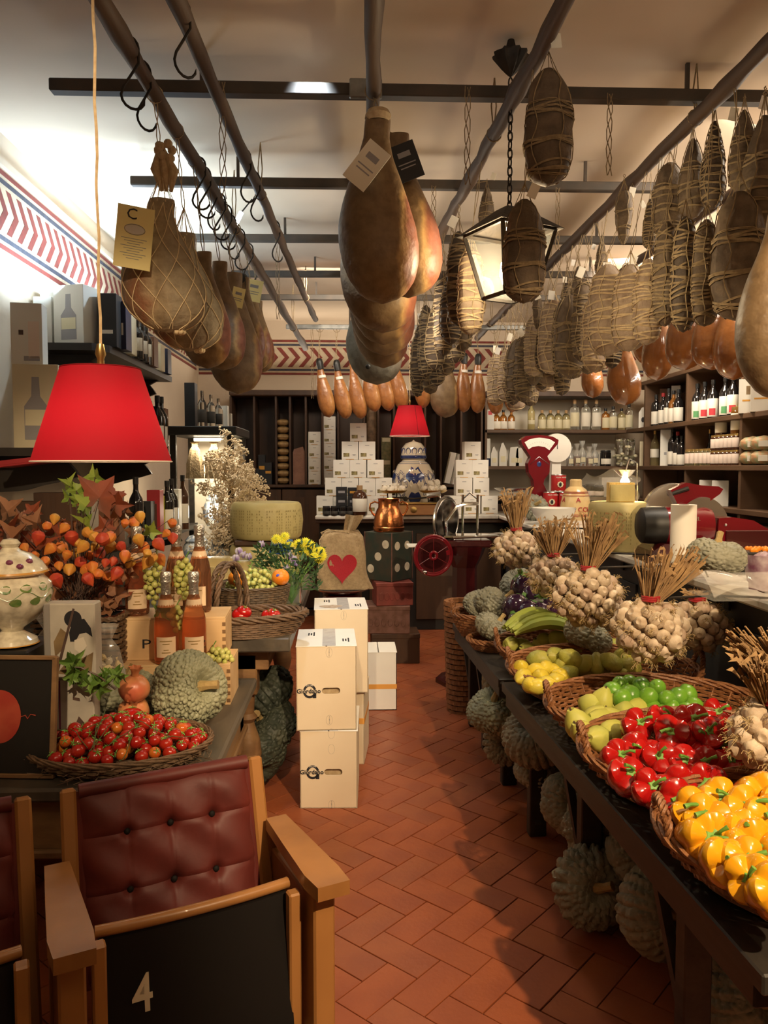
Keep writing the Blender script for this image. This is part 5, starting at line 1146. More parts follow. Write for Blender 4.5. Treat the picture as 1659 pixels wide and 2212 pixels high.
MB().box((0, vd / 2 - .012, 1.25), (vw - .06, .006, .95)).build('back_panel', m_whitewall, v, False)
MB().box((vw / 2 - .012, 0, 1.25), (.004, vd - .08, .95)).build('glass_pane', m_pane, v, False)
MB().bb((0, -.05, vh - .05), (.2, .03, .02), .003).build('strip_lamp', mat('strip_emit', (1, .9, .7), None, 8, .5, emit=(1, .85, .6), es=9), v, False)
light('cabinet_lamp', 'AREA', (-1.0, 5.5, vh - .08), 7, (1, .84, .6), .25, (-1.0, 5.5, 0), size_y=.3)
light('cabinet_lamp_low', 'POINT', (-.98, 5.45, 1.2), 1.6, (1, .84, .6), .05)
m_pot = mat('white_glaze', (.6, .62, .6), (.2, .25, .32), 26, .15, coat=.5, lo=.48, hi=.56)
def jarp(loc, r, h, label, group='patterned ceramic jars in the glass cabinet'):
    t = thing('ceramic_jar', label, 'jar', loc, group=group); MB().lathe([(0, 0), (r * .7, 0), (r, h * .2), (r * 1.02, h * .55), (r * .8, h * .72), (r * .7, h * .76)], 26).build('jar_body', m_pot, t); MB().lathe([(r * .74, h * .76), (r * .78, h * .8), (r * .5, h * .92), (r * .12, h * .95), (r * .14, h), (0, h * 1.01)], 26).build('lid', m_pot, t)
    wv = MB()
    for k in range(7):
        a0 = 2 * PI * k / 7; wv.tube([((r * 1.015) * math.cos(a0 + .3 * math.sin(q * PI / 6)), r * 1.015 * math.sin(a0 + .3 * math.sin(q * PI / 6)), h * (.38 + .16 * math.cos(q * PI / 6))) for q in range(12)], .0025, 4, True)
    wv.build('painted_pattern', m_blue, t)
jarp((-1.07, 5.38, .775), .1, .28, 'patterned lidded jar at the left inside the lit glass cabinet'); jarp((-.9, 5.42, .775), .085, .27, 'patterned lidded jar at the right inside the lit glass cabinet'); jarp((-.98, 5.6, 1.085), .08, .24, 'smaller patterned jar on the glass shelf of the cabinet')
m_dryherb = mat('dried_bundle', (.3, .22, .12), (.18, .13, .07), 30, .8, bump=.6)
for k, x in enumerate((-1.08, -.95)):
    t = thing('dried_bundle', 'brown wrapped dried bundle, %s of two on the upper glass shelf' % ORD[k], 'bundle', (x, 5.42, 1.425), group='dried bundles in the glass cabinet'); MB().lathe([(0, 0), (.06, .0), (.055, .1), (.03, .2), (.012, .23), (.03, .25)], 16, mod=lambda a, z: 1 + .12 * math.sin(6 * a + 9 * z)).build('bundle_body', m_dryherb, t); MB().tube([(.017 * math.cos(q), .017 * math.sin(q), .228) for q in [k * .7 for k in range(9)]], .004, 5, True).build('tie', m_twinel, t)
for k, px in enumerate((437, 456, 472)):
    y = 5.32 + .07 * k; q = W(px, 905, y); bottle((q.x - .0, y, vh + .031), .24 - .02 * k, .062, 'wine', g_clear, lab_d, m_steel, 'clear bottle with a small dark label on the glass cabinet, %s from the left' % ORD[k], 'clear bottles on the glass cabinet')
carton_box((W(483, 900, 5.7).x, 5.72, vh + .031), .06, .05, .17, 'white box behind the clear bottles on the glass cabinet', 'boxes on the glass cabinet', m_lw); carton_box((W(500, 900, 5.75).x - .03, 5.8, vh + .031), .05, .05, .12, 'small grey box at the right on the glass cabinet', 'boxes on the glass cabinet', m_tin)
carton_box((W(412, 900, 5.4).x - .0, 5.42, vh + .031), .07, .1, .3, 'dark upright box at the left on the glass cabinet', 'boxes on the glass cabinet', m_blk2)
# dried bush in front of cabinet side
m_gyp = mat('dried_gypsophila', (.72, .6, .42), (.55, .43, .27), 60, .8)
gy = MB(); gc = Vector((-.86, 5.08, .79))
def twig(p, d, l, dep):
    e = p + d * l; gy.tube([p, p.lerp(e, .5) + Vector((rnd.uniform(-.01, .01),) * 3), e], .0021, 3, cap=False)
    if dep == 0:
        gy.ball(e, .006, 5, 4); return
    for k in range(3): twig(e, (d + Vector((rnd.uniform(-.8, .8), rnd.uniform(-.8, .8), rnd.uniform(-.7, .5)))).normalized(), l * .62, dep - 1)
t = thing('dried_bush', 'pale dried gypsophila spray catching the light beside the glass cabinet', 'plant', gc)
for k in range(120):
    p = Vector((rnd.uniform(-.04, .1), rnd.uniform(-.04, .04), rnd.uniform(.2, .78))); twig(p, Vector((rnd.uniform(-.3, 1.2), rnd.uniform(-1, .5), rnd.uniform(-.4, .7))).normalized(), rnd.uniform(.07, .115) * (1.1 - abs(p.z - .5)), 3)
for k in range(8): gy.tube([(0, 0, .0), (rnd.uniform(-.03, .03), rnd.uniform(-.03, .03), .4), (rnd.uniform(-.08, .08), rnd.uniform(-.08, .08), .75)], .003, 4)
stuff(gy.build('twigs', m_gyp, t, False)); MB().lathe([(0, 0), (.06, 0), (.08, .1), (.05, .22), (.055, .24)], 20).build('pot', m_pot, t)
light('bush_light', 'SPOT', (-.6, 4.6, 2.85), 110, NEUT, .03, (-.75, 5.06, 1.4), 22, .6)
# ================================================================ back cabinet contents (standing on its ledge)
LZ = 1.33; yb = 7.93
GC = 'packets and boxes standing in the back cabinet'
def bx(px): return W(px, 1000, yb).x
m_pasta = mat('pasta_packet', (.38, .24, .1), (.22, .13, .05), 30, .4, coat=.4, bump=.4); m_pinkp = mat('pink_packet', (.34, .17, .11), (.25, .12, .08), 14, .5, bump=.3)
hh8 = (W(612, 905, yb).z - LZ) / 9
for k in range(9):
    t = thing('pasta_packet', 'cushion shaped pasta packet, %s from the bottom of its tall stack' % ORD[k], 'packet', (bx(612), yb, LZ + hh8 * (k + .5)), rnd.uniform(-.1, .1), GC); MB().ball((0, 0, 0), .5, 14, 8, (.125, .13, hh8 * .95), lambda p: 1 + .25 * (abs(p.x) * abs(p.y)) ** .7 * 2).build('packet_body', m_pasta, t); MB().bb((0, -.058, 0), (.05, .004, hh8 * .5), .001).build('packet_label', lab_c, t, False)
t = thing('paper_bag', 'folded pinkish paper bag standing in the back cabinet', 'bag', (bx(646), yb, LZ), 0, GC); h = W(646, 965, yb).z - LZ; MB().prism([(-.06, 0), (.06, 0), (.062, h * .85), (.04, h), (-.05, h * .93), (-.06, h * .8)], -.035, .035, Matrix.Rotation(PI / 2, 4, 'X')).build('bag_body', m_pinkp, t, False); MB().bb((0, -.037, h * .82), (.12, .004, .03), .001).build('bag_fold', m_pinkp, t, False)
def whitebox(loc, w, d, h, label, group, rz=0):
    t = thing('white_box', label, 'box', loc, rz, group)
    k = (round(w, 3), round(h, 3))
    if k not in WB:
        WB[k] = (MB().bb((0, 0, h / 2), (w, d, h), .0015).mesh('body', m_white, False), MB().box((-w * .22, -d / 2 - .0006, h * .26), (w * .36, .0012, h * .2)).mesh('picture', m_pict, False), MB().box((0, -d / 2 - .0004, h * .78), (w * .25, .0012, h * .03)).box((w * .25, -d / 2 - .0004, h * .28), (w * .2, .0012, h * .025)).box((w * .25, -d / 2 - .0004, h * .24), (w * .16, .0012, h * .02)).mesh('printed_lines', m_grey, False), MB().box((0, -d / 2 - .0004, .003), (w * .5, .0012, .005)).mesh('gold_strip', m_ochre, False))
    for nm, mm in zip(('body', 'picture', 'printed_lines', 'gold_strip'), WB[k]):
        o = link(nm, mm, t)
        if nm == 'printed_lines': stuff(o)
    return t
WB = {}; m_pict = mat('printed_picture', (.12, .09, .03), (.4, .33, .14), 60, .5)
for px, y0, y1, n, nm in ((680, 933, 1035, 4, 'left'), (712, 900, 1035, 5, 'taller')):
    h = (W(px, y0, yb).z - LZ) / n; w = .125
    for k in range(n): whitebox((bx(px), yb, LZ + h * k), w, .12, h - .001, 'small white box, %s from the bottom of the %s column in the back cabinet' % (ORD[k], nm), 'white boxes stacked in the back cabinet')
carton_box((bx(834) , yb, LZ), .1, .08, W(834, 993, yb).z - LZ, 'green patterned packet low in the back cabinet left of the jar', GC, mat('green_packet', (.12, .14, .06), (.25, .22, .1), 30, .4, coat=.3), 0, [(-.4, .8, .4, .97, lab_c)])
h = W(834, 993, yb).z - LZ; carton_box((bx(834), yb, LZ + h), .1, .08, W(834, 945, yb).z - LZ - h, 'green patterned packet stacked above the other one', GC, MT['green_packet'], 0, [(-.4, .8, .4, .97, lab_c)])
t = thing('hanging_cured_sausage', 'long mottled cured sausage standing upright in the back cabinet', 'sausage', (bx(803), yb, LZ), 0, GC); MB().lathe([(0, 0), (.05, .01), (.062, .1), (.06, .5), (.05, .78), (.015, .86)], 20, mod=lambda a, z: 1 + .06 * math.sin(5 * a + 13 * z)).build('casing', mat('mottled_salami', (.22, .13, .07), (.1, .06, .03), 20, .6, bump=.6), t)
q = W(562, 1020, yb); 
for k, (px, hh, ww) in enumerate(((545, .2, .06), (566, .3, .07), (580, .22, .07), (556, .16, .05))): carton_box((bx(px), yb - (.04 if k == 3 else 0), LZ), ww, .06, hh, 'dark packet in the left bays of the back cabinet, %s' % ('leftmost', 'tallest, leaning', 'right one', 'smallest one in front')[k], GC, m_blk2, 0, [(-.4, .5, .4, .62, m_ochre)])
t = thing('leaning_book', 'pale open book leaning in the back cabinet right of the jar', 'book', (bx(972), yb - .02, LZ), rot=(0, .22, 0)); 
for s in (-1, 1): MB().bb((s * .03, 0, .16), (.055, .1, .32), .003, (0, 0, s * .25)).build('pages', m_white, t, False)
MB().bb((.0, .055, .16), (.14, .008, .33), .002).build('cover', m_creamc, t, False)
# ================================================================ pyramid of white boxes on the back counter
yp = 7.28; pw = W(34, 0, yp).x - W(0, 0, yp).x; bh_ = W(760, 1068, yp).z - ZM
bh_ = (W(774, 915, yp).z - ZM) / 5; bww = .152
cx0 = W(774, 1000, yp).x
for r in range(5):
    n = 5 - r
    for k in range(n):
        if r == 0 and False: continue
        whitebox((cx0 - .012 * 0 + (k - (n - 1) / 2) * (bww + .004), yp + rnd.uniform(-.004, .004), ZM + r * bh_), bww, .15, bh_ - .001, 'white box in the pyramid, row %s from the bottom, %s from the left' % (('one', 'two', 'three', 'four', 'five')[r], ORD[k]), 'pyramid of white boxes', rnd.uniform(-.05, .05))
cx1 = W(1018, 1000, yp).x
for r, offs in enumerate(((-1.1, 0, 1.05), (-.5, .52), (-.5, .5), (0,))):
    for k, o_ in enumerate(offs): whitebox((cx1 + o_ * (bww + .002), yp, ZM + r * bh_), bww, .15, bh_ - .001, 'white box in the right hand pile, %s level up, %s from the left' % (ORD[r], ORD[k]), 'right hand pile of white boxes', rnd.uniform(-.06, .06))
GD = 'black boxes and jars before the pyramid'; yd = 7.08
for k, (px, z, w, h) in enumerate(((738, 0, .1, .085), (738, .085, .1, .085), (738, .17, .1, .085), (763, 0, .1, .085), (763, .085, .1, .085), (763, .17, .1, .08))):
    carton_box((W(px, 1100, yd).x + .0, yd, ZM + z), w, .09, h - .001, 'black box in front of the pyramid, %s column, %s from the bottom' % (('left', 'right')[k // 3], ORD[k % 3]), GD, m_blk2, 0, [(-.3, .35, .3, .6, m_ochre if k == 5 else m_grey)])
for k, px in enumerate((705, 722, 740, 756)): bottle((W(px, 1100, 6.99).x, 6.99, ZM), .085, .07, 'jar', g_dark, lab_d, m_capblk, 'small black jar at the front of the pyramid, %s from the left' % ORD[k], 'small black jars', name='jar', cat='jar')
bottle((W(777, 1100, 7.0).x, 7.0, ZM), .27, .135, 'flask', g_brown, lab_w, m_cork, 'round shouldered dark liqueur bottle with a white oval label', 'bottles on the back counter', (.14, .6))
# ---------------------------------------------------------------- ginger jar
m_jar = mat('jar_cream', (.66, .58, .44), None, 8, .12, coat=.7); m_jb = mat('cobalt_glaze', (.02, .035, .13), (.03, .05, .18), 40, .12, coat=.7)
yj = 7.33; q = W(893, 1100, yj)
J = [(0, 0), (.1, 0), (.11, .02), (.12, .06), (.16, .12), (.2, .2), (.205, .28), (.19, .35), (.15, .42), (.11, .45), (.1, .47)]
t = thing('ginger_jar', 'large blue and cream patterned lidded jar under the small red lamp', 'jar', (q.x, yj, ZM)); jsc = (W(893, 950, yj).z - ZM) / .63
MB().lathe([(r * .9 * jsc, z * jsc) for r, z in J], 48).build('jar_body', m_jar, t); MB().lathe([(r * jsc, z * jsc) for r, z in ((.105, .465), (.108, .49), (.1, .56), (.07, .6), (.02, .615), (0, .63))], 36).build('lid', m_jar, t)
def jp(a, z, off=.002):
    for k in range(len(J) - 1):
        if J[k][1] <= z <= J[k + 1][1]: f = (z - J[k][1]) / (J[k + 1][1] - J[k][1] + 1e-9); r = (J[k][0] * (1 - f) + J[k + 1][0] * f) * .9; break
    else: r = .1
    r += off; return Vector((r * math.cos(a) * jsc, r * math.sin(a) * jsc, z * jsc))
def patch(mb, ac, zc, fa, n=24, off=.002):
    c = jp(ac, zc, off + .001); ring = [jp(ac + fa(2 * PI * k / n)[0], zc + fa(2 * PI * k / n)[1], off) for k in range(n)]; ring2 = [c.lerp(r, .5) + (c.lerp(r, .5).xy.normalized().to_3d() * .004) for r in ring]
    o = len(mb.v); mb.add([c] + ring2 + ring, [(0, 1 + k, 1 + (k + 1) % n) for k in range(n)] + [(1 + k, 1 + n + k, 1 + n + (k + 1) % n, 1 + (k + 1) % n) for k in range(n)])
bl = MB(); cr_ = MB()
for m in range(4):
    a = -PI / 2 + m * PI / 2
    patch(bl, a, .3, lambda q: ((.42 * math.cos(q)) * (1 + .1 * math.cos(4 * q)), .075 * math.sin(q) * (1 + .25 * math.cos(6 * q)) + .02))
    patch(bl, a, .13, lambda q: (.36 * math.cos(q), .055 * math.sin(q) * (1 + .2 * math.cos(6 * q))))
    patch(cr_, a - .18, .25, lambda q: (.13 * math.cos(q) * abs(math.cos(q)), .04 * math.sin(q) * abs(math.sin(q))), off=.005); patch(cr_, a + .18, .25, lambda q: (.13 * math.cos(q) * abs(math.cos(q)), .04 * math.sin(q) * abs(math.sin(q))), off=.005)
    patch(cr_, a, .36, lambda q: (.12 * math.cos(q), .015 * math.sin(q)), off=.005)
    for k in range(5):
        for rr in (.045, .03): 
            aa = a + PI / 4 + .24 * math.cos(k * 1.257); zz = .25 + .07 * math.sin(k * 1.257); bl.tube([jp(aa + rr * 5.5 * .8 * math.cos(q * PI / 6), zz + rr * math.sin(q * PI / 6) * (1 + .3 * math.cos(q * PI / 2)), .001) for q in range(12)], .0028, 4, True)
for z in (.425, .44): bl.tube([jp(k * PI / 24, z, .001) for k in range(48)], .003, 4, True)
for k in range(12):
    a = k * PI / 6; bl.tube([(jsc * .103 * math.cos(a + .2 * math.sin(q)), jsc * .103 * math.sin(a + .2 * math.sin(q)), jsc * (.53 + .028 * math.cos(q))) for q in [w_ * PI / 5 for w_ in range(10)]], .004, 4, True)
bl.lathe([(.108 * jsc, .468 * jsc), (.112 * jsc, .475 * jsc), (.111 * jsc, .495 * jsc)], 36); bl.build('blue_pattern', m_jb, t); cr_.build('cream_medallion', m_jar, t, False)
light('jar_glint', 'POINT', (q.x, 7.0, 1.62), .01, WARM, .02) if False else None
# ---------------------------------------------------------------- balance scale with white onions
m_scalew = mat('scale_wood', (.36, .17, .06), (.25, .11, .04), 12, .4, aniso=(.3, 1, 1))
ysc = 6.98; a, b = W(822, 1110, ysc), W(962, 1110, ysc); t = thing('balance_scale', 'wooden balance scale with two metal pans on the back counter', 'scale', ((a.x + b.x) / 2, ysc, ZM)); w = b.x - a.x
MB().bb((0, 0, .055), (w, .16, .1), .006).build('wooden_base', m_scalew, t, False); MB().bb((0, 0, .112), (w * 1.02, .18, .014), .003).build('base_top', m_brass, t, False)
lg = MB(); lg.lathe([(.028, 0), (.028, .004), (.02, .006), (0, .006)], 20); lg.build('badge', m_brass, t, loc=(0, -.08, .055), rot=(PI / 2, 0, 0))
for s in (-1, 1):
    x = s * w * .31; mb = MB(); mb.lathe([(0, 0), (.09, .0), (.125, .02), (.128, .026), (.12, .024), (.085, .008), (0, .008)], 32); mb.build('pan', m_brass, t, loc=(x, 0, .2)); st = MB()
    for dx in (-.07, .05): st.tube([(x + dx * .6, 0, .115), (x + dx * .7, 0, .2)], .006, 6)
    st.build('pan_arm', m_iron, t)
bm = MB(); bm.tube([(-w * .32, 0, .165), (0, 0, .15), (w * .32, 0, .165)], .008, 6); bm.ball((-w * .12, -.03, .15), .022, 10, 8, (1, .5, 1)); bm.build('beam', m_iron, t)
m_onion = mat('white_onion', (.75, .7, .6), (.62, .56, .44), 30, .35, coat=.3)
onm = MB().lathe([(0, -.026), (.02, -.022), (.031, -.004), (.03, .008), (.015, .022), (.005, .03), (.006, .042), (0, .043)], 14).mesh('bulb_skin', m_onion)
sc_w = t.location
for s, nm in ((-1, 'left'), (1, 'right')):
    P = [(-.08, 0, 0), (-.035, .02, 0), (.01, -.02, 0), (.05, .01, 0), (.085, -.01, 0), (.03, .05, 0), (-.02, -.06, 0)] + ([(-.02, 0, .042), (.03, 0, .045)] if s > 0 else [(.02, .0, .02)])
    for k, p in enumerate(P):
        o = thing('white_onion', 'small white onion heaped in the %s pan of the balance scale' % nm, 'onion', sc_w + Vector((s * w * .31 + p[0], p[1], .238 + p[2] * 1.15)), group='white onions in the %s scale pan' % nm, rot=(rnd.uniform(-.9, .9), rnd.uniform(-.9, .9), 0), sc=1.2); link('bulb_skin', onm, o)
# ================================================================ right side benches with produce
m_bench = mat('dark_bench', (.022, .018, .015), (.06, .048, .032), 8, .5, bump=.3, aniso=(1, .15, 1), lo=.5, hi=.8)
def bench(c, w, l, z, label, rz=0, legs=2):
    t = thing('trestle_bench', label, 'bench', (c[0], c[1], 0), rz)
    n = 3
    for k in range(n): MB().bb((-w / 2 + w / n * (k + .5), rnd.uniform(-.01, .01), z - .02), (w / n - .003, l, .04), .004).build('plank', m_bench, t, False)
    MB().bb((-w / 2 + .03, 0, z - .065), (.04, l * .96, .05), .004).build('rail', m_bench, t, False)
    for y in (-l * .26, l * .12, l * .44)[:legs + 1]:
        MB().bb((-.06, y, z - .1), (w * .62, .06, .07), .004).build('crosspiece', m_bench, t, False)
        for s in (-1, 1):
            MB().bb((s * w * .24 - .04, y - .05 * s, (z - .1) / 2), (.07, .05, z - .1), .004, None).build('leg', m_bench, t, False)
            br = MB(); br.tube([(s * w * .24 - .04, y + .03, .05), (s * w * .24 - .04 + s * .04, y + .2, z - .1)], .018, 4); br.build('brace', m_bench, t, False)
    return t
ZB = .62
bench((1.0, 2.22), .68, 1.86, ZB, 'long dark wooden bench on the right carrying the baskets of peppers and citrus', math.radians(3))
bench((.93, 3.86), .66, 1.2, .6, 'further dark wooden bench carrying pumpkins and aubergines', math.radians(2))
m_pepr = mat('red_pepper_skin', (.42, .008, .006), (.3, .006, .008), 6, .13, coat=.6); m_pepy = mat('yellow_pepper_skin', (.72, .36, .01), (.68, .22, .008), 6, .15, coat=.6)
m_lem = mat('lemon_peel', (.72, .55, .04), (.62, .52, .07), 9, .35, bump=.12, bsc=160, coat=.2); m_lem2 = mat('citron_peel', (.42, .38, .07), (.3, .32, .06), 12, .45, bump=.4, bsc=50)
m_lime = mat('lime_peel', (.17, .38, .03), (.1, .26, .03), 9, .3, bump=.1, bsc=160, coat=.3); m_qu = mat('quince_skin', (.52, .5, .1), (.4, .42, .08), 10, .5, bump=.2, bsc=25)
m_pst = mat('pepper_stem', (.1, .26, .03), (.2, .4, .08), 20, .5)
def pepper_mesh(seed, m):
    r = random.Random(seed); lob = r.choice((3, 4, 4)); ph = r.uniform(0, 6); H = r.uniform(.086, .1); R = .043
    pr = [(0, -H * .44), (.012, -H * .48), (.028, -H * .47), (.038, -H * .38), (.045, -H * .2), (.049, 0), (.052, H * .2), (.052, H * .34), (.047, H * .45), (.032, H * .49), (.017, H * .46), (0, H * .42)]
    gr = lambda a: (1 - abs(math.cos(lob * .5 * (a + ph)))) ** 1.4
    def mod(a, z): return 1 - .24 * gr(a) * (.65 + .7 * abs(z) / H) + .04 * math.sin(a + ph)
    b = MB().lathe(pr, 40, mod=mod, capb=False, capt=False); b.v = [(x + .12 * z * math.cos(ph), y, z - (.016 * gr(math.atan2(y, x)) * min(1, math.hypot(x, y) / .03) * max(0, z / H * 2) if z > 0 else 0)) for x, y, z in b.v]
    s = MB(); s.lathe([(.0, H * .40), (.013, H * .435), (.011, H * .46), (.004, H * .47)], 10, mod=lambda a, z: 1 + .2 * math.cos(5 * a)); k = r.choice((-1, 1)); s.tube([(.12 * H * .4 * math.cos(ph), 0, H * .42), (.004, .002, H * .6), (k * .012, .004, H * .72), (k * .026, .004, H * .76)], [.006, .0042, .0038, .0055], 7)
    return b.mesh('skin', m), s.mesh('stem', m_pst)
PR = [pepper_mesh(k, m_pepr) for k in range(5)]; PY = [pepper_mesh(k + 10, m_pepy) for k in range(5)]
def fruit_mesh(kind):
    if kind == 'lemon': return MB().lathe([(0, -.045), (.006, -.043), (.012, -.036), (.024, -.024), (.031, 0), (.027, .02), (.014, .034), (.008, .041), (0, .043)], 18).mesh('peel', m_lem)
    if kind == 'citron': return MB().lathe([(0, -.06), (.015, -.056), (.034, -.035), (.043, -.005), (.038, .025), (.024, .045), (.012, .058), (0, .062)], 22, mod=lambda a, z: 1 + .04 * math.sin(4 * a + 50 * z)).mesh('peel', m_lem2)
    if kind == 'lime': return MB().ball((0, 0, 0), .033, 16, 12, (1, 1, 1.08), lambda p: 1 + .12 * max(0, abs(p.z) - .9) * 5).mesh('peel', m_lime)
    if kind == 'quince': return MB().lathe([(0, -.04), (.012, -.045), (.03, -.04), (.043, -.018), (.044, .004), (.034, .028), (.02, .046), (.012, .055), (.004, .052), (0, .05)], 22, mod=lambda a, z: 1 + .05 * math.sin(3 * a + 1) + .03 * math.sin(5 * a)).mesh('skin', m_qu)
FM = {k: fruit_mesh(k) for k in ('lemon', 'citron', 'lime', 'quince')}
qst = MB().tube([(0, 0, .046), (.003, 0, .062)], .003, 5).mesh('stem_end', m_ink)
def fruit(kind, p, label, group, rot=None, sc=1, v=0):
    if rot is None: rot = (rnd.uniform(-1.5, 1.5), rnd.uniform(-1.5, 1.5), rnd.uniform(0, 6))
    nm = {'red': 'bell_pepper', 'yellow': 'bell_pepper'}.get(kind, kind); t = thing(nm, label, {'red': 'pepper', 'yellow': 'pepper'}.get(kind, kind), p, group=group, rot=rot, sc=sc)
    if kind in ('red', 'yellow'):
        a, b = (PR if kind == 'red' else PY)[v % 5]; link('skin', a, t); link('stem', b, t)
    else:
        link('peel' if kind != 'quince' else 'skin', FM[kind], t)
        if kind in ('quince', 'citron'): link('stem_end', qst, t)
    return t
HT = .115
BK = {}
def tray(key, c, a, b, label, tilt=8, rz=-6, handles=2, h=.1, mw=None):
    big = h < .11 and handles; rot = (math.radians(5 if big else 0), 0, math.radians(rz)); c = (c[0], c[1] - .03, c[2] + .026) if big else c; b = b * 1.16 if big else b; basket('oval_basket', label, c, a, b, h * (.85 if big else 1), rot, mw or m_wicker, handles, .8, 9, .0095, n=64, hr=.07)
tray('y', (1.03, 1.60, ZB), .37, .235, 'oval wicker basket of yellow peppers nearest on the right')
tray('r', (1.0, 2.07, ZB + .002), .37, .235, 'oval wicker basket of red peppers behind the yellow ones')
tray('q', (1.0, 2.49, ZB), .36, .225, 'oval wicker basket of quinces and limes behind the red peppers')
tray('l', (.97, 2.97, ZB), .36, .225, 'oval wicker basket of lemons and citrons further along the bench')
tray('b', (.95, 3.44, .6), .3, .2, 'oval wicker basket of bananas and quinces on the second bench')
def place(kind, lst, base, label, group, cen, rad, hmax, sc=1.0, names=None, ori=None):
    """pixel seen in the photo -> point on the heap surface; labels count from the left in each row"""
    pts = []
    for k, e in enumerate(lst):
        px, py = e[:2]; z = base
        for it in range(4):
            p = Zp(px, py, z); q = ((p.x - cen[0]) / rad[0]) ** 2 + ((p.y - cen[1]) / rad[1]) ** 2; z = base + hmax * max(0, 1 - q)
        p = Zp(px, py, z); pts.append((px, py, p, e))
    order = sorted(range(len(pts)), key=lambda i: pts[i][1]); rows = []
    for i in order:
        if rows and pts[i][1] - pts[rows[-1][0]][1] < 38: rows[-1].append(i)
        else: rows.append([i])
    for r, row in enumerate(rows):
        for c_, i in enumerate(sorted(row, key=lambda j: pts[j][0])):
            px, py, p, e = pts[i]; rot = None
            if len(e) > 2: rot = e[2]
            fruit(kind, p, '%s, %s row from the back, %s from the left' % (label, ORD[r], ORD[c_]), group, rot, sc * rnd.uniform(.93, 1.07), i)
F_ = (1.2, 0, 0); 
# stem towards the viewer / to the side orientations
TV = lambda a=0, b=1.25: (b, a, 0)
red = [(1375, 1572, (1.3, .6, .4)), (1425, 1560, (1.1, 1.0, 0)), (1450, 1590, (1.5, -.5, 0)), (1490, 1557, (-.6, .5, 0)), (1530, 1585, (1.2, -.4, 1)), (1545, 1548, (-.9, .3, 0)), (1575, 1580, (.5, 1, 0)), (1365, 1620, (1.0, .8, 0)), (1395, 1632, (1.2, .9, 1.4)), (1425, 1643, (1.4, -.3, 0)), (1330, 1640, (1.1, 1.0, 0)), (1350, 1680, (1.4, .7, 1)), (1470, 1650, (-.5, .5, 0)), (1515, 1650, (1.4, .1, 0)), (1560, 1610, (1.2, -.8, 0)), (1405, 1708, (1.35, .3, 0)), (1465, 1690, (1.1, -.6, 0)), (1460, 1730, (1.45, 0, 0)), (1575, 1650, (1.3, .1, 0)), (1600, 1600, (1, 1, 0)), (1630, 1590, (1, 1, 0)), (1500, 1610, (.5, 1, 0)), (1530, 1690, (1, -1, 0))]
red = [(a, b, (.95 + .15 * math.sin(a), c[1] * .6 - .3, 0)) for a, b, c in red]
place('red', red, ZB + .115, 'glossy red bell pepper', 'red bell peppers', (1.02, 2.07), (.36, .24), .07, .9)
yel = [(1545, 1735, (-.4, .5, 0)), (1635, 1720, (1.2, .3, 0)), (1600, 1755, (1.3, .5, 0)), (1525, 1775, (-.5, -.4, 0)), (1655, 1765, (1.35, -.1, 0)), (1590, 1800, (1.0, 1, 1)), (1540, 1805, (1.45, -.5, 0)), (1510, 1810, (.4, 1, 0)), (1650, 1815, (1.2, 1.0, 0)), (1560, 1860, (1.3, .5, 0)), (1610, 1830, (.8, .4, 0)), (1680, 1850, (1, 1, 0)), (1625, 1900, (1.2, -1.2, 0)), (1500, 1760, (-.3, -.3, 0)), (1690, 1740, (1, 0, 0)), (1700, 1800, (1, 1, 0)), (1600, 1870, (.3, .3, 0)), (1665, 1930, (.3, .3, 0))]
yel = [(a, b, (.95 + .15 * math.sin(a), c[1] * .6 - .2, 0)) for a, b, c in yel]
place('yellow', yel, ZB + .12, 'glossy yellow bell pepper', 'yellow bell peppers', (1.03, 1.62), (.38, .26), .07, .95)
place('quince', [(1250, 1565), (1275, 1525), (1300, 1515), (1325, 1520), (1260, 1585), (1300, 1560), (1320, 1555), (1350, 1540), (1375, 1535), (1285, 1550), (1320, 1585), (1290, 1595)], ZB + .1, 'yellow green quince', 'quinces in the basket', (.98, 2.52), (.35, .23), .06, .92)
place('lime', [(1322, 1492), (1340, 1480), (1362, 1500), (1345, 1508), (1385, 1480), (1400, 1505), (1420, 1485), (1440, 1510), (1465, 1505), (1410, 1530), (1450, 1530), (1485, 1500), (1500, 1525), (1480, 1540), (1365, 1525), (1430, 1545), (1510, 1545), (1360, 1475)], ZB + .1, 'round green lime', 'limes in the basket', (.98, 2.52), (.35, .23), .05, .92)
place('lemon', [(1125, 1445), (1157, 1450), (1180, 1443), (1145, 1480), (1180, 1476), (1198, 1470), (1130, 1462), (1168, 1463), (1215, 1462), (1192, 1452), (1160, 1483)], ZB + .095, 'bright yellow lemon', 'lemons in the basket', (.97, 2.97), (.36, .23), .05, 1.0)
place('citron', [(1200, 1418), (1215, 1440), (1235, 1425), (1260, 1435), (1225, 1460), (1275, 1450), (1290, 1435), (1305, 1410), (1330, 1400), (1320, 1430), (1345, 1420), (1310, 1450), (1335, 1455), (1280, 1410), (1285, 1390), (1250, 1410), (1360, 1440), (1165, 1425), (1345, 1395)], ZB + .095, 'dull green citron', 'citrons in the basket', (.97, 2.97), (.37, .24), .06, .85)
place('quince', [(1105, 1392), (1125, 1395), (1140, 1405), (1165, 1400), (1175, 1385), (1205, 1380), (1225, 1395)], .6 + .1, 'dull quince by bananas', 'quinces by the bananas', (.95, 3.44), (.3, .2), .05, .85)
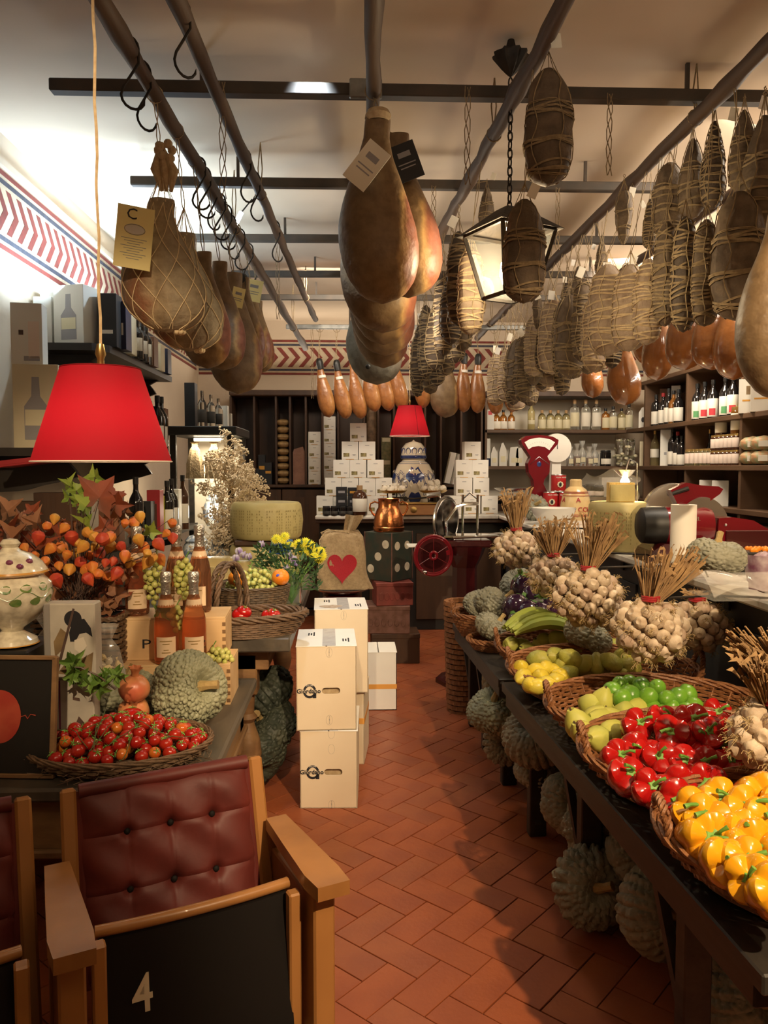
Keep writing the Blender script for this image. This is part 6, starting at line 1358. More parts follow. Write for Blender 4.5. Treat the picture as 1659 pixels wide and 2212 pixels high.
# bananas: one hand
m_ban = mat('green_banana', (.36, .42, .07), (.28, .36, .06), 14, .45)
q = W(1160, 1360, 3.4); t = thing('banana_hand', 'hand of green yellow bananas in the basket on the second bench', 'bananas', q, group=None, rz=.2, sc=1.35)
for k in range(7):
    a = (k - 3) * .16; pts = [Vector((-.1 + .22 * u, (k - 3) * .016 + .01 * math.sin(3 * u) + a * .12 * u, .035 * math.sin(PI * u) + .01 * (k % 2))) for u in [i / 8 for i in range(9)]]
    MB().tube(pts, [.006, .012, .018, .02, .021, .02, .018, .012, .005], 8).build('banana', m_ban, t)
MB().tube([(.11, 0, .005), (.135, 0, .02)], .015, 7).build('stem', m_pst, t)
# aubergines, pumpkins on second bench
m_aub = mat('aubergine_skin', (.025, .008, .028), (.05, .015, .05), 5, .12, coat=.7)
for k, (px, py, r) in enumerate(((1135, 1270, .085), (1155, 1290, .08), (1115, 1315, .08), (1140, 1325, .075), (1175, 1300, .08), (1195, 1275, .07), (1165, 1330, .07), (1115, 1345, .05), (1190, 1320, .075))):
    y = 3.85 + (1330 - py) * .004; q = W(px, py, y); t = thing('aubergine', 'round dark purple aubergine, %s from the top of the pile behind the bananas' % ORD[k], 'aubergine', q, group='round aubergines', rot=(rnd.uniform(-1, 1), rnd.uniform(-1, 1), 0)); MB().ball((0, 0, 0), r, 20, 14, (1, 1, .95), lambda p: 1 + .04 * math.cos(3 * math.atan2(p.y, p.x))).build('skin', m_aub, t); MB().lathe([(r * .55, r * .72), (r * .3, r * .93), (.012, r * .98), (.011, r * 1.25), (0, r * 1.26)], 12, mod=lambda a, z: 1 + .3 * math.cos(5 * a) * (z < r)).build('calyx', m_pst, t)
UP = '%s'
for k, (px, py, y, key, sc, lb) in enumerate(((1045, 1310, 4.15, 'd2', .85, 'grey green pumpkin in the far round basket, left one'), (1078, 1312, 4.05, 'd0', .95, 'grey green ribbed pumpkin in the far round basket, right one'), (1120, 1262, 4.3, 'd2', .8, 'pumpkin at the back behind the aubergines'), (1068, 1358, 3.8, 'd1', .75, 'grey pumpkin in the small tray above the bench end'), (1185, 1335, 3.9, 'd3', .8, 'pumpkin behind the bananas under the garlic'), (1270, 1375, 3.2, 'd2', .8, 'dim pumpkin in the shade behind the garlic bunches'))):
    pumpkin(key, W(px, py, y), lb, (rnd.uniform(.2, .8), rnd.uniform(-.4, .4), rnd.uniform(0, 6)), sc)
tray('p', (W(1080, 1340, 4.12).x, 4.12, .6 + .0), .25, .2, 'round wicker basket with pumpkins at the far end of the bench', h=.12)
tray('s', (W(1075, 1370, 3.78).x, 3.8, .6), .14, .12, 'small wicker tray under the grey pumpkin at the bench end', handles=0, h=.05)
def tallbasket(px, py0, py1, y, r, label):
    a = W(px, py0, y); b = W(px, py1, y); z0 = 0; t = thing('tall_basket', label, 'basket', (a.x, y, z0), 0, 'tall wicker baskets under the far bench'); h = a.z - z0; wv = MB(); n = 22
    for j in range(n): k = .8 + .2 * j / (n - 1); wv.tube(oval(r * k, r * k, 36, h * j / (n - 1), 0, .03, j), h / n * .6, 4, True)
    wv.build('weave', m_wicker, t); rm = MB(); rope(rm, oval(r * 1.02, r * 1.02, 30, h), .006, .005, 3, 14, 5, True); rm.build('rim', m_wicker, t); MB().lathe([(0, .0), (r * .78, 0), (r * .92, h * .9), (0, h * .9)], 20).build('lining', m_wickerg, t)
tallbasket(1002, 1302, 1440, 4.72, .11, 'tall yellowish wicker basket standing on the floor at the far bench end')
tallbasket(1022, 1338, 1450, 4.95, .07, 'smaller tall wicker basket next to the far bench leg')
# pumpkins on the floor under the bench
fl = [(1090, 1478, 3.75, 'd3', .8, 'small pumpkin on top of the warty one by the bench corner'), (1072, 1535, 3.45, 'g1', .98, 'very warty round pumpkin leaning out beside the far trestle leg'), (1090, 1605, 3.5, 'd1', .75, 'pumpkin on the floor under the very warty one'), (1100, 1420, 4.0, 'd2', .8, 'pumpkin in the dark below the banana basket'), (1158, 1590, 3.1, 'd3', .95, 'elongated pumpkin glimpsed between the trestle legs'), (1165, 1660, 3.15, 'd2', .8, 'pumpkin low between the trestle legs'),
      (1240, 1735, 2.75, 'd2', .92, 'round pumpkin with a hollow stalk at the left of the floor heap'), (1300, 1790, 2.6, 'd0', .95, 'flat pumpkin with an orange centre in the middle of the floor heap'), (1275, 1915, 2.42, 'd1', .94, 'ribbed pale pumpkin with a thick stalk at the front of the floor heap'), (1425, 1965, 2.18, 'd3', .92, 'big ribbed pumpkin lying on its side behind the trestle leg'), (1385, 1840, 2.4, 'd2', .85, 'dark pumpkin with a long orange stalk high in the floor heap'), (1340, 1720, 2.8, 'd2', .9, 'shaded pumpkin at the back of the floor heap'), (1470, 1860, 2.45, 'd1', .9, 'shaded pumpkin under the bench edge below the red peppers'), (1580, 2045, 1.95, 'd0', .9, 'dark pumpkin at the lower right behind the leg'), (1610, 2160, 1.9, 'd3', .85, 'dim pumpkin in the bottom right corner'), (1560, 1960, 2.3, 'd2', .9, 'dim pumpkin in the shade below the yellow peppers')]
rots = {8: (1.15, -.25, .3), 6: (1.15, -.35, 0), 7: (1.2, .1, 0), 9: (1.1, .9, 0), 10: (1.0, .1, 0), 1: (.3, -.2, 0)}
for k, (px, py, y, key, sc, lb) in enumerate(fl):
    q = W(px, py, y); q.z = max(q.z, .115 if k not in (8,) else .13); pumpkin(key, q, lb, rots.get(k, (rnd.uniform(.3, 1.3), rnd.uniform(-.5, .5), rnd.uniform(-.6, .6))), sc)
# pumpkins under the left table, its shade painted into their skin colour
for k, (px, py, y, lb) in enumerate(((595, 1500, 3.7, 'shaded pumpkin on top of the pile under the left plank table'), (600, 1570, 3.6, 'large shaded pumpkin in the middle of the pile under the left table'), (580, 1640, 3.5, 'shaded pumpkin on the floor under the left plank table'), (560, 1530, 3.9, 'dim pumpkin at the back under the left plank table'))):
    q = W(px, py, y); q.z = max(q.z, .12); q.x -= .06; t = pumpkin(('d3', 'd0', 'd2', 'd1')[k], q, lb, (rnd.uniform(.6, 1.2), .2, rnd.uniform(0, 6)), 1.1, 'shaded pumpkins under the left table')
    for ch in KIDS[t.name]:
        if ch.name.startswith('flesh'): ch.data = ch.data.copy(); ch.data.materials[0] = mat('shaded_pumpkin', (.03, .038, .028), (.05, .055, .035), 12, .6, bump=.2)
# ---------------------------------------------------------------- garlic bunches
gbm = [MB().lathe([(0, -.022), (.012, -.024), (.026, -.012), (.0285, .0), (.022, .014), (.009, .024), (.005, .034), (0, .036)], 16, mod=lambda a, z: 1 + .07 * abs(math.cos(4 * a)) - .03).mesh('bulb', m) for m in (m_garlic, m_garlicd)]
def garlic(c, R, n, tuft, tw, label, sc=1.0, lean=(0, 0)):
    t = thing('garlic_bunch', label, 'garlic', c, group='garlic bunches along the counter'); pts = []
    k = 0
    for i in range(n):
        ph = i * 2.39996; zz = 1 - 2 * (i + .5) / n; r = math.sqrt(1 - zz * zz); p = Vector((r * math.cos(ph), r * math.sin(ph), zz * .82)) * R * rnd.uniform(.86, 1.04)
        if p.y > R * .55: continue
        o = link('bulb', gbm[0 if rnd.random() < .7 else 1], t, p, ((-p).to_track_quat('Z', 'Y')).to_euler(), sc * rnd.uniform(.82, 1.15)); pts.append(p)
    rt = MB()
    for p in pts:
        if rnd.random() < .65:
            d = p.normalized()
            for q in range(16): e = p + d * .018 + Vector((rnd.uniform(-.014, .014), rnd.uniform(-.014, .014), rnd.uniform(-.014, .014))); rt.tube([p + d * .018, e + d * .009, e + d * .012 + Vector((rnd.uniform(-.008, .008), 0, -.006))], .0008, 3, cap=False)
    stuff(rt.build('roots', m_root, t, False)); MB().ball((0, 0, 0), R * .8, 16, 10, (1, 1, .82)).build('core', m_garlicd, t)
    st = MB(); top = R * .8
    for q in range(75):
        a = rnd.uniform(0, 6.28); r = rnd.uniform(0, 1) ** .6; l = tuft * rnd.uniform(.55, .95); bend = rnd.uniform(-.03, .03)
        b = Vector((.022 * r * math.cos(a), .022 * r * math.sin(a), top)); e = Vector((tw * r * math.cos(a) + lean[0], tw * .7 * r * math.sin(a) + lean[1], top + l)); m_ = b.lerp(e, .55) + Vector((0, 0, -.0)); w_ = rnd.uniform(.0028, .0055)
        s_ = Vector((math.cos(a + 1.2), math.sin(a + 1.2), 0)) * w_
        st.add([b - s_ * .6, b + s_ * .6, m_ + s_ * .8, m_ - s_ * .8, e + s_ + Vector((bend, 0, 0)), e - s_ * .4 + Vector((bend, 0, .01)), e + Vector((bend * 1.8, .004, rnd.uniform(-.015, .02)))], [(0, 1, 2, 3), (3, 2, 4, 5), (5, 4, 6)])
        st.tube([b, m_, e.lerp(m_, .3)], .0022, 4)
    for q in range(26):
        a = rnd.uniform(0, 6.28); b = Vector((.02 * math.cos(a), .02 * math.sin(a), top + .01)); st.tube([b, b * 3 + Vector((0, 0, -top * 1.6))], .003, 4) if False else None
    stuff(st.build('dry_stalks', m_straw, t, False)); bd = MB()
    for z in (0, .006, .012): bd.tube([(.027 * math.cos(q * PI / 8), .027 * math.sin(q * PI / 8), top + .012 + z) for q in range(16)], .0042, 6, True)
    bd.build('red_band', m_redc, t)
    return t
gl = [(1115, 1185, 4.0, .135, 60, .24, .11, 'farthest garlic bunch with upright straw in front of the white bowl', (0, 0)), (1195, 1245, 3.45, .13, 62, .2, .11, 'second farthest garlic bunch with curly dry stalks', (0, 0)), (1270, 1290, 2.95, .155, 80, .24, .12, 'garlic bunch with a red band in the middle of the row', (.03, 0)), (1405, 1360, 2.45, .135, 72, .19, .12, 'brightly lit garlic bunch with a fan of golden straw over the limes', (.06, 0)), (1505, 1350, 2.85, .13, 50, .05, .04, 'shaded garlic bunch right of the brightly lit one', (0, 0)), (1665, 1590, 1.75, .11, 56, .16, .09, 'garlic bunch cut by the right edge above the yellow peppers', (-.02, -.06))]
for k, (px, py, y, R, n, tf, tw, lb, ln) in enumerate(gl):
    q = W(px, py, y); R *= .78; garlic(q, R, n, tf, tw, lb, .88, ln)
    # iron bracket from the counter carrying the bunch
    b = thing('bracket_hook', 'thin dark iron hook on the counter edge holding up the %s garlic bunch' % ('farthest', 'second', 'third', 'fourth, brightly lit', 'shaded fifth', 'nearest')[k], 'hook', (1.43, y + .03, q.z), group='iron hooks along the counter')
    top = q.z + R * .8 + .01; m_ = MB(); m_.tube([(0, 0, min(1.0, top) - q.z - .0), (-.05, 0, top - q.z), ((q.x - 1.43) * .5, 0, top - q.z + .01), (q.x - 1.43 + .03, -.03, top - q.z + .008)], .004, 6); m_.build('rod', m_iron, b); MB().bb((-.002, 0, min(1.0, top) - q.z - .01), (.01, .04, .06), .002).build('plate', m_iron, b, False)
# loose straw bunch at right edge
q = W(1640, 1440, 1.78); t = thing('straw_tuft', 'bright tuft of cut golden straw at the right edge above the peppers', 'straw', q); st = MB()
for k in range(110):
    e = Vector((rnd.uniform(-.085, .05), rnd.uniform(-.03, .03), rnd.uniform(.02, .095))); b = Vector((.08 + e.x * .25, .03, -.06 + rnd.uniform(0, .03))); st.tube([b, b.lerp(e, .6) + Vector((0, 0, .008)), e], rnd.uniform(.0015, .003), 5)
stuff(st.build('cut_stalks', m_straw, t, False))
# ================================================================ hanging hams and cured meats
def on_pole(a, b, y):
    f = (y - a.y) / (b.y - a.y); return a.lerp(b, max(0, min(1, f)))
SK = (.15, .085, .038); FT = (.42, .24, .09); MTc = (.17, .05, .025)
m_ham = rampmat('ham_rind', [(0, (.13, .085, .045)), (.35, (.2, .13, .065)), (.66, (.24, .15, .07)), (.71, (.5, .3, .11)), (.77, (.3, .1, .05)), (1, (.22, .06, .03))], .5, .35, 40, 'x', 3.0, .47, .22, 9)
m_ham2 = rampmat('ham_golden', [(0, (.24, .085, .025)), (.5, (.34, .13, .035)), (.68, (.5, .25, .08)), (.76, (.3, .08, .035)), (1, (.25, .06, .03))], .35, .3, 45, 'x', 4.0, .45, .25, 10, coat=.2)
m_hamn = rampmat('ham_netted', [(0, (.26, .21, .14)), (.24, (.28, .12, .06)), (.36, (.42, .32, .19)), (.55, (.38, .32, .22)), (1, (.32, .27, .19))], .7, .5, 60, 'x', 3.0, .45, .3, 10)
m_hamb = rampmat('ham_bluish', [(0, (.15, .15, .12)), (.6, (.2, .19, .15)), (1, (.24, .15, .08))], .6, .4, 40, 'x', 3.0, .42, .3, 9)
m_amber = mat('amber_wrap', (.3, .11, .028), (.17, .06, .018), 7, .22, coat=.6, bump=.6, bsc=14)
def profile(pts, t):
    for k in range(len(pts) - 1):
        if pts[k][0] <= t <= pts[k + 1][0]:
            f = (t - pts[k][0]) / (pts[k + 1][0] - pts[k][0]); f = f * f * (3 - 2 * f) if False else f; return pts[k][1] * (1 - f) + pts[k + 1][1] * f
    return pts[-1][1]
HW = [(0, .3), (.03, .32), (.12, .33), (.22, .44), (.34, .64), (.46, .82), (.58, .96), (.68, 1.0), (.78, .97), (.87, .84), (.94, .6), (.98, .35), (1, .0)]
def ham_surf(L, Wd, T, seed=0):
    def f(t, a):
        w = profile(HW, t); cx = -.16 * Wd * math.sin(PI * min(1, t * 1.1)) + .1 * Wd * t
        bulge = 1 + .08 * math.cos(a - .5) * math.sin(PI * t)
        k = noise.noise(Vector((math.cos(a) + seed * 5, math.sin(a), t * 3))) * .05
        r = w * (1 + k) * bulge
        return Vector((cx + r * Wd * math.cos(a), r * T * math.sin(a) * (1 if t > .3 else 1 / max(.6, T / Wd * 1.5)), -L * t))
    return f
def surf_mesh(f, m, nm='ham_body', nt=34, na=30):
    mb = MB(); vs = [f(j / nt * .999 + (0), 2 * PI * i / na) for j in range(nt + 1) for i in range(na)]; fs = [(j * na + i, (j + 1) * na + i, (j + 1) * na + (i + 1) % na, j * na + (i + 1) % na) for j in range(nt) for i in range(na)]
    vs.append(f(0, 0) * 0 + sum((vs[i] for i in range(na)), Vector()) / na); c = len(vs) - 1; fs += [(i, (i + 1) % na, c) for i in range(na)]
    mb.add(vs, [tuple(reversed(q)) for q in fs]); return mb.mesh(nm, m)
def net_mesh(f, m, n=9):
    mb = MB()
    for s in (1, -1):
        for k in range(n):
            mb.tube([(lambda p: p + Vector((p.x, p.y, 0)).normalized() * .003)(f(.04 + .94 * q / 30, 2 * PI * k / n + s * q / 30 * 2.2)) for q in range(31)], .0018, 4)
    for q in range(5): a = q * 1.3; mb.ball(f(.985, 0) + Vector((.012 * math.cos(a), .012 * math.sin(a), 0)), .012, 6, 5)
    for k in range(10): a = k * .63; p = f(.03, a); mb.tube([p, Vector((p.x * .4, p.y * .4, .05)), (0, 0, .1)], .0016, 4)
    return mb.mesh('net', m)
HM = {}
for key, L, Wd, T, m, sd in (('big', .62, .135, .1, m_ham, 1), ('big2', .58, .14, .105, m_ham, 4), ('gold', .42, .062, .05, m_ham2, 2), ('net', .45, .14, .1, m_hamn, 3), ('left', .5, .115, .085, m_ham, 5), ('blue', .5, .13, .1, m_hamb, 6), ('amber', .5, .12, .1, m_amber, 7)):
    f = ham_surf(L, Wd, T, sd); HM[key] = (surf_mesh(f, m), net_mesh(f, m_netting) if key == 'net' else None, L, f)
capm = MB().lathe([(.022, -.1), (.024, -.02), (.02, .02), (.012, .035), (0, .04)], 12, mod=lambda a, z: 1 + .06 * math.sin(5 * a + 60 * z)).mesh('black_cap', m_black); bandm = MB().lathe([(.03, -.125), (.029, -.105)], 14).mesh('white_band', m_white)
def cordm(p0, p1, r=.0028, twist=True):
    mb = MB(); p0, p1 = Vector(p0), Vector(p1); n = 8
    for s in (-1, 1):
        mb.tube([p0.lerp(p1, k / n) + Vector((s * .006 * math.sin(PI * k / n * 3), s * .003, 0)) for k in range(n + 1)], r * .8, 4)
    if twist: mb.tube([p1 + Vector((.03 * math.sin(q * PI / 6) * .9, 0, .03 * math.cos(q * PI / 6))) for q in range(12)], r * .8, 4, True)
    return mb
def tagcard(par, p, w, h, m, rot=(0, 0, 0), print_=True, nm='paper_tag'):
    c = MB().bb((0, 0, 0), (w, .0015, h), .0006).build(nm, m, par, False, p, rot)
    if print_: MB().box((0, -.001, h * .2), (w * .5, .0008, h * .14)).box((0, -.001, -h * .05), (w * .7, .0008, h * .03)).box((0, -.001, -h * .15), (w * .6, .0008, h * .03)).build('tag_print', m_grey, c, False)
    return c
def hang_ham(key, px, top, y, label, group, pole=None, sc=1.0, rz=0, cap=False, tagm=None, tw=(.05, .08), tp=(0, -.1, -.12), tr=(0, .2, 0), tilt=0):
    p = W(px, top, y); t = thing('ham', label, 'ham', p, group=group, rot=(0, tilt, rz), sc=sc); me, net, L, f = HM[key]; link('ham_body', me, t)
    if net: link('net', net, t)
    if cap: link('black_cap', capm, t, (0, 0, .0), sc=(1.1, 1.1, .6)); link('white_band', bandm, t)
    if pole:
        q = on_pole(pole[0], pole[1], y); d = (t.matrix_basis.inverted() @ q); cordm((0, 0, -.01 if not net else .08), d).build('cord', m_twinel if key == 'net' else m_twine, t)
    if tagm: tagcard(t, tp, tw[0], tw[1], tagm, tr)
    return t
Pb1, Pb2, Pb3, Pb4, Pb5, Pb6 = (P1a, P1b), (P2a, P2b), (P3a, P3b), (P4a, P4b), (P5a, P5b), (P6a, P6b)
GL = 'hams hanging on the left pole'
h1 = hang_ham('net', 350, 432, 2.75, 'large netted ham with a big yellow tag nearest on the left pole', GL, Pb1, 1.0, .2)
tg = tagcard(h1, (-.085, -.135, -.17), .115, .2, m_ytag, (0, .1, .1), False, 'yellow_tag'); text('C', .05, m_print, tg, (-.012, -.0015, .072), name='lettering'); MB().lathe([(0, 0), (.03, 0), (.03, .001), (0, .001)], 20, sy=.5).build('tag_emblem', m_lw, tg, loc=(0, -.0012, .025), rot=(PI / 2, 0, 0)); bxs = MB()
for k in range(9): bxs.box((0, -.0014, -.005 - k * .008), (.08 - .02 * (k % 3), .0006, .0016))
bxs.tube([(.032 * math.cos(q * PI / 10), -.0016, .025 + .017 * math.sin(q * PI / 10)) for q in range(20)], .001, 4, True); bxs.build('tag_print', m_grey, tg, False)
pl = MB()
for k in range(3): pl.tube([(.0 + .015 * k, 0, .03), (-.02 + .03 * k, .0, .1), (.01 * k - .01, 0, .17)], [.006, .018, .004], 7)
for k in range(8): pl.ball((rnd.uniform(-.01, .04), rnd.uniform(-.01, .01), rnd.uniform(.14, .19)), .016, 7, 5)
pl.build('gathered_net_end', m_twinel, h1)
hang_ham('net', 398, 505, 3.02, 'second netted ham tucked behind the tagged one', GL, Pb1, .98, .1)
hang_ham('left', 440, 545, 3.28, 'pinkish ham behind the two netted hams', GL, Pb1, .95, -.2, tagm=m_ytag)
hang_ham('left', 475, 566, 3.52, 'dark brown topped ham fourth on the left pole', GL, Pb1, .95, 0)
hang_ham('left', 505, 590, 3.8, 'low hanging round ham fifth on the left pole', GL, Pb1, 1.15, .3, tagm=m_ytag)
hang_ham('left', 525, 600, 4.1, 'dark ham sixth on the left pole with a black cap', GL, Pb1, .95, .1, True)
hang_ham('left', 545, 625, 4.4, 'narrow dark ham seventh on the left pole with a yellow tag', GL, Pb1, .9, 0, tagm=m_ytag, tw=(.1, .13), tp=(.02, -.1, -.03))
hang_ham('left', 556, 650, 4.7, 'rearmost ham on the left pole', GL, Pb1, .85, .2)
GCn = 'hams hanging on the middle pole'
c1_ = hang_ham('big', 817, 250, 2.77, 'largest smooth ham at the front of the middle pole with a white card', GCn, Pb3, 1.04, 0, tagm=m_tag, tw=(.085, .15), tp=(-.04, -.1, -.2), tr=(0, .65, .1))
MB().lathe([(.038, -.02), (.044, 0), (.036, .015), (.034, -.02)], 16).build('hock_wrap', m_twinel, c1_)
hang_ham('big2', 858, 292, 2.98, 'second smooth ham showing at the right behind the front one', GCn, Pb3, 1.04, -.1, tagm=m_inkblack, tw=(.09, .13), tp=(.03, -.09, -.13), tr=(0, -.3, 0), tilt=-.05)
for k, (px, bot, y, key, sc) in enumerate(((818, 708, 3.2, 'big2', 1.12), (822, 735, 3.5, 'big', 1.1), (825, 760, 3.85, 'big2', 1.15), (822, 788, 4.2, 'big', 1.15), (808, 826, 4.6, 'blue', 1.28))):
    L = HM[key][2] * sc; top = 1010 - (((1010 - bot) / 1680 * y + L) * 1680 / y); hang_ham(key, px, top, y, ('third ham down the middle pole, only its rounded bottom showing', 'fourth ham down the middle pole', 'fifth ham down the middle pole', 'sixth ham down the middle pole', 'bluish ham with a dark hole at the end of the middle pole')[k], GCn, Pb3, sc, (.2, -.2, .1, -.1, 0)[k])
hb = bpy.data.objects['ham.014']; MB().ball((-.03, -.1, -.43), .012, 12, 8, (1, .6, 1)).build('bone_hole', m_black, hb)
GR = 'small golden hams in a row below the galvanised tube'
gp = (Zp(618, 706, 2.76), Zp(1300, 709, 2.76))
for k, (px, bot) in enumerate(((690, 902), (727, 905), (760, 905), (790, 890), (820, 888), (850, 886), (915, 880), (962, 878), (1003, 890), (1033, 892), (1072, 895), (1108, 890))):
    y = gp[0].y - .12; top = bot - .42 * 1.2 * 1680 / y; t = hang_ham('gold' if k not in (7,) else 'left', px, top, y, 'small golden ham, %s from the left in the back row%s' % (ORD[k], ', with a black cap' if k in (0, 1, 8, 9) else ''), GR, None, 1.2, .15 * ((k % 3) - 1), k in (0, 1, 8, 9), tilt=(-.16 if k < 6 else .02))
    q = t.matrix_basis.inverted() @ Vector((t.location.x, gp[0].y, 2.75)); cordm((0, 0, .02), q).build('cord', m_twine, t)
# ---- string tied cured meats
m_cul = [mat('cured_skin_grey', (.15, .105, .065), (.08, .055, .035), 18, .75, bump=.6, bsc=35), mat('cured_skin_pale', (.36, .27, .19), (.22, .15, .1), 18, .7, bump=.6, bsc=35), mat('cured_skin_dark', (.075, .05, .032), (.045, .03, .02), 18, .7, bump=.6, bsc=35)]
def cul_surf(L, R, seed, kind):
    P = {'pear': [(0, .12), (.06, .3), (.2, .55), (.45, .85), (.7, 1), (.88, .85), (.96, .5), (1, 0)], 'long': [(0, .2), (.05, .5), (.15, .8), (.4, .97), (.7, 1), (.9, .85), (.97, .5), (1, 0)], 'cone': [(0, .6), (.1, .9), (.3, 1), (.6, .8), (.85, .5), (1, 0)]}[kind]
    def f(t, a):
        r = R * profile(P, t) * (1 + .07 * math.cos(5 * a + seed) * math.sin(PI * t) + .05 * noise.noise(Vector((math.cos(a), math.sin(a), t * 4 + seed * 3))) * 2 + .015 * math.sin(t * 60)); return Vector((r * math.cos(a), r * .85 * math.sin(a), -L * t))
    return f
def wrap_mesh(f, n, seed, mtw, vert=5, r=.0022, loose=.006):
    g = random.Random(seed); mb = MB(); N = 22
    for k in range(n):
        t0 = .08 + .88 * (k + g.uniform(-.3, .3)) / n if n > 13 else (.38, .62, .84)[k % 3] + g.uniform(-.06, .06); t0 = min(.97, max(.05, t0)); tl = g.uniform(-.06, .06); ph = g.uniform(0, 6)
        for c in range(2): mb.tube([(lambda p: p + Vector((p.x, p.y, 0)).normalized() * (.002 + loose * g.random() * .5))(f(min(.985, max(.02, t0 + .009 * c + tl * math.sin(2 * PI * q / N + ph))), 2 * PI * q / N)) for q in range(N)], r, 3, True)
    for k in range(vert):
        a = 2 * PI * k / vert + g.uniform(-.2, .2); mb.tube([(lambda p: p + Vector((p.x, p.y, 0)).normalized() * .004)(f(min(.985, .02 + .96 * q / 14), a + .12 * math.sin(q * 1.1))) for q in range(15)], r * 1.1, 3)
    for k in range(5): a = k * 1.25; p = f(.05, a); mb.tube([p, Vector((p.x * .3, p.y * .3, .04)), (0, 0, .07)], r * .8, 3)
    return mb.mesh('twine_wrap', mtw)
CV = {}
for key, L, R, sd, kind, n, mi, tw in (('A', .42, .085, 1, 'long', 13, 0, m_twine), ('B', .42, .088, 2, 'long', 16, 1, m_twinel), ('C', .4, .07, 3, 'long', 22, 1, m_twinel), ('D', .45, .062, 4, 'long', 26, 0, m_twine), ('E', .36, .07, 5, 'pear', 9, 0, m_twine), ('F', .38, .06, 6, 'pear', 20, 2, m_twine), ('G', .3, .05, 7, 'cone', 5, 0, m_twine), ('H', .44, .055, 8, 'long', 30, 2, m_twine)):
    f = cul_surf(L, R, sd, kind); CV[key] = (surf_mesh(f, m_cul[mi], 'meat_body', 26, 20), wrap_mesh(f, n, sd, tw), L, R)
def hang_meat(key, loc, label, group, to=None, sc=1.0, rz=0, tg=0):
    me, wr, L, R = CV[key]; t = thing('cured_meat', label, 'cured meat', loc, group=group, rz=rz, sc=sc); link('meat_body', me, t); link('twine_wrap', wr, t)
    if to is not None: cordm((0, 0, .05), t.matrix_basis.inverted() @ Vector(to), .0022, False).build('cord', m_twine, t)
    if tg: tagcard(t, (rnd.uniform(-.05, .03), -R * 1.25, rnd.uniform(-.04, .06)), .038, .055, m_tag if tg == 1 else m_white, (rnd.uniform(-.2, .2), rnd.uniform(-.6, .6), -rz), False)
    return t
def zt(px, top, y): return W(px, top, y)
G4 = 'tied meats on the slanting pole by the lantern'
for k, (key, px, top, bot, y, lb) in enumerate((('A', 1184, 150, 404, 2.5, 'biggest string tied cured meat hanging high to the right of the lantern chain'), ('A', 1133, 432, 656, 2.56, 'string tied cured meat hanging directly in front of the lantern'), ('E', 1052, 405, 505, 3.7, 'brown cured meat behind the lantern roof beside the slanting pole'), ('C', 1018, 535, 725, 3.35, 'brightly lit string wound meat left of the lantern'))):
    p = zt(px, top, y); L = (p.z - W(px, bot, y).z); t = hang_meat(key, p, lb, G4, on_pole(*Pb4, y), L / CV[key][2], .3 * k, 1 if k < 3 else 0)
for k, (px, bot, y) in enumerate(((990, 705, 3.9), (975, 745, 4.1), (1000, 760, 4.25), (958, 770, 4.4), (985, 785, 4.6), (940, 800, 4.75), (965, 812, 4.95), (920, 815, 5.1), (945, 835, 5.3), (905, 830, 5.45), (930, 852, 5.6), (902, 858, 5.75))):
    z = W(px, bot, y).z; p = W(px, 700, y); key = ('H', 'F', 'D', 'H')[k % 4]; L = CV[key][2] * 1.05; q = on_pole(*Pb4, y); hang_meat(key, (p.x, y, z + L), 'dark shaggy cured meat on the slanting pole, %s from the front' % ORD[k + 4], G4, q, 1.05, k * .7, 2 if k % 3 == 0 else 0)
G5 = 'tied meats on the pole above the counter edge'
lst = [('A', 1598, 415, 694, 2.7), ('D', 1527, 475, 706, 2.85), ('H', 1481, 469, 719, 3.0), ('D', 1441, 480, 706, 3.15), ('C', 1401, 560, 746, 3.3), ('B', 1362, 572, 760, 3.45), ('B', 1314, 572, 770, 3.6), ('C', 1284, 640, 802, 3.95)]
for k, (key, px, top, bot, y) in enumerate(lst):
    p = zt(px, top, y); L = p.z - W(px, bot, y).z; hang_meat(key, p, '%s tied cured meat, lower right rank, %s from the right' % ({'A': 'thick pale topped', 'D': 'slim rope braided', 'H': 'dark slim', 'C': 'closely wound pale', 'B': 'fat pale netted'}[key], ORD[k]), G5, on_pole(*Pb5, y), L / CV[key][2], k * .5, (1 if k in (4, 5, 6) else 0))
n = len(lst); k = 0
for y in [4.15 + .19 * i for i in range(18)]:
    for dx in (-.06, .12):
        if n + k >= 28 + 8: break
        key = ('D', 'F', 'A', 'C', 'H', 'E', 'B')[k % 7]; x = 1.27 + dx + rnd.uniform(-.03, .03); L = CV[key][2]; top = 2.46 + rnd.uniform(-.05, .05)
        hang_meat(key, (x, y + (.08 if dx > 0 else 0), top), 'string tied cured meat far down the counter pole, %s in %s file' % (ORD[k // 2], 'left' if dx < 0 else 'right'), G5, on_pole(*Pb5, y), rnd.uniform(.95, 1.08), k * .9, 1 if k % 3 == 0 else (2 if k % 4 == 0 else 0)); k += 1
G6 = 'upper rank of meats on the right'
for k, (key, px, top, bot, y) in enumerate((('E', 1652, 250, 500, 2.75), ('E', 1608, 238, 420, 2.9), ('F', 1544, 262, 453, 3.0), ('E', 1497, 300, 475, 3.15), ('G', 1348, 415, 530, 3.55), ('A', 1447, 352, 516, 3.3), ('F', 1405, 430, 540, 3.45), ('E', 1300, 520, 600, 4.2), ('G', 1160, 643, 712, 4.9), ('E', 1250, 575, 660, 4.5), ('F', 1225, 600, 690, 4.9))):
    p = zt(px, top, y); L = p.z - W(px, bot, y).z; q = on_pole(*(Pb5 if p.x < 1.5 else Pb6), y); hang_meat(key, p, 'cured meat in the upper rank on the right, %s counting from the right edge' % ORD[k], G6, (p.x, y, max(q.z, p.z + .05)), L / CV[key][2], k * .6, 1 if k % 2 == 0 else 2)
GA = 'amber wrapped hams on the outermost pole'
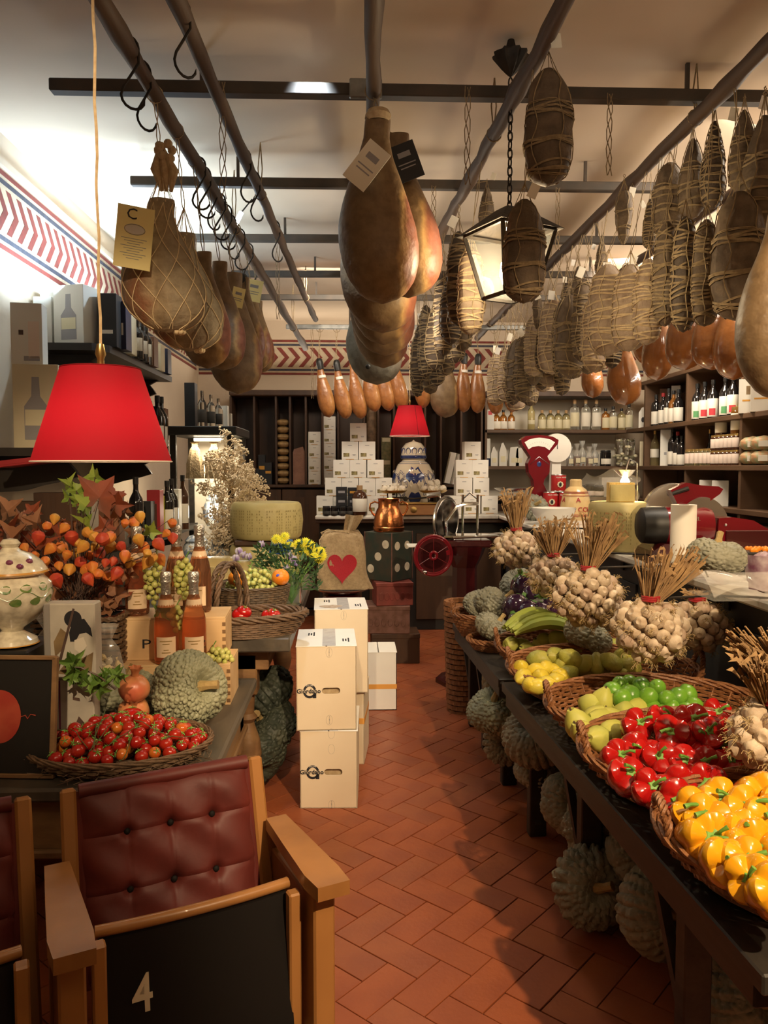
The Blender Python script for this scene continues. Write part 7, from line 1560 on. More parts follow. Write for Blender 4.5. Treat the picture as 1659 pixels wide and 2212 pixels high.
for k, (px, bot, y, sc) in enumerate(((1350, 876, 5.2, .95), (1282, 860, 5.9, .8), (1423, 822, 4.6, .9), (1487, 800, 4.2, 1.0), (1545, 800, 3.9, .95), (1590, 822, 3.75, 1.05), (1400, 790, 4.9, .9))):
    L = .5 * sc; z = W(px, bot, y).z; p = W(px, 700, y); t = hang_ham('amber', px, 0, y, 'amber glossy wrapped ham, %s' % ('lowest one above the corner bottles', 'small one at the left', 'one just right of the lowest', 'one in the middle with a bright lower edge', 'one right of the middle', 'big shaded one at the right', 'one high behind the wound meats')[k], GA, None, sc, k * .8); t.location = (p.x, y, z + L); q = t.matrix_basis.inverted() @ Vector((p.x, y, 2.83)); cordm((0, 0, -.01), q).build('cord', m_twine, t)
t = hang_ham('left', 1690, 455, 2.15, 'large smooth pinkish ham cut by the right edge of the photo', GA, None, 1.05, 0); t['group'] = 'hams at the right edge'; cordm((0, 0, 0), t.matrix_basis.inverted() @ Vector((t.location.x + .0, 2.15, 2.95))).build('cord', m_twine, t)
# ---------------------------------------------------------------- iron S hooks
def hook(p, s, rz, label, group):
    t = thing('meat_hook', label, 'hook', p, rz, group)
    pts = [Vector((-.02 * math.cos(a), 0, .0 + .02 * math.sin(a))) for a in [k * PI / 7 for k in range(8)]] + [Vector((.02, 0, -.03)), Vector((-.012, 0, -.085))] + [Vector((.008 - .024 * math.cos(a), 0, -.1 - .024 * math.sin(a))) for a in [k * PI / 7 for k in range(8)]]
    MB().tube([v * s for v in pts], [.0012] + [.0028 * s] * (len(pts) - 2) + [.0008], 6).build('hook_rod', m_iron, t); return t
for k, y in enumerate((2.48, 2.62, 3.35, 3.45, 3.6, 3.75, 3.9, 4.05, 4.25, 4.5)):
    q = on_pole(*Pb1, y); hook(q + Vector((0, 0, .012)), 1.5, .5 + .4 * math.sin(k * 2), 'empty iron meat hook on the left pole, %s from the front' % ORD[k], 'iron hooks on the left pole')
for k, y in enumerate((2.3, 3.35, 3.6, 4.3)):
    q = on_pole(*Pb2, y); hook(q + Vector((0, 0, .012)), 1.5, .8, 'iron hook on the second pole from the left, %s from the front' % ORD[k], 'iron hooks on the second pole')
# loose strings from the bars
for k, (px, py0, py1, y) in enumerate(((480, 235, 430, 2.9), (1317, 232, 380, 2.93), (1010, 235, 400, 2.9), (937, 420, 500, 3.9), (1205, 420, 540, 3.9), (600, 560, 690, 4.77), (668, 760, 850, 6.6))):
    a, b = W(px, py0, y), W(px, py1, y); a.z = 2.885; 
    if k == 6: a.z = 2.76; y = gp[0].y; a.y = y; b.y = y
    t = thing('hanging_string', 'loose knotted string dangling from the ceiling bars, %s' % ('between the two left poles', 'between the two right poles', 'left of the lantern chain', 'near the middle hams', 'right of the lantern', 'near the left poles at the back', 'with frayed ends above the small hams')[k], 'string', a, group='loose strings on the ceiling bars'); mb = MB()
    for s in range(3): mb.tube([(.012 * math.sin(q * 1.1 + s * 2), .006 * math.cos(q + s), (b.z - a.z) * q / 9) for q in range(10)], .002, 4)
    mb.build('strands', m_twine, t)
# ---------------------------------------------------------------- lantern
yl = 2.86; c = W(1100, 520, yl); t = thing('lantern', 'black iron lantern hanging on a chain right of the middle hams', 'lantern', (c.x, yl, 0)); zr_, zm_, zb_ = W(0, 462, yl).z, W(0, 490, yl).z, W(0, 632, yl).z
wt, wb2 = .15, .085; fr = MB(); R45 = .45
def lc(w, z): return [Vector((w * math.cos(R45 + k * PI / 2 + PI / 4) * 1.1, w * math.sin(R45 + k * PI / 2 + PI / 4) * 1.1, z)) for k in range(4)]
T_, B_ = lc(wt, zm_), lc(wb2, zb_)
for k in range(4):
    fr.tube([T_[k], T_[(k + 1) % 4]], .008, 4); fr.tube([B_[k], B_[(k + 1) % 4]], .008, 4); fr.tube([T_[k], B_[k]], .009, 4)
fr.build('frame', m_iron, t, False)
rf = MB(); E_ = lc(wt * 1.2, zm_ + .0); U_ = lc(.045, zr_ + .04); rf.add(E_ + U_, [(k, (k + 1) % 4, 4 + (k + 1) % 4, 4 + k) for k in range(4)] + [(4, 5, 6, 7)]); rf.build('roof', m_iron, t, False)
for k in range(4): g_ = MB(); g_.add([T_[k] * .985 + Vector((0, 0, zm_ * .015)), T_[(k + 1) % 4] * .985 + Vector((0, 0, zm_ * .015)), B_[(k + 1) % 4], B_[k]], [(0, 1, 2, 3)]); g_.build('glass_pane', m_pane, t, False)
MB().lathe([(0, zb_ + .03), (.02, zb_ + .04), (.034, zb_ + .08), (.03, zb_ + .12), (.012, zb_ + .15), (.012, zm_ + .02)], 16).build('bulb', mat('lantern_bulb', (1, .9, .7), None, 8, .3, emit=(1, .82, .52), es=60), t)
ch = MB(); z = zr_ + .05; k = 0
while z < ZC - .12:
    Mx = Matrix.Rotation(PI / 2 * (k % 2) + .4, 3, 'Z'); ch.tube([Vector((0, 0, z)) + Mx @ Vector((.009 * math.cos(q * PI / 5), 0, .02 * math.sin(q * PI / 5))) for q in range(10)], .003, 5, True); z += .031; k += 1
ch.build('chain', m_iron, t)
MB().lathe([(.0, -.13), (.012, -.12), (.03, -.1), (.06, -.06), (.062, -.05), (.02, -.035), (.012, 0)], 24, mod=lambda a, z: 1 + (.12 * math.cos(9 * a) if z < -.03 else 0)).build('ceiling_rose', m_iron, t, loc=(0, 0, ZC))
light('lantern_bulb', 'POINT', (c.x, yl, zb_ + .1), 30, (1, .78, .48), .05)
# small cold tube lamp near the left pole
p = W(512, 478, 4.3); t = thing('tube_lamp', 'short glowing cold white tube lamp between the two left poles', 'lamp', p, rot=(0, .45, .3)); MB().lathe([(0, -.06), (.012, -.055), (.012, .055), (0, .06)], 12).build('tube', mat('cold_tube', (1, 1, 1), None, 8, .5, emit=(.75, .88, 1), es=35), t); MB().bb((.0, .02, 0), (.02, .02, .13), .003).build('holder', m_iron, t, False); MB().tube([(0, .02, .06), (.02, .02, 2.98 - p.z)], .004, 5).build('rod', m_iron, t)
# hooks, clock plate, socket
o = tag(MB().bb((0, 0, 0), (.12, .02, .07), .004).build('junction_box', m_galv, None, False, W(790, 192, 2.95)), 'small grey box fixed behind the first ceiling bar', 'box')
# ================================================================ right counter top
def CX(px, y): return W(px, 1000, y).x
# parmesan with wedge
yq = 4.0; q = W(1332, 1190, yq)
t = wheel((W(1338, 1190, yq).x, yq, ZM + .002), .163, .25, 'big cheese wheel on the right counter with a cut wedge on top', m_parm); t['group'] = 'cheese on the right counter'
m_cut = mat('cut_parmesan', (.72, .5, .16), (.62, .4, .1), 25, .6, bump=.5)
wx = t.location
w_ = thing('cheese_wedge', 'golden cheese wedge with rind standing on the right wheel', 'cheese', (wx.x - .02, yq - .02, ZM + .253), .2, 'cheese on the right counter', sc=(.72, .72, .95)); MB().prism([(-.11, -.07), (.08, -.09), (.12, .08), (-.04, .09)], 0, .105).build('cheese_body', m_cut, w_, False); MB().box((-.015, -.085, .05), (.18, .006, .09), (0, 0, -.105)).build('rind', m_parm, w_, False)
w_ = thing('cling_film', 'crumpled clear film around the cheese wedge on the right counter', 'wrapping', (wx.x - .04, yq, ZM + .255), sc=.8); f = MB(); f.grid(lambda u, v: Vector((-.17 + .3 * u + .02 * math.sin(9 * v), .1 * math.cos(2.4 * u) - .02 * v, .19 * v + .03 * math.sin(8 * u + 3 * v) * v)), 18, 10); f.build('film', m_thin, w_)
bl_ = thing('display_bulb', 'bright small clamp lamp shining on the cheese wedge', 'lamp', W(1350, 1040, 4.1)); MB().lathe([(.0, -.02), (.02, -.012), (.024, 0), (.018, .015), (.01, .02)], 16).build('bulb', mat('bulb_bright', (1, .9, .7), None, 8, .3, emit=(1, .85, .55), es=60), bl_); MB().lathe([(.012, .018), (.03, .03), (.06, .06), (.062, .062), (.03, .034)], 20).build('reflector', m_chrome, bl_)
MB().tube([(0, 0, .04), (.05, .08, .12), (.12, .15, .1), (.14, .18, -.25)], .005, 6).build('arm', m_chrome, bl_)
# electric meat slicer
ysl = 3.55; q = W(1440, 1185, ysl); sl = thing('meat_slicer', 'glossy dark red electric meat slicer with black motor end on the marble', 'slicer', (CX(1462, ysl), ysl, ZM), -.1, sc=.86)
def arc(cx, cz, r, a0, a1, n=14): return [(cx + r * math.cos(a0 + (a1 - a0) * k / n), cz + r * math.sin(a0 + (a1 - a0) * k / n)) for k in range(n + 1)]
FX = Matrix.Rotation(PI / 2, 4, 'X')
MB().prism([(-.19, 0), (.17, 0), (.17, .05), (.13, .1), (-.1, .1), (-.16, .06)], -.15, .15, FX).build('base', m_darkred, sl, False)
bd = MB(); bd.lathe([(0, -.11), (.07, -.108), (.095, -.09), (.1, -.05), (.1, .06)], 28); bd.build('motor_end', m_black, sl, loc=(-.1, -.03, .19), rot=(0, PI / 2, 0))
bd = MB(); bd.lathe([(.1, .0), (.102, .2), (.09, .24), (0, .25)], 28); bd.build('body', m_redpaint, sl, loc=(-.07, -.03, .19), rot=(0, PI / 2, 0))
MB().lathe([(.1, 0), (.155, .003), (.16, .012), (.1, .02), (0, .02)], 44).build('blade', m_chrome, sl, loc=(-.0, .03, .25), rot=(PI / 2, 0, 0))
MB().prism(arc(0, 0, .165, .35, 2.75, 20) + arc(0, 0, .09, 2.75, .35, 16), -.02, .02, Matrix.Translation((0, .05, .25)) @ FX).build('blade_guard', m_steel, sl, False)
MB().prism([(-.06, .1), (.02, .14), (.1, .125), (.19, .12), (.215, .105), (.2, .08), (.12, .02), (.09, -.04), (.02, -.06), (-.02, .02)], -.035, .035, Matrix.Translation((.02, .0, .28)) @ FX).build('top_arm', m_redpaint, sl, False)
MB().tube([(-.03, -.03, .36), (.05, -.05, .39)], .012, 8).build('knob', m_black, sl)
text('BERKEL', .03, m_steel, sl, (.04, -.125, .23), name='lettering', bold=.0006); MB().bb((.03, -.152, .06), (.07, .006, .025), .002).build('maker_plate', m_brass, sl, False)
s2 = thing('meat_slicer', 'second dark red slicer body behind the grey pumpkin on the counter', 'slicer', (CX(1598, 3.5), 3.5 + .05, ZM), 0)
MB().prism([(-.12, 0), (.15, 0), (.16, .08), (.12, .15), (.05, .19), (-.05, .205), (-.11, .2)], -.09, .09, FX).build('body', m_redpaint, s2, False); MB().bb((.02, -.1, .09), (.2, .012, .11), .004).build('side_panel', m_darkred, s2, False)
for x, z in ((-.08, .17), (-.08, .03), (.1, .12)): MB().ball((x, -.095, z), .007, 8, 6).build('bolt', m_chrome, s2)
MB().lathe([(.0, 0), (.15, 0), (.155, .006), (0, .012)], 40).build('blade_disc', m_steel, s2, loc=(-.17, -.05, .14), rot=(PI / 2, 0, .3))
# paper roll, pumpkins, board, wrapped things
yr = 3.0; q0, q1 = W(1475, 1190, yr), W(1475, 1090, yr); r = 27 / 1680 * yr; t = thing('paper_roll', 'upright white paper roll in front of the meat slicer', 'roll', (q0.x, yr, ZM)); MB().lathe([(.016, 0), (r, 0), (r, q1.z - ZM), (.016, q1.z - ZM), (.016, 0)], 32).build('paper', m_white, t); MB().lathe([(.0165, 0), (.019, 0), (.019, q1.z - ZM + .001), (.0165, q1.z - ZM + .001)], 18).build('core_tube', m_brownc, t)
bdx = 1.8; t = thing('cutting_board', 'long pale wooden cutting board on the marble at the right edge', 'board', (1.83, 2.62, ZM + .0)); MB().bb((0, 0, .022), (.42, 1.1, .044), .006).build('board', m_board, t, False)
pumpkin('d2', (W(1548, 1180, 2.75).x, 2.75, ZM + .11), 'flat grey pumpkin on the cutting board beside the paper roll', (.1, .05, 1), .8)
pumpkin('d1', (W(1155, 1080, 6.3).x, 6.3, ZM + .1), 'small pale pumpkin with a pointed stalk behind the white bowl', (.9, .1, 0), .88)
t = thing('plastic_bag', 'crumpled clear plastic bag on the cutting board at the right edge', 'bag', (W(1610, 1220, 2.25).x, 2.25, ZM + .045)); f = MB(); f.grid(lambda u, v: Vector((-.13 + .28 * u, -.08 + .2 * v, .012 + .03 * abs(math.sin(5 * u + 3 * v)) + .03 * math.sin(PI * v) + .02 * math.sin(11 * u * v))), 22, 16); f.grid(lambda u, v: Vector((-.13 + .28 * u, -.08 + .2 * v, .002)), 8, 6); f.build('film', m_thin, t)
m_rad = mat('radicchio', (.16, .05, .1), (.5, .42, .45), 18, .45); t = thing('radicchio', 'purple and white radicchio head in plastic at the right edge', 'vegetable', (W(1668, 1215, 2.3).x, 2.32, ZM + .11))
MB().ball((0, 0, 0), .062, 20, 14, (1, 1, 1), lambda p: 1 + .07 * math.sin(8 * math.atan2(p.y, p.x) + 5 * p.z)).build('head', m_rad, t)
for k in range(5):
    a = -2.6 + k * .5; MB().grid(lambda u, v: Vector((.066 * math.cos(a + (u - .5) * .8), .066 * math.sin(a + (u - .5) * .8), -.05 + .1 * v)) * (1 + .1 * v), 6, 6).build('leaf', m_rad, t)
t = thing('snack_tray', 'small tray of orange snacks with a toothpick ball behind the pumpkin', 'tray', (W(1630, 1155, 3.1).x, 3.1, ZM)); MB().bb((0, 0, .045), (.2, .12, .09), .004).build('tray', m_black, t, False)
for k in range(26): MB().ball((rnd.uniform(-.09, .09), rnd.uniform(-.05, .05), .095), .011, 7, 5).build('snack', m_or, t)
# white bowl, jar, cans, fan scale, dial
yb2 = 5.85; q = W(1195, 1130, yb2); t = thing('white_bowl', 'wide white ceramic bowl with a spout on the marble corner', 'bowl', (q.x, yb2, ZM)); MB().lathe([(0, .004), (.09, 0), (.1, .006), (.15, .07), (.168, .115), (.17, .125), (.16, .125), (.14, .075), (.08, .02), (0, .018)], 40, mod=lambda a, z: 1 + (.05 * math.exp(-((a - 4.3) / .2) ** 2) if z > .1 else 0)).build('bowl', mat('white_ceramic', (.75, .72, .66), None, 8, .15, coat=.6), t)
q = W(1165, 1135, 5.0)
yj2 = 6.35; q = W(1243, 1120, yj2); js = (W(1243, 1035, yj2).z - ZM); m_prov = mat('cream_stoneware', (.66, .47, .22), None, 8, .25, coat=.4); t = thing('stoneware_jar', 'cream cone shaped cheese with red bands and red lettering on the right counter', 'jar', (q.x, yj2, ZM))
PRJ = [(0, 0), (.128, 0), (.132, .03), (.125, .12), (.108, .2), (.085, .25), (.052, .275), (.048, .3), (.05, .325), (.04, .335), (0, .335)]; kz = js / .335
MB().lathe([(r, z * kz) for r, z in PRJ], 40).build('body', m_prov, t); m_rp = mat('red_print', (.35, .03, .03), None, 8, .4)
bn = MB()
for z, r in ((.035, .1325), (.046, .132), (.2, .109), (.222, .1), (.232, .096)): bn.tube([(r * math.cos(k * PI / 20), r * math.sin(k * PI / 20), z * kz) for k in range(40)], .003, 4, True)
bn.build('red_bands', m_rp, t)
for k, ch in enumerate('AURICCHIO'):
    a = -PI / 2 + (k - 4) * .3; r = .131; text(ch, .052, m_rp, t, (r * math.cos(a), r * math.sin(a), .088 * kz), (PI / 2 - .1, 0, a + PI / 2), name='letter', bold=.001)
for a in (-PI / 2 - .1, -PI / 2 - 1.2): text('A', .055, m_rp, t, (.119 * math.cos(a), .119 * math.sin(a), .165 * kz), (PI / 2 - .25, 0, a + PI / 2), name='emblem', bold=.001)
m_can = mat('red_can_print', (.4, .02, .02), None, 8, .35); m_yc = mat('yellow_can_print', (.62, .48, .05), None, 8, .35)
for k, (px, y0, y1, y) in enumerate(((1190, 1038, 1080, 6.65), (1222, 1038, 1080, 6.62), (1207, 998, 1040, 6.65), (1196, 1080, 1110, 6.62))):
    a, b = W(px, y0, y), W(px, y1, y); h = .145; z = ZM + (.0, 0, .15, 0)[k] + (.075 if k < 3 else 0); t = thing('tomato_can', 'red and yellow tomato tin behind the stoneware jar, %s' % ('left one in the lower pair', 'right one in the lower pair', 'top one', 'lowest one half hidden')[k], 'can', (a.x, y, z if k < 3 else ZM), rnd.uniform(-.3, .3), 'red tomato tins')
    if k == 3: h = .072
    MB().lathe([(0, 0), (.062, 0), (.064, .004), (.0625, .006), (.0625, h - .008), (.064, h - .004), (.062, h), (.058, h - .004), (0, h - .004)], 30).build('can_body', m_steel, t); MB().lathe([(.063, .007), (.0634, .008), (.0634, h - .009), (.063, h - .008)], 30).build('printed_wrap', m_can, t); MB().lathe([(.0638, .01), (.0638, h - .011)], 6, a0=-.55, a1=.1).build('yellow_panel', m_yc, t)
    if k < 3:
        for q_, ch in enumerate('POLPA POMODORO'):
            aa = -PI / 2 - .75 + q_ * .125; text(ch, .015, m_white, t, (.0642 * math.cos(aa), .0642 * math.sin(aa), h - .025), (PI / 2, 0, aa + PI / 2), name='letter') if ch != ' ' else None
        aa = -PI / 2 - .25; em = MB(); em.lathe([(.0, 0), (.026, 0), (.026, .0012), (0, .0012)], 22, mod=lambda a, z: 1 + .08 * math.cos(8 * a)); em.build('emblem', lab_c, t, loc=(.0636 * math.cos(aa), .0636 * math.sin(aa), h * .42), rot=(PI / 2, 0, aa + PI / 2)); MB().ball((.066 * math.cos(aa), .066 * math.sin(aa), h * .42), .014, 10, 6, (1, .25, 1.3)).build('emblem_shield', m_print, t)
yfs = 6.85; q = W(1160, 1085, yfs); fs = thing('fan_scale', 'red enamel fan shaped counter scale with a steel pan', 'scale', (q.x, yfs, ZM)); k_ = yfs / 1680
def PX(px, py): return ((px - 1160) * k_, (1010 + (1085 - 1010) - py) * k_ + .0)
zo = W(1160, 1085, yfs).z - ZM
def P2(lst): return [((px - 1160) * k_, (1085 - py) * k_ + zo) for px, py in lst]
MB().prism(P2([(1138, 1085), (1182, 1085), (1178, 1060), (1170, 1045), (1172, 1035), (1183, 1020), (1184, 998), (1178, 985), (1201, 958), (1202, 950), (1190, 943), (1160, 939), (1130, 942), (1121, 950), (1122, 958), (1142, 987), (1136, 1000), (1138, 1020), (1148, 1035), (1150, 1050)]), -.06, .06, FX).build('body', m_redpaint, fs, False)
MB().prism(P2([(1128, 955), (1140, 948), (1160, 945), (1182, 948), (1194, 955), (1182, 972), (1172, 965), (1158, 963), (1145, 965), (1137, 970)]), .0605, .063, FX).build('dial', m_white, fs, False)
tk = MB()
for k in range(13): a = .62 + k * .16; tk.box(((1160 - 1160) * k_ + .125 * math.cos(a), -.064, .0 + (1085 - 985) * k_ + zo + .125 * math.sin(a) * 1.0), (.0015, .0015, .012), (0, PI / 2 - a, 0))
tk.build('dial_marks', m_grey, fs, False); MB().ball((0, -.062, (1085 - 1002) * k_ + zo), .02, 14, 8, (1, .2, 1.2)).build('crest', m_jb, fs); MB().tube([((1140 - 1160) * k_, -.06, (1085 - 1003) * k_ + zo), (0, -.06, (1085 - 986) * k_ + zo), ((1182 - 1160) * k_, -.06, (1085 - 1003) * k_ + zo)], .003, 5).build('trim', m_darkred, fs)
MB().bb((-.02, 0, .06), (.36, .2, .12), .02).build('foot', m_redpaint, fs, False)
MB().lathe([(0, 0), (.08, .0), (.14, .022), (.155, .034), (.15, .034), (.08, .008), (0, .008)], 36).build('pan', m_steel, fs, loc=((1103 - 1160) * k_, 0, (1085 - 1062) * k_ + zo)); MB().lathe([(.02, 0), (.018, .12)], 12).build('pan_post', m_steel, fs, loc=((1103 - 1160) * k_, 0, .08))
yd_ = 7.15; q = W(1200, 968, yd_); t = thing('dial_scale', 'round white dial of a second scale behind the red fan scale', 'scale', (q.x, yd_, ZM)); R_ = 31 / 1680 * yd_; zc = q.z - ZM
MB().lathe([(0, 0), (R_ * .93, 0), (R_, .01), (R_, .06), (0, .065)], 44).build('dial_case', m_white, t, loc=(0, 0, zc), rot=(PI / 2, 0, 0)); MB().tube([(R_ * math.cos(k * PI / 22), 0, zc + R_ * math.sin(k * PI / 22)) for k in range(44)], .006, 6, True).build('rim', m_steel, t); MB().prism([(-.004, -.01), (.004, -.01), (.001, R_ * .7)], .066, .068, Matrix.Translation((0, 0, zc)) @ FX).build('pointer', m_print, t, False); MB().prism([(-.09, 0), (.09, 0), (.05, .12), (.04, zc - R_ * .8), (-.04, zc - R_ * .8), (-.05, .12)], -.04, .04, FX).build('stand', m_white, t, False)
# ---------------------------------------------------------------- antique flywheel slicer
ya = 5.35; ax = CX(1005, ya); sl = thing('flywheel_slicer', 'antique dark red flywheel meat slicer on a cast pedestal before the counter', 'slicer', (ax, ya, 0))
zp_ = W(1005, 1178, ya).z
MB().lathe([(.2, 0), (.2, .03), (.12, .06), (.09, .12), (.085, zp_ - .15), (.13, zp_ - .06), (.15, zp_)], 8, capt=True).build('pedestal', m_darkred, sl, False)
MB().bb((0, 0, zp_ + .02), (.34, .24, .05), .01).build('bed', m_darkred, sl, False)
mb = MB(); mb.bb((.05, -.02, zp_ + .07), (.42, .2, .015), .003); mb.tube([(-.1, -.14, zp_ + .065), (.3, -.14, zp_ + .08)], .008, 8); mb.tube([(-.1, .08, zp_ + .065), (.28, .08, zp_ + .075)], .008, 8); mb.tube([(.22, -.16, zp_ + .08), (.3, -.13, zp_ + .1)], .012, 8); mb.build('carriage', m_chrome, sl)
bz = W(965, 1125, ya).z; 
MB().lathe([(0, 0), (.15, .0), (.158, .006), (.15, .012), (0, .014)], 48).build('blade', mat('dark_steel', (.22, .2, .18), None, 8, .2, 1), sl, loc=(CX(965, ya) - ax, .02, bz), rot=(PI / 2, 0, .95)); MB().tube([(CX(965, ya) - ax + .1 * math.cos(a), .02 + .14 * math.cos(a), bz + .165 * math.sin(a)) for a in [k * PI / 18 for k in range(37)]], .009, 8, True).build('blade_guard', m_steel, sl)
ar_ = MB(); ar_.tube([(CX(965, ya) - ax, -.02, W(0, 1160, ya).z), (CX(962, ya) - ax, -.04, W(0, 1128, ya).z), (CX(985, ya) - ax, -.04, W(0, 1095, ya).z), (CX(1020, ya) - ax, -.03, W(0, 1088, ya).z)], [.009, .014, .012, .01], 8)
for px in (1000, 1032): ar_.tube([(CX(px, ya) - ax, 0, zp_ + .07), (CX(px, ya) - ax, 0, W(0, 1070, ya).z)], .009, 8)
ar_.tube([(CX(1000, ya) - ax, 0, W(0, 1080, ya).z), (CX(1015, ya) - ax, 0, W(0, 1066, ya).z), (CX(1032, ya) - ax, 0, W(0, 1080, ya).z)], .006, 6); ar_.bb((CX(1015, ya) - ax, 0, W(0, 1090, ya).z), (.12, .03, .025), .005); ar_.tube([(CX(922, ya) - ax, 0, W(0, 1072, ya).z), (CX(952, ya) - ax, 0, W(0, 1068, ya).z)], .018, 8); ar_.tube([(CX(945, ya) - ax, 0, W(0, 1068, ya).z), (CX(960, ya) - ax, 0, W(0, 1090, ya).z)], .007, 6); ar_.build('clamp_arm', m_chrome, sl)
yw = ya - .17; wc = W(936, 1200, yw); fw = MB(); R_ = 46 / 1680 * yw * .93
def TR(r, w=.009, n=36): fw.tube([(r * math.cos(2 * PI * k / n), 0, r * math.sin(2 * PI * k / n)) for k in range(n)], w, 8, True)
TR(R_, .011); TR(R_ * .9, .008); TR(R_ * .18, .012, 14)
for k in range(6):
    a = 2 * PI * k / 6; c_ = Vector((R_ * .53 * math.cos(a), 0, R_ * .53 * math.sin(a))); u = Vector((math.cos(a), 0, math.sin(a))); v_ = Vector((-math.sin(a), 0, math.cos(a))); fw.tube([c_ + u * R_ * .34 * math.cos(q * PI / 8) + v_ * R_ * .17 * math.sin(q * PI / 8) for q in range(16)], .006, 6, True)
    a += PI / 6; fw.tube([(R_ * .2 * math.cos(a), 0, R_ * .2 * math.sin(a)), (R_ * .88 * math.cos(a), 0, R_ * .88 * math.sin(a))], .007, 6)
fw.lathe([(R_ * .7, -.006), (R_ * .98, -.006), (R_ * .98, .006), (R_ * .7, .006), (R_ * .7, -.006)], 40); n0 = 5 * 40; fw.v[-n0:] = [(a, c, b) for a, b, c in fw.v[-n0:]]; fw.m[-160:] = [1] * 160
fw.build('flywheel', (m_redpaint, m_darkred), sl, loc=(wc.x - ax, -.17, wc.z), rot=(0, 0, .25)); MB().tube([(-R_ * .62, -.0, -R_ * .75), (-R_ * .64, -.07, -R_ * .77)], .012, 8).ball((-R_ * .64, -.075, -R_ * .77), .014, 8, 6).build('crank_handle', m_chrome, sl, loc=(wc.x - ax, -.17, wc.z), rot=(0, 0, .25))
MB().tube([(wc.x - ax, -.17, wc.z), (wc.x - ax + .06, .0, wc.z)], .016, 8).build('axle', m_steel, sl)
MB().bb((wc.x - ax - .02, .03, W(0, 1183, ya).z), (.28, .2, .008), .002).build('receiving_plate', m_white, sl, False)
o = thing('floor_foot', 'round dark cast foot on the floor left of the slicer pedestal', 'foot', (ax - .19, ya - .2, 0)) if False else None
# ================================================================ right shelves contents
GB = 'bottles on the upper back shelf'; yv = 7.93
def sx(px): return W(px, 950, yv).x
carton_box((sx(1055), yv, ZS1), .1, .08, .2, 'white box with a red mark at the left end of the upper back shelf', GB, m_lw, 0, [(-.1, .75, .3, .95, lab_r)])
for k, px in enumerate((1072, 1087, 1104)): bottle((sx(px), yv, ZS1), .2, .075, 'wine', g_amber, lab_w, m_capblk, 'small amber bottle with a white label, %s from the left on the upper back shelf' % ORD[k], GB, (.05, .45))
bottle((sx(1147), yv, ZS1), .3, .075, 'wine', g_pale, lab_c, m_cork, 'slim olive oil bottle right of the amber ones', GB, (.2, .35))
for k, px in enumerate((1170, 1188, 1205, 1222)): bottle((sx(px), yv, ZS1), .2, .08, 'flask', g_pale, lab_c, m_cork, 'squat pale yellow bottle, %s of four on the upper back shelf' % ORD[k], GB, (.08, .55))
for k, px in enumerate((1240, 1264, 1287)): bottle((sx(px), yv, ZS1), .31, .095, 'spirit', g_clear, lab_c if k == 0 else lab_w, m_cork, 'tall clear spirit bottle, %s of three near the shelf corner' % ORD[k], GB, (.12, .6))
for k, px in enumerate((1306, 1322, 1340, 1356)): bottle((min(sx(px), 3.0), yv - .02, ZS1), (.22, .24, .22, .27)[k], .08, 'spirit', (g_amber, g_clear, g_pale, g_clear)[k], lab_c, m_capblk, 'bottle tucked into the shelf corner, %s from the left' % ORD[k], GB, (.1, .6))
GBB = 'bags and jars on the lower back shelf'
t = thing('carton_tube', 'white cardboard tube with a blue band on the lower back shelf', 'tube', (sx(1052), yv, ZS2), 0, GBB); MB().lathe([(0, 0), (.035, 0), (.035, .28), (0, .28)], 22).build('tube_body', m_lw, t); MB().lathe([(.0355, .0), (.0355, .08)], 22).build('blue_band', m_navy, t)
for k, (px, h, w) in enumerate(((1067, .2, .07), (1086, .24, .08), (1110, .2, .1), (1122, .19, .08))):
    t = thing('white_pouch', 'white paper pouch, %s from the left on the lower back shelf' % ORD[k], 'bag', (sx(px), yv, ZS2), 0, GBB); MB().prism([(-w / 2, 0), (w / 2, 0), (w * .4, h * .7), (.0 if k < 2 else w * .4, h), (-w * .2 if k < 2 else -w * .4, h * .96), (-w / 2, h * .6)], -.03, .03, FX).build('pouch_body', m_lw, t, False); MB().bb((0, -.031, h * .3), (w * .6, .002, h * .25), .0005).build('pouch_label', lab_c, t, False)
for k, px in enumerate((1232, 1245, 1258, 1272, 1285)):
    t = thing('cellophane_bag', 'dark filled clear bag with a gathered top, %s of five on the lower back shelf' % ORD[k], 'bag', (sx(px), yv - .03 * (k % 2), ZS2), 0, GBB); h = .2 + .03 * (k % 3); MB().lathe([(0, 0), (.035, .0), (.04, h * .5), (.012, h * .72), (.03, h)], 14, mod=lambda a, z: 1 + .1 * math.sin(5 * a + 30 * z), capt=False).build('film', m_thin if k % 2 else g_white, t); MB().lathe([(0, .003), (.034, .003), (.036, h * .42), (0, h * .45)], 14).build('contents', m_brownc, t); MB().bb((0, -.042, h * .25), (.045, .003, .05), .0005).build('bag_label', lab_c, t, False)
bottle((sx(1305), yv - .05, ZS2), .16, .11, 'jar', g_dark, lab_w, m_capblk, 'dark jar with a white label in the corner of the lower back shelf', GBB, name='jar', cat='jar')
for k, px in enumerate((1332, 1345, 1358)):
    t = thing('mushroom_jar', 'tall clear jar of dried mushrooms, %s of three in the corner' % ORD[k], 'jar', (min(sx(px), 3.02), yv - .08, ZS2), 0, GBB); MB().lathe([(0, 0), (.035, 0), (.037, .26), (.03, .28)], 16, capt=False).build('glass', g_clear, t)
    for j in range(9): MB().ball((rnd.uniform(-.012, .012), rnd.uniform(-.012, .012), .025 + j * .029), .02, 8, 6, (1, 1, .7)).build('mushroom', lab_c, t, rot=(rnd.uniform(-1, 1), 0, 0))
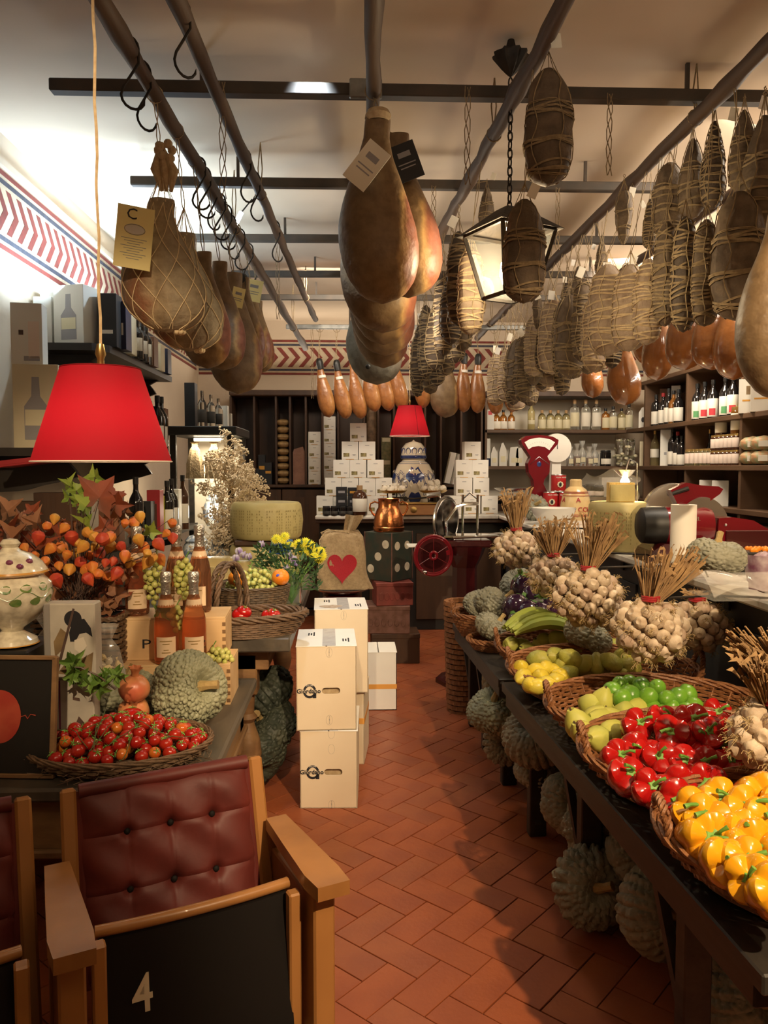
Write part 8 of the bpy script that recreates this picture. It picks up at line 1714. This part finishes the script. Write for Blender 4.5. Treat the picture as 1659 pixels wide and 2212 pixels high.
# things under the lower back shelf / on counter rear
for k, (px, h) in enumerate(((1255, .12), (1275, .13), (1295, .12))): bottle((W(px, 1000, 7.9).x, 7.9, ZS3), h, .1, 'jar', g_dark, lab_pk, m_capblk, 'jar low behind the right counter, %s of three' % ORD[k], 'jars below the back shelves', name='jar', cat='jar')
carton_box((W(1330, 1000, 7.9).x, 7.92, ZS3), .3, .1, .2, 'grey flat box low on the back shelving', GBB, m_tin)
# side shelves: x fixed
XSI = XS + .09
def sy(px, x=XSI): return Xp(px, 1000, x).y
RZ = PI / 2 * 0
GS = 'bottles on the upper side shelf'
def sb(px, h, w, kind, gl, lab, cap, label, z, g=GS, lz=(.1, .5), lab2=None, name='bottle', cat='bottle', dx=0): return bottle((XSI + dx, sy(px, XSI + dx), z), h, w, kind, gl, lab, cap, label, g, lz, -.5, name=name, cat=cat, lab2=lab2)
t = thing('bottle_carton', 'white house shaped carton with a dark oval on the upper side shelf', 'box', (XSI, sy(1393), ZS1), -.5, GS); MB().prism([(-.06, 0), (.06, 0), (.06, .15), (.03, .2), (-.03, .2), (-.06, .15)], -.04, .04, FX).build('carton_body', m_lw, t, False); MB().ball((-.02, -.04, .08), .016, 12, 8, (1, .1, 1.6)).build('dark_oval', m_print, t)
for k, (px, h, gl) in enumerate(((1415, .3, g_dark), (1430, .3, g_dark), (1442, .33, g_dark), (1452, .3, g_amber), (1463, .3, g_dark))): sb(px, h, .085, 'wine' if k else 'spirit', gl, lab_w, m_capblk if k != 1 else m_redc, 'dark bottle with white label in the middle bay, %s from the left' % ORD[k], ZS1, lz=(.08, .5))
for k, px in enumerate((1433, 1458)): carton_box((XSI + .1, sy(px, XSI + .1), ZS1), .08, .08, .36, 'upright cardboard box behind the bottles in the middle bay, %s' % ('left one', 'right one')[k], GS, m_brownc if k == 0 else m_lw, -.5)
for k, (px, l2) in enumerate(((1503, lab_g), (1519, lab_r), (1537, lab_r), (1563, lab_g), (1580, lab_r))): sb(px, .31, .085, 'wine', g_dark, lab_w, m_capblk, 'dark bottle with a picture label, %s of five in the right bay' % ORD[k], ZS1, lz=(.06, .55), lab2=l2)
GS2 = 'jars and bottles on the lower side shelf'
carton_box((XSI, sy(1394), ZS2), .1, .08, .24, 'gold cream box on the lower side shelf', GS2, m_creamc, -.5, [(-.15, .5, .15, .7, m_ochre)])
sb(1414, .34, .08, 'wine', g_pale, lab_w, m_goldcap, 'pale yellow wine bottle beside the gold box', ZS2, GS2, (.25, .5))
carton_box((XSI, sy(1438), ZS2), .09, .09, .33, 'tall white carton with a small logo on the lower side shelf', GS2, m_lw, -.5, [(-.12, .3, .12, .38, m_grey)])
for k, px in enumerate((1452, 1463, 1472)): sb(px, .34 - .04 * k, .08, 'wine', g_dark, lab_w, m_redc if k == 1 else m_capblk, 'dark bottle with a large white label right of the tall carton, %s of three' % ORD[k], ZS2, GS2, (.04, .4))
n = 0
for k in range(6): sb(1489 + k * 9.6, .135, .075, 'jar', g_pale, lab_pk, m_goldcap, 'pale jar with gold lid, %s of six in the jar bay' % ORD[k], ZS2, 'gold lidded jars', (.15, .8), name='jar', cat='jar', dx=-.05)
for r in range(2):
    for k in range(6): sb(1544 + k * 9.4, .115, .07, 'jar', g_brown, lab_pk, m_goldcap, 'dark jar with gold lid in the two storey stack, %s row, %s from the left' % (('lower', 'upper')[r], ORD[k]), ZS2 + r * .118, 'stacked dark jars', (.15, .8), name='jar', cat='jar', dx=-.05)
sb(1556, .13, .09, 'jar', g_brown, lab_w, m_goldcap, 'larger dark jar standing on top of the stacked jars', ZS2 + .236, GS2, (.15, .8), name='jar', cat='jar'); sb(1590, .2, .09, 'jar', g_amber, lab_w, m_goldcap, 'tall amber jar at the right end on top of the stacked jars', ZS2 + .236, GS2, (.15, .8), name='jar', cat='jar'); sb(1532, .3, .06, 'tall', g_dark, lab_c, m_goldcap, 'dark bottle at the back of the jar bay', ZS2, GS2, dx=.1)
for k in range(2): carton_box((XSI, sy(1530 + 28 * k), ZS3), .12, .1, .2, 'white carton on the bottom side shelf, %s one' % ('left', 'right')[k], 'cartons on the bottom side shelf', m_lw, -.5)
for k in range(2): carton_box((XSI - .02, sy(1625 + 26 * k), ZS1), .16, .12, .24, 'box with an ornate scroll pattern at the right edge, %s one' % ('left', 'right')[k], 'patterned boxes at the right edge', m_lw, -.5, [(-.35, .35, .35, .4, m_ochre), (-.2, .55, .0, .8, m_robe), (.05, .55, .3, .7, m_robe)])
m_mix = mat('mixed_sweets', (.5, .25, .12), (.3, .35, .2), 40, .5)
for k in range(4):
    t = thing('snack_bag', 'clear bag of mixed orange sweets at the right edge, %s' % ('lower left', 'lower right', 'upper left', 'upper right')[k], 'bag', (XSI - .02, sy(1630 + 24 * (k % 2)), ZS2 + .1 * (k // 2)), -.5, 'bags of sweets at the right edge'); MB().ball((0, 0, .055), .085, 14, 10, (1, .7, .6), lambda p: 1 + .06 * math.sin(9 * p.x + 7 * p.z)).build('contents', m_mix, t); MB().bb((0, -.062, .05), (.06, .003, .04), .001).build('bag_label', lab_w, t, False)
t = thing('wooden_box', 'small wooden box on the bottom side shelf above the slicer', 'box', (XSI, sy(1518), ZS3), 0, 'cartons on the bottom side shelf'); MB().bb((0, 0, .06), (.14, .12, .12), .003).build('box_body', m_shelf, t, False); MB().bb((0, -.062, .06), (.1, .004, .06), .001).build('label', lab_c, t, False)
o = None
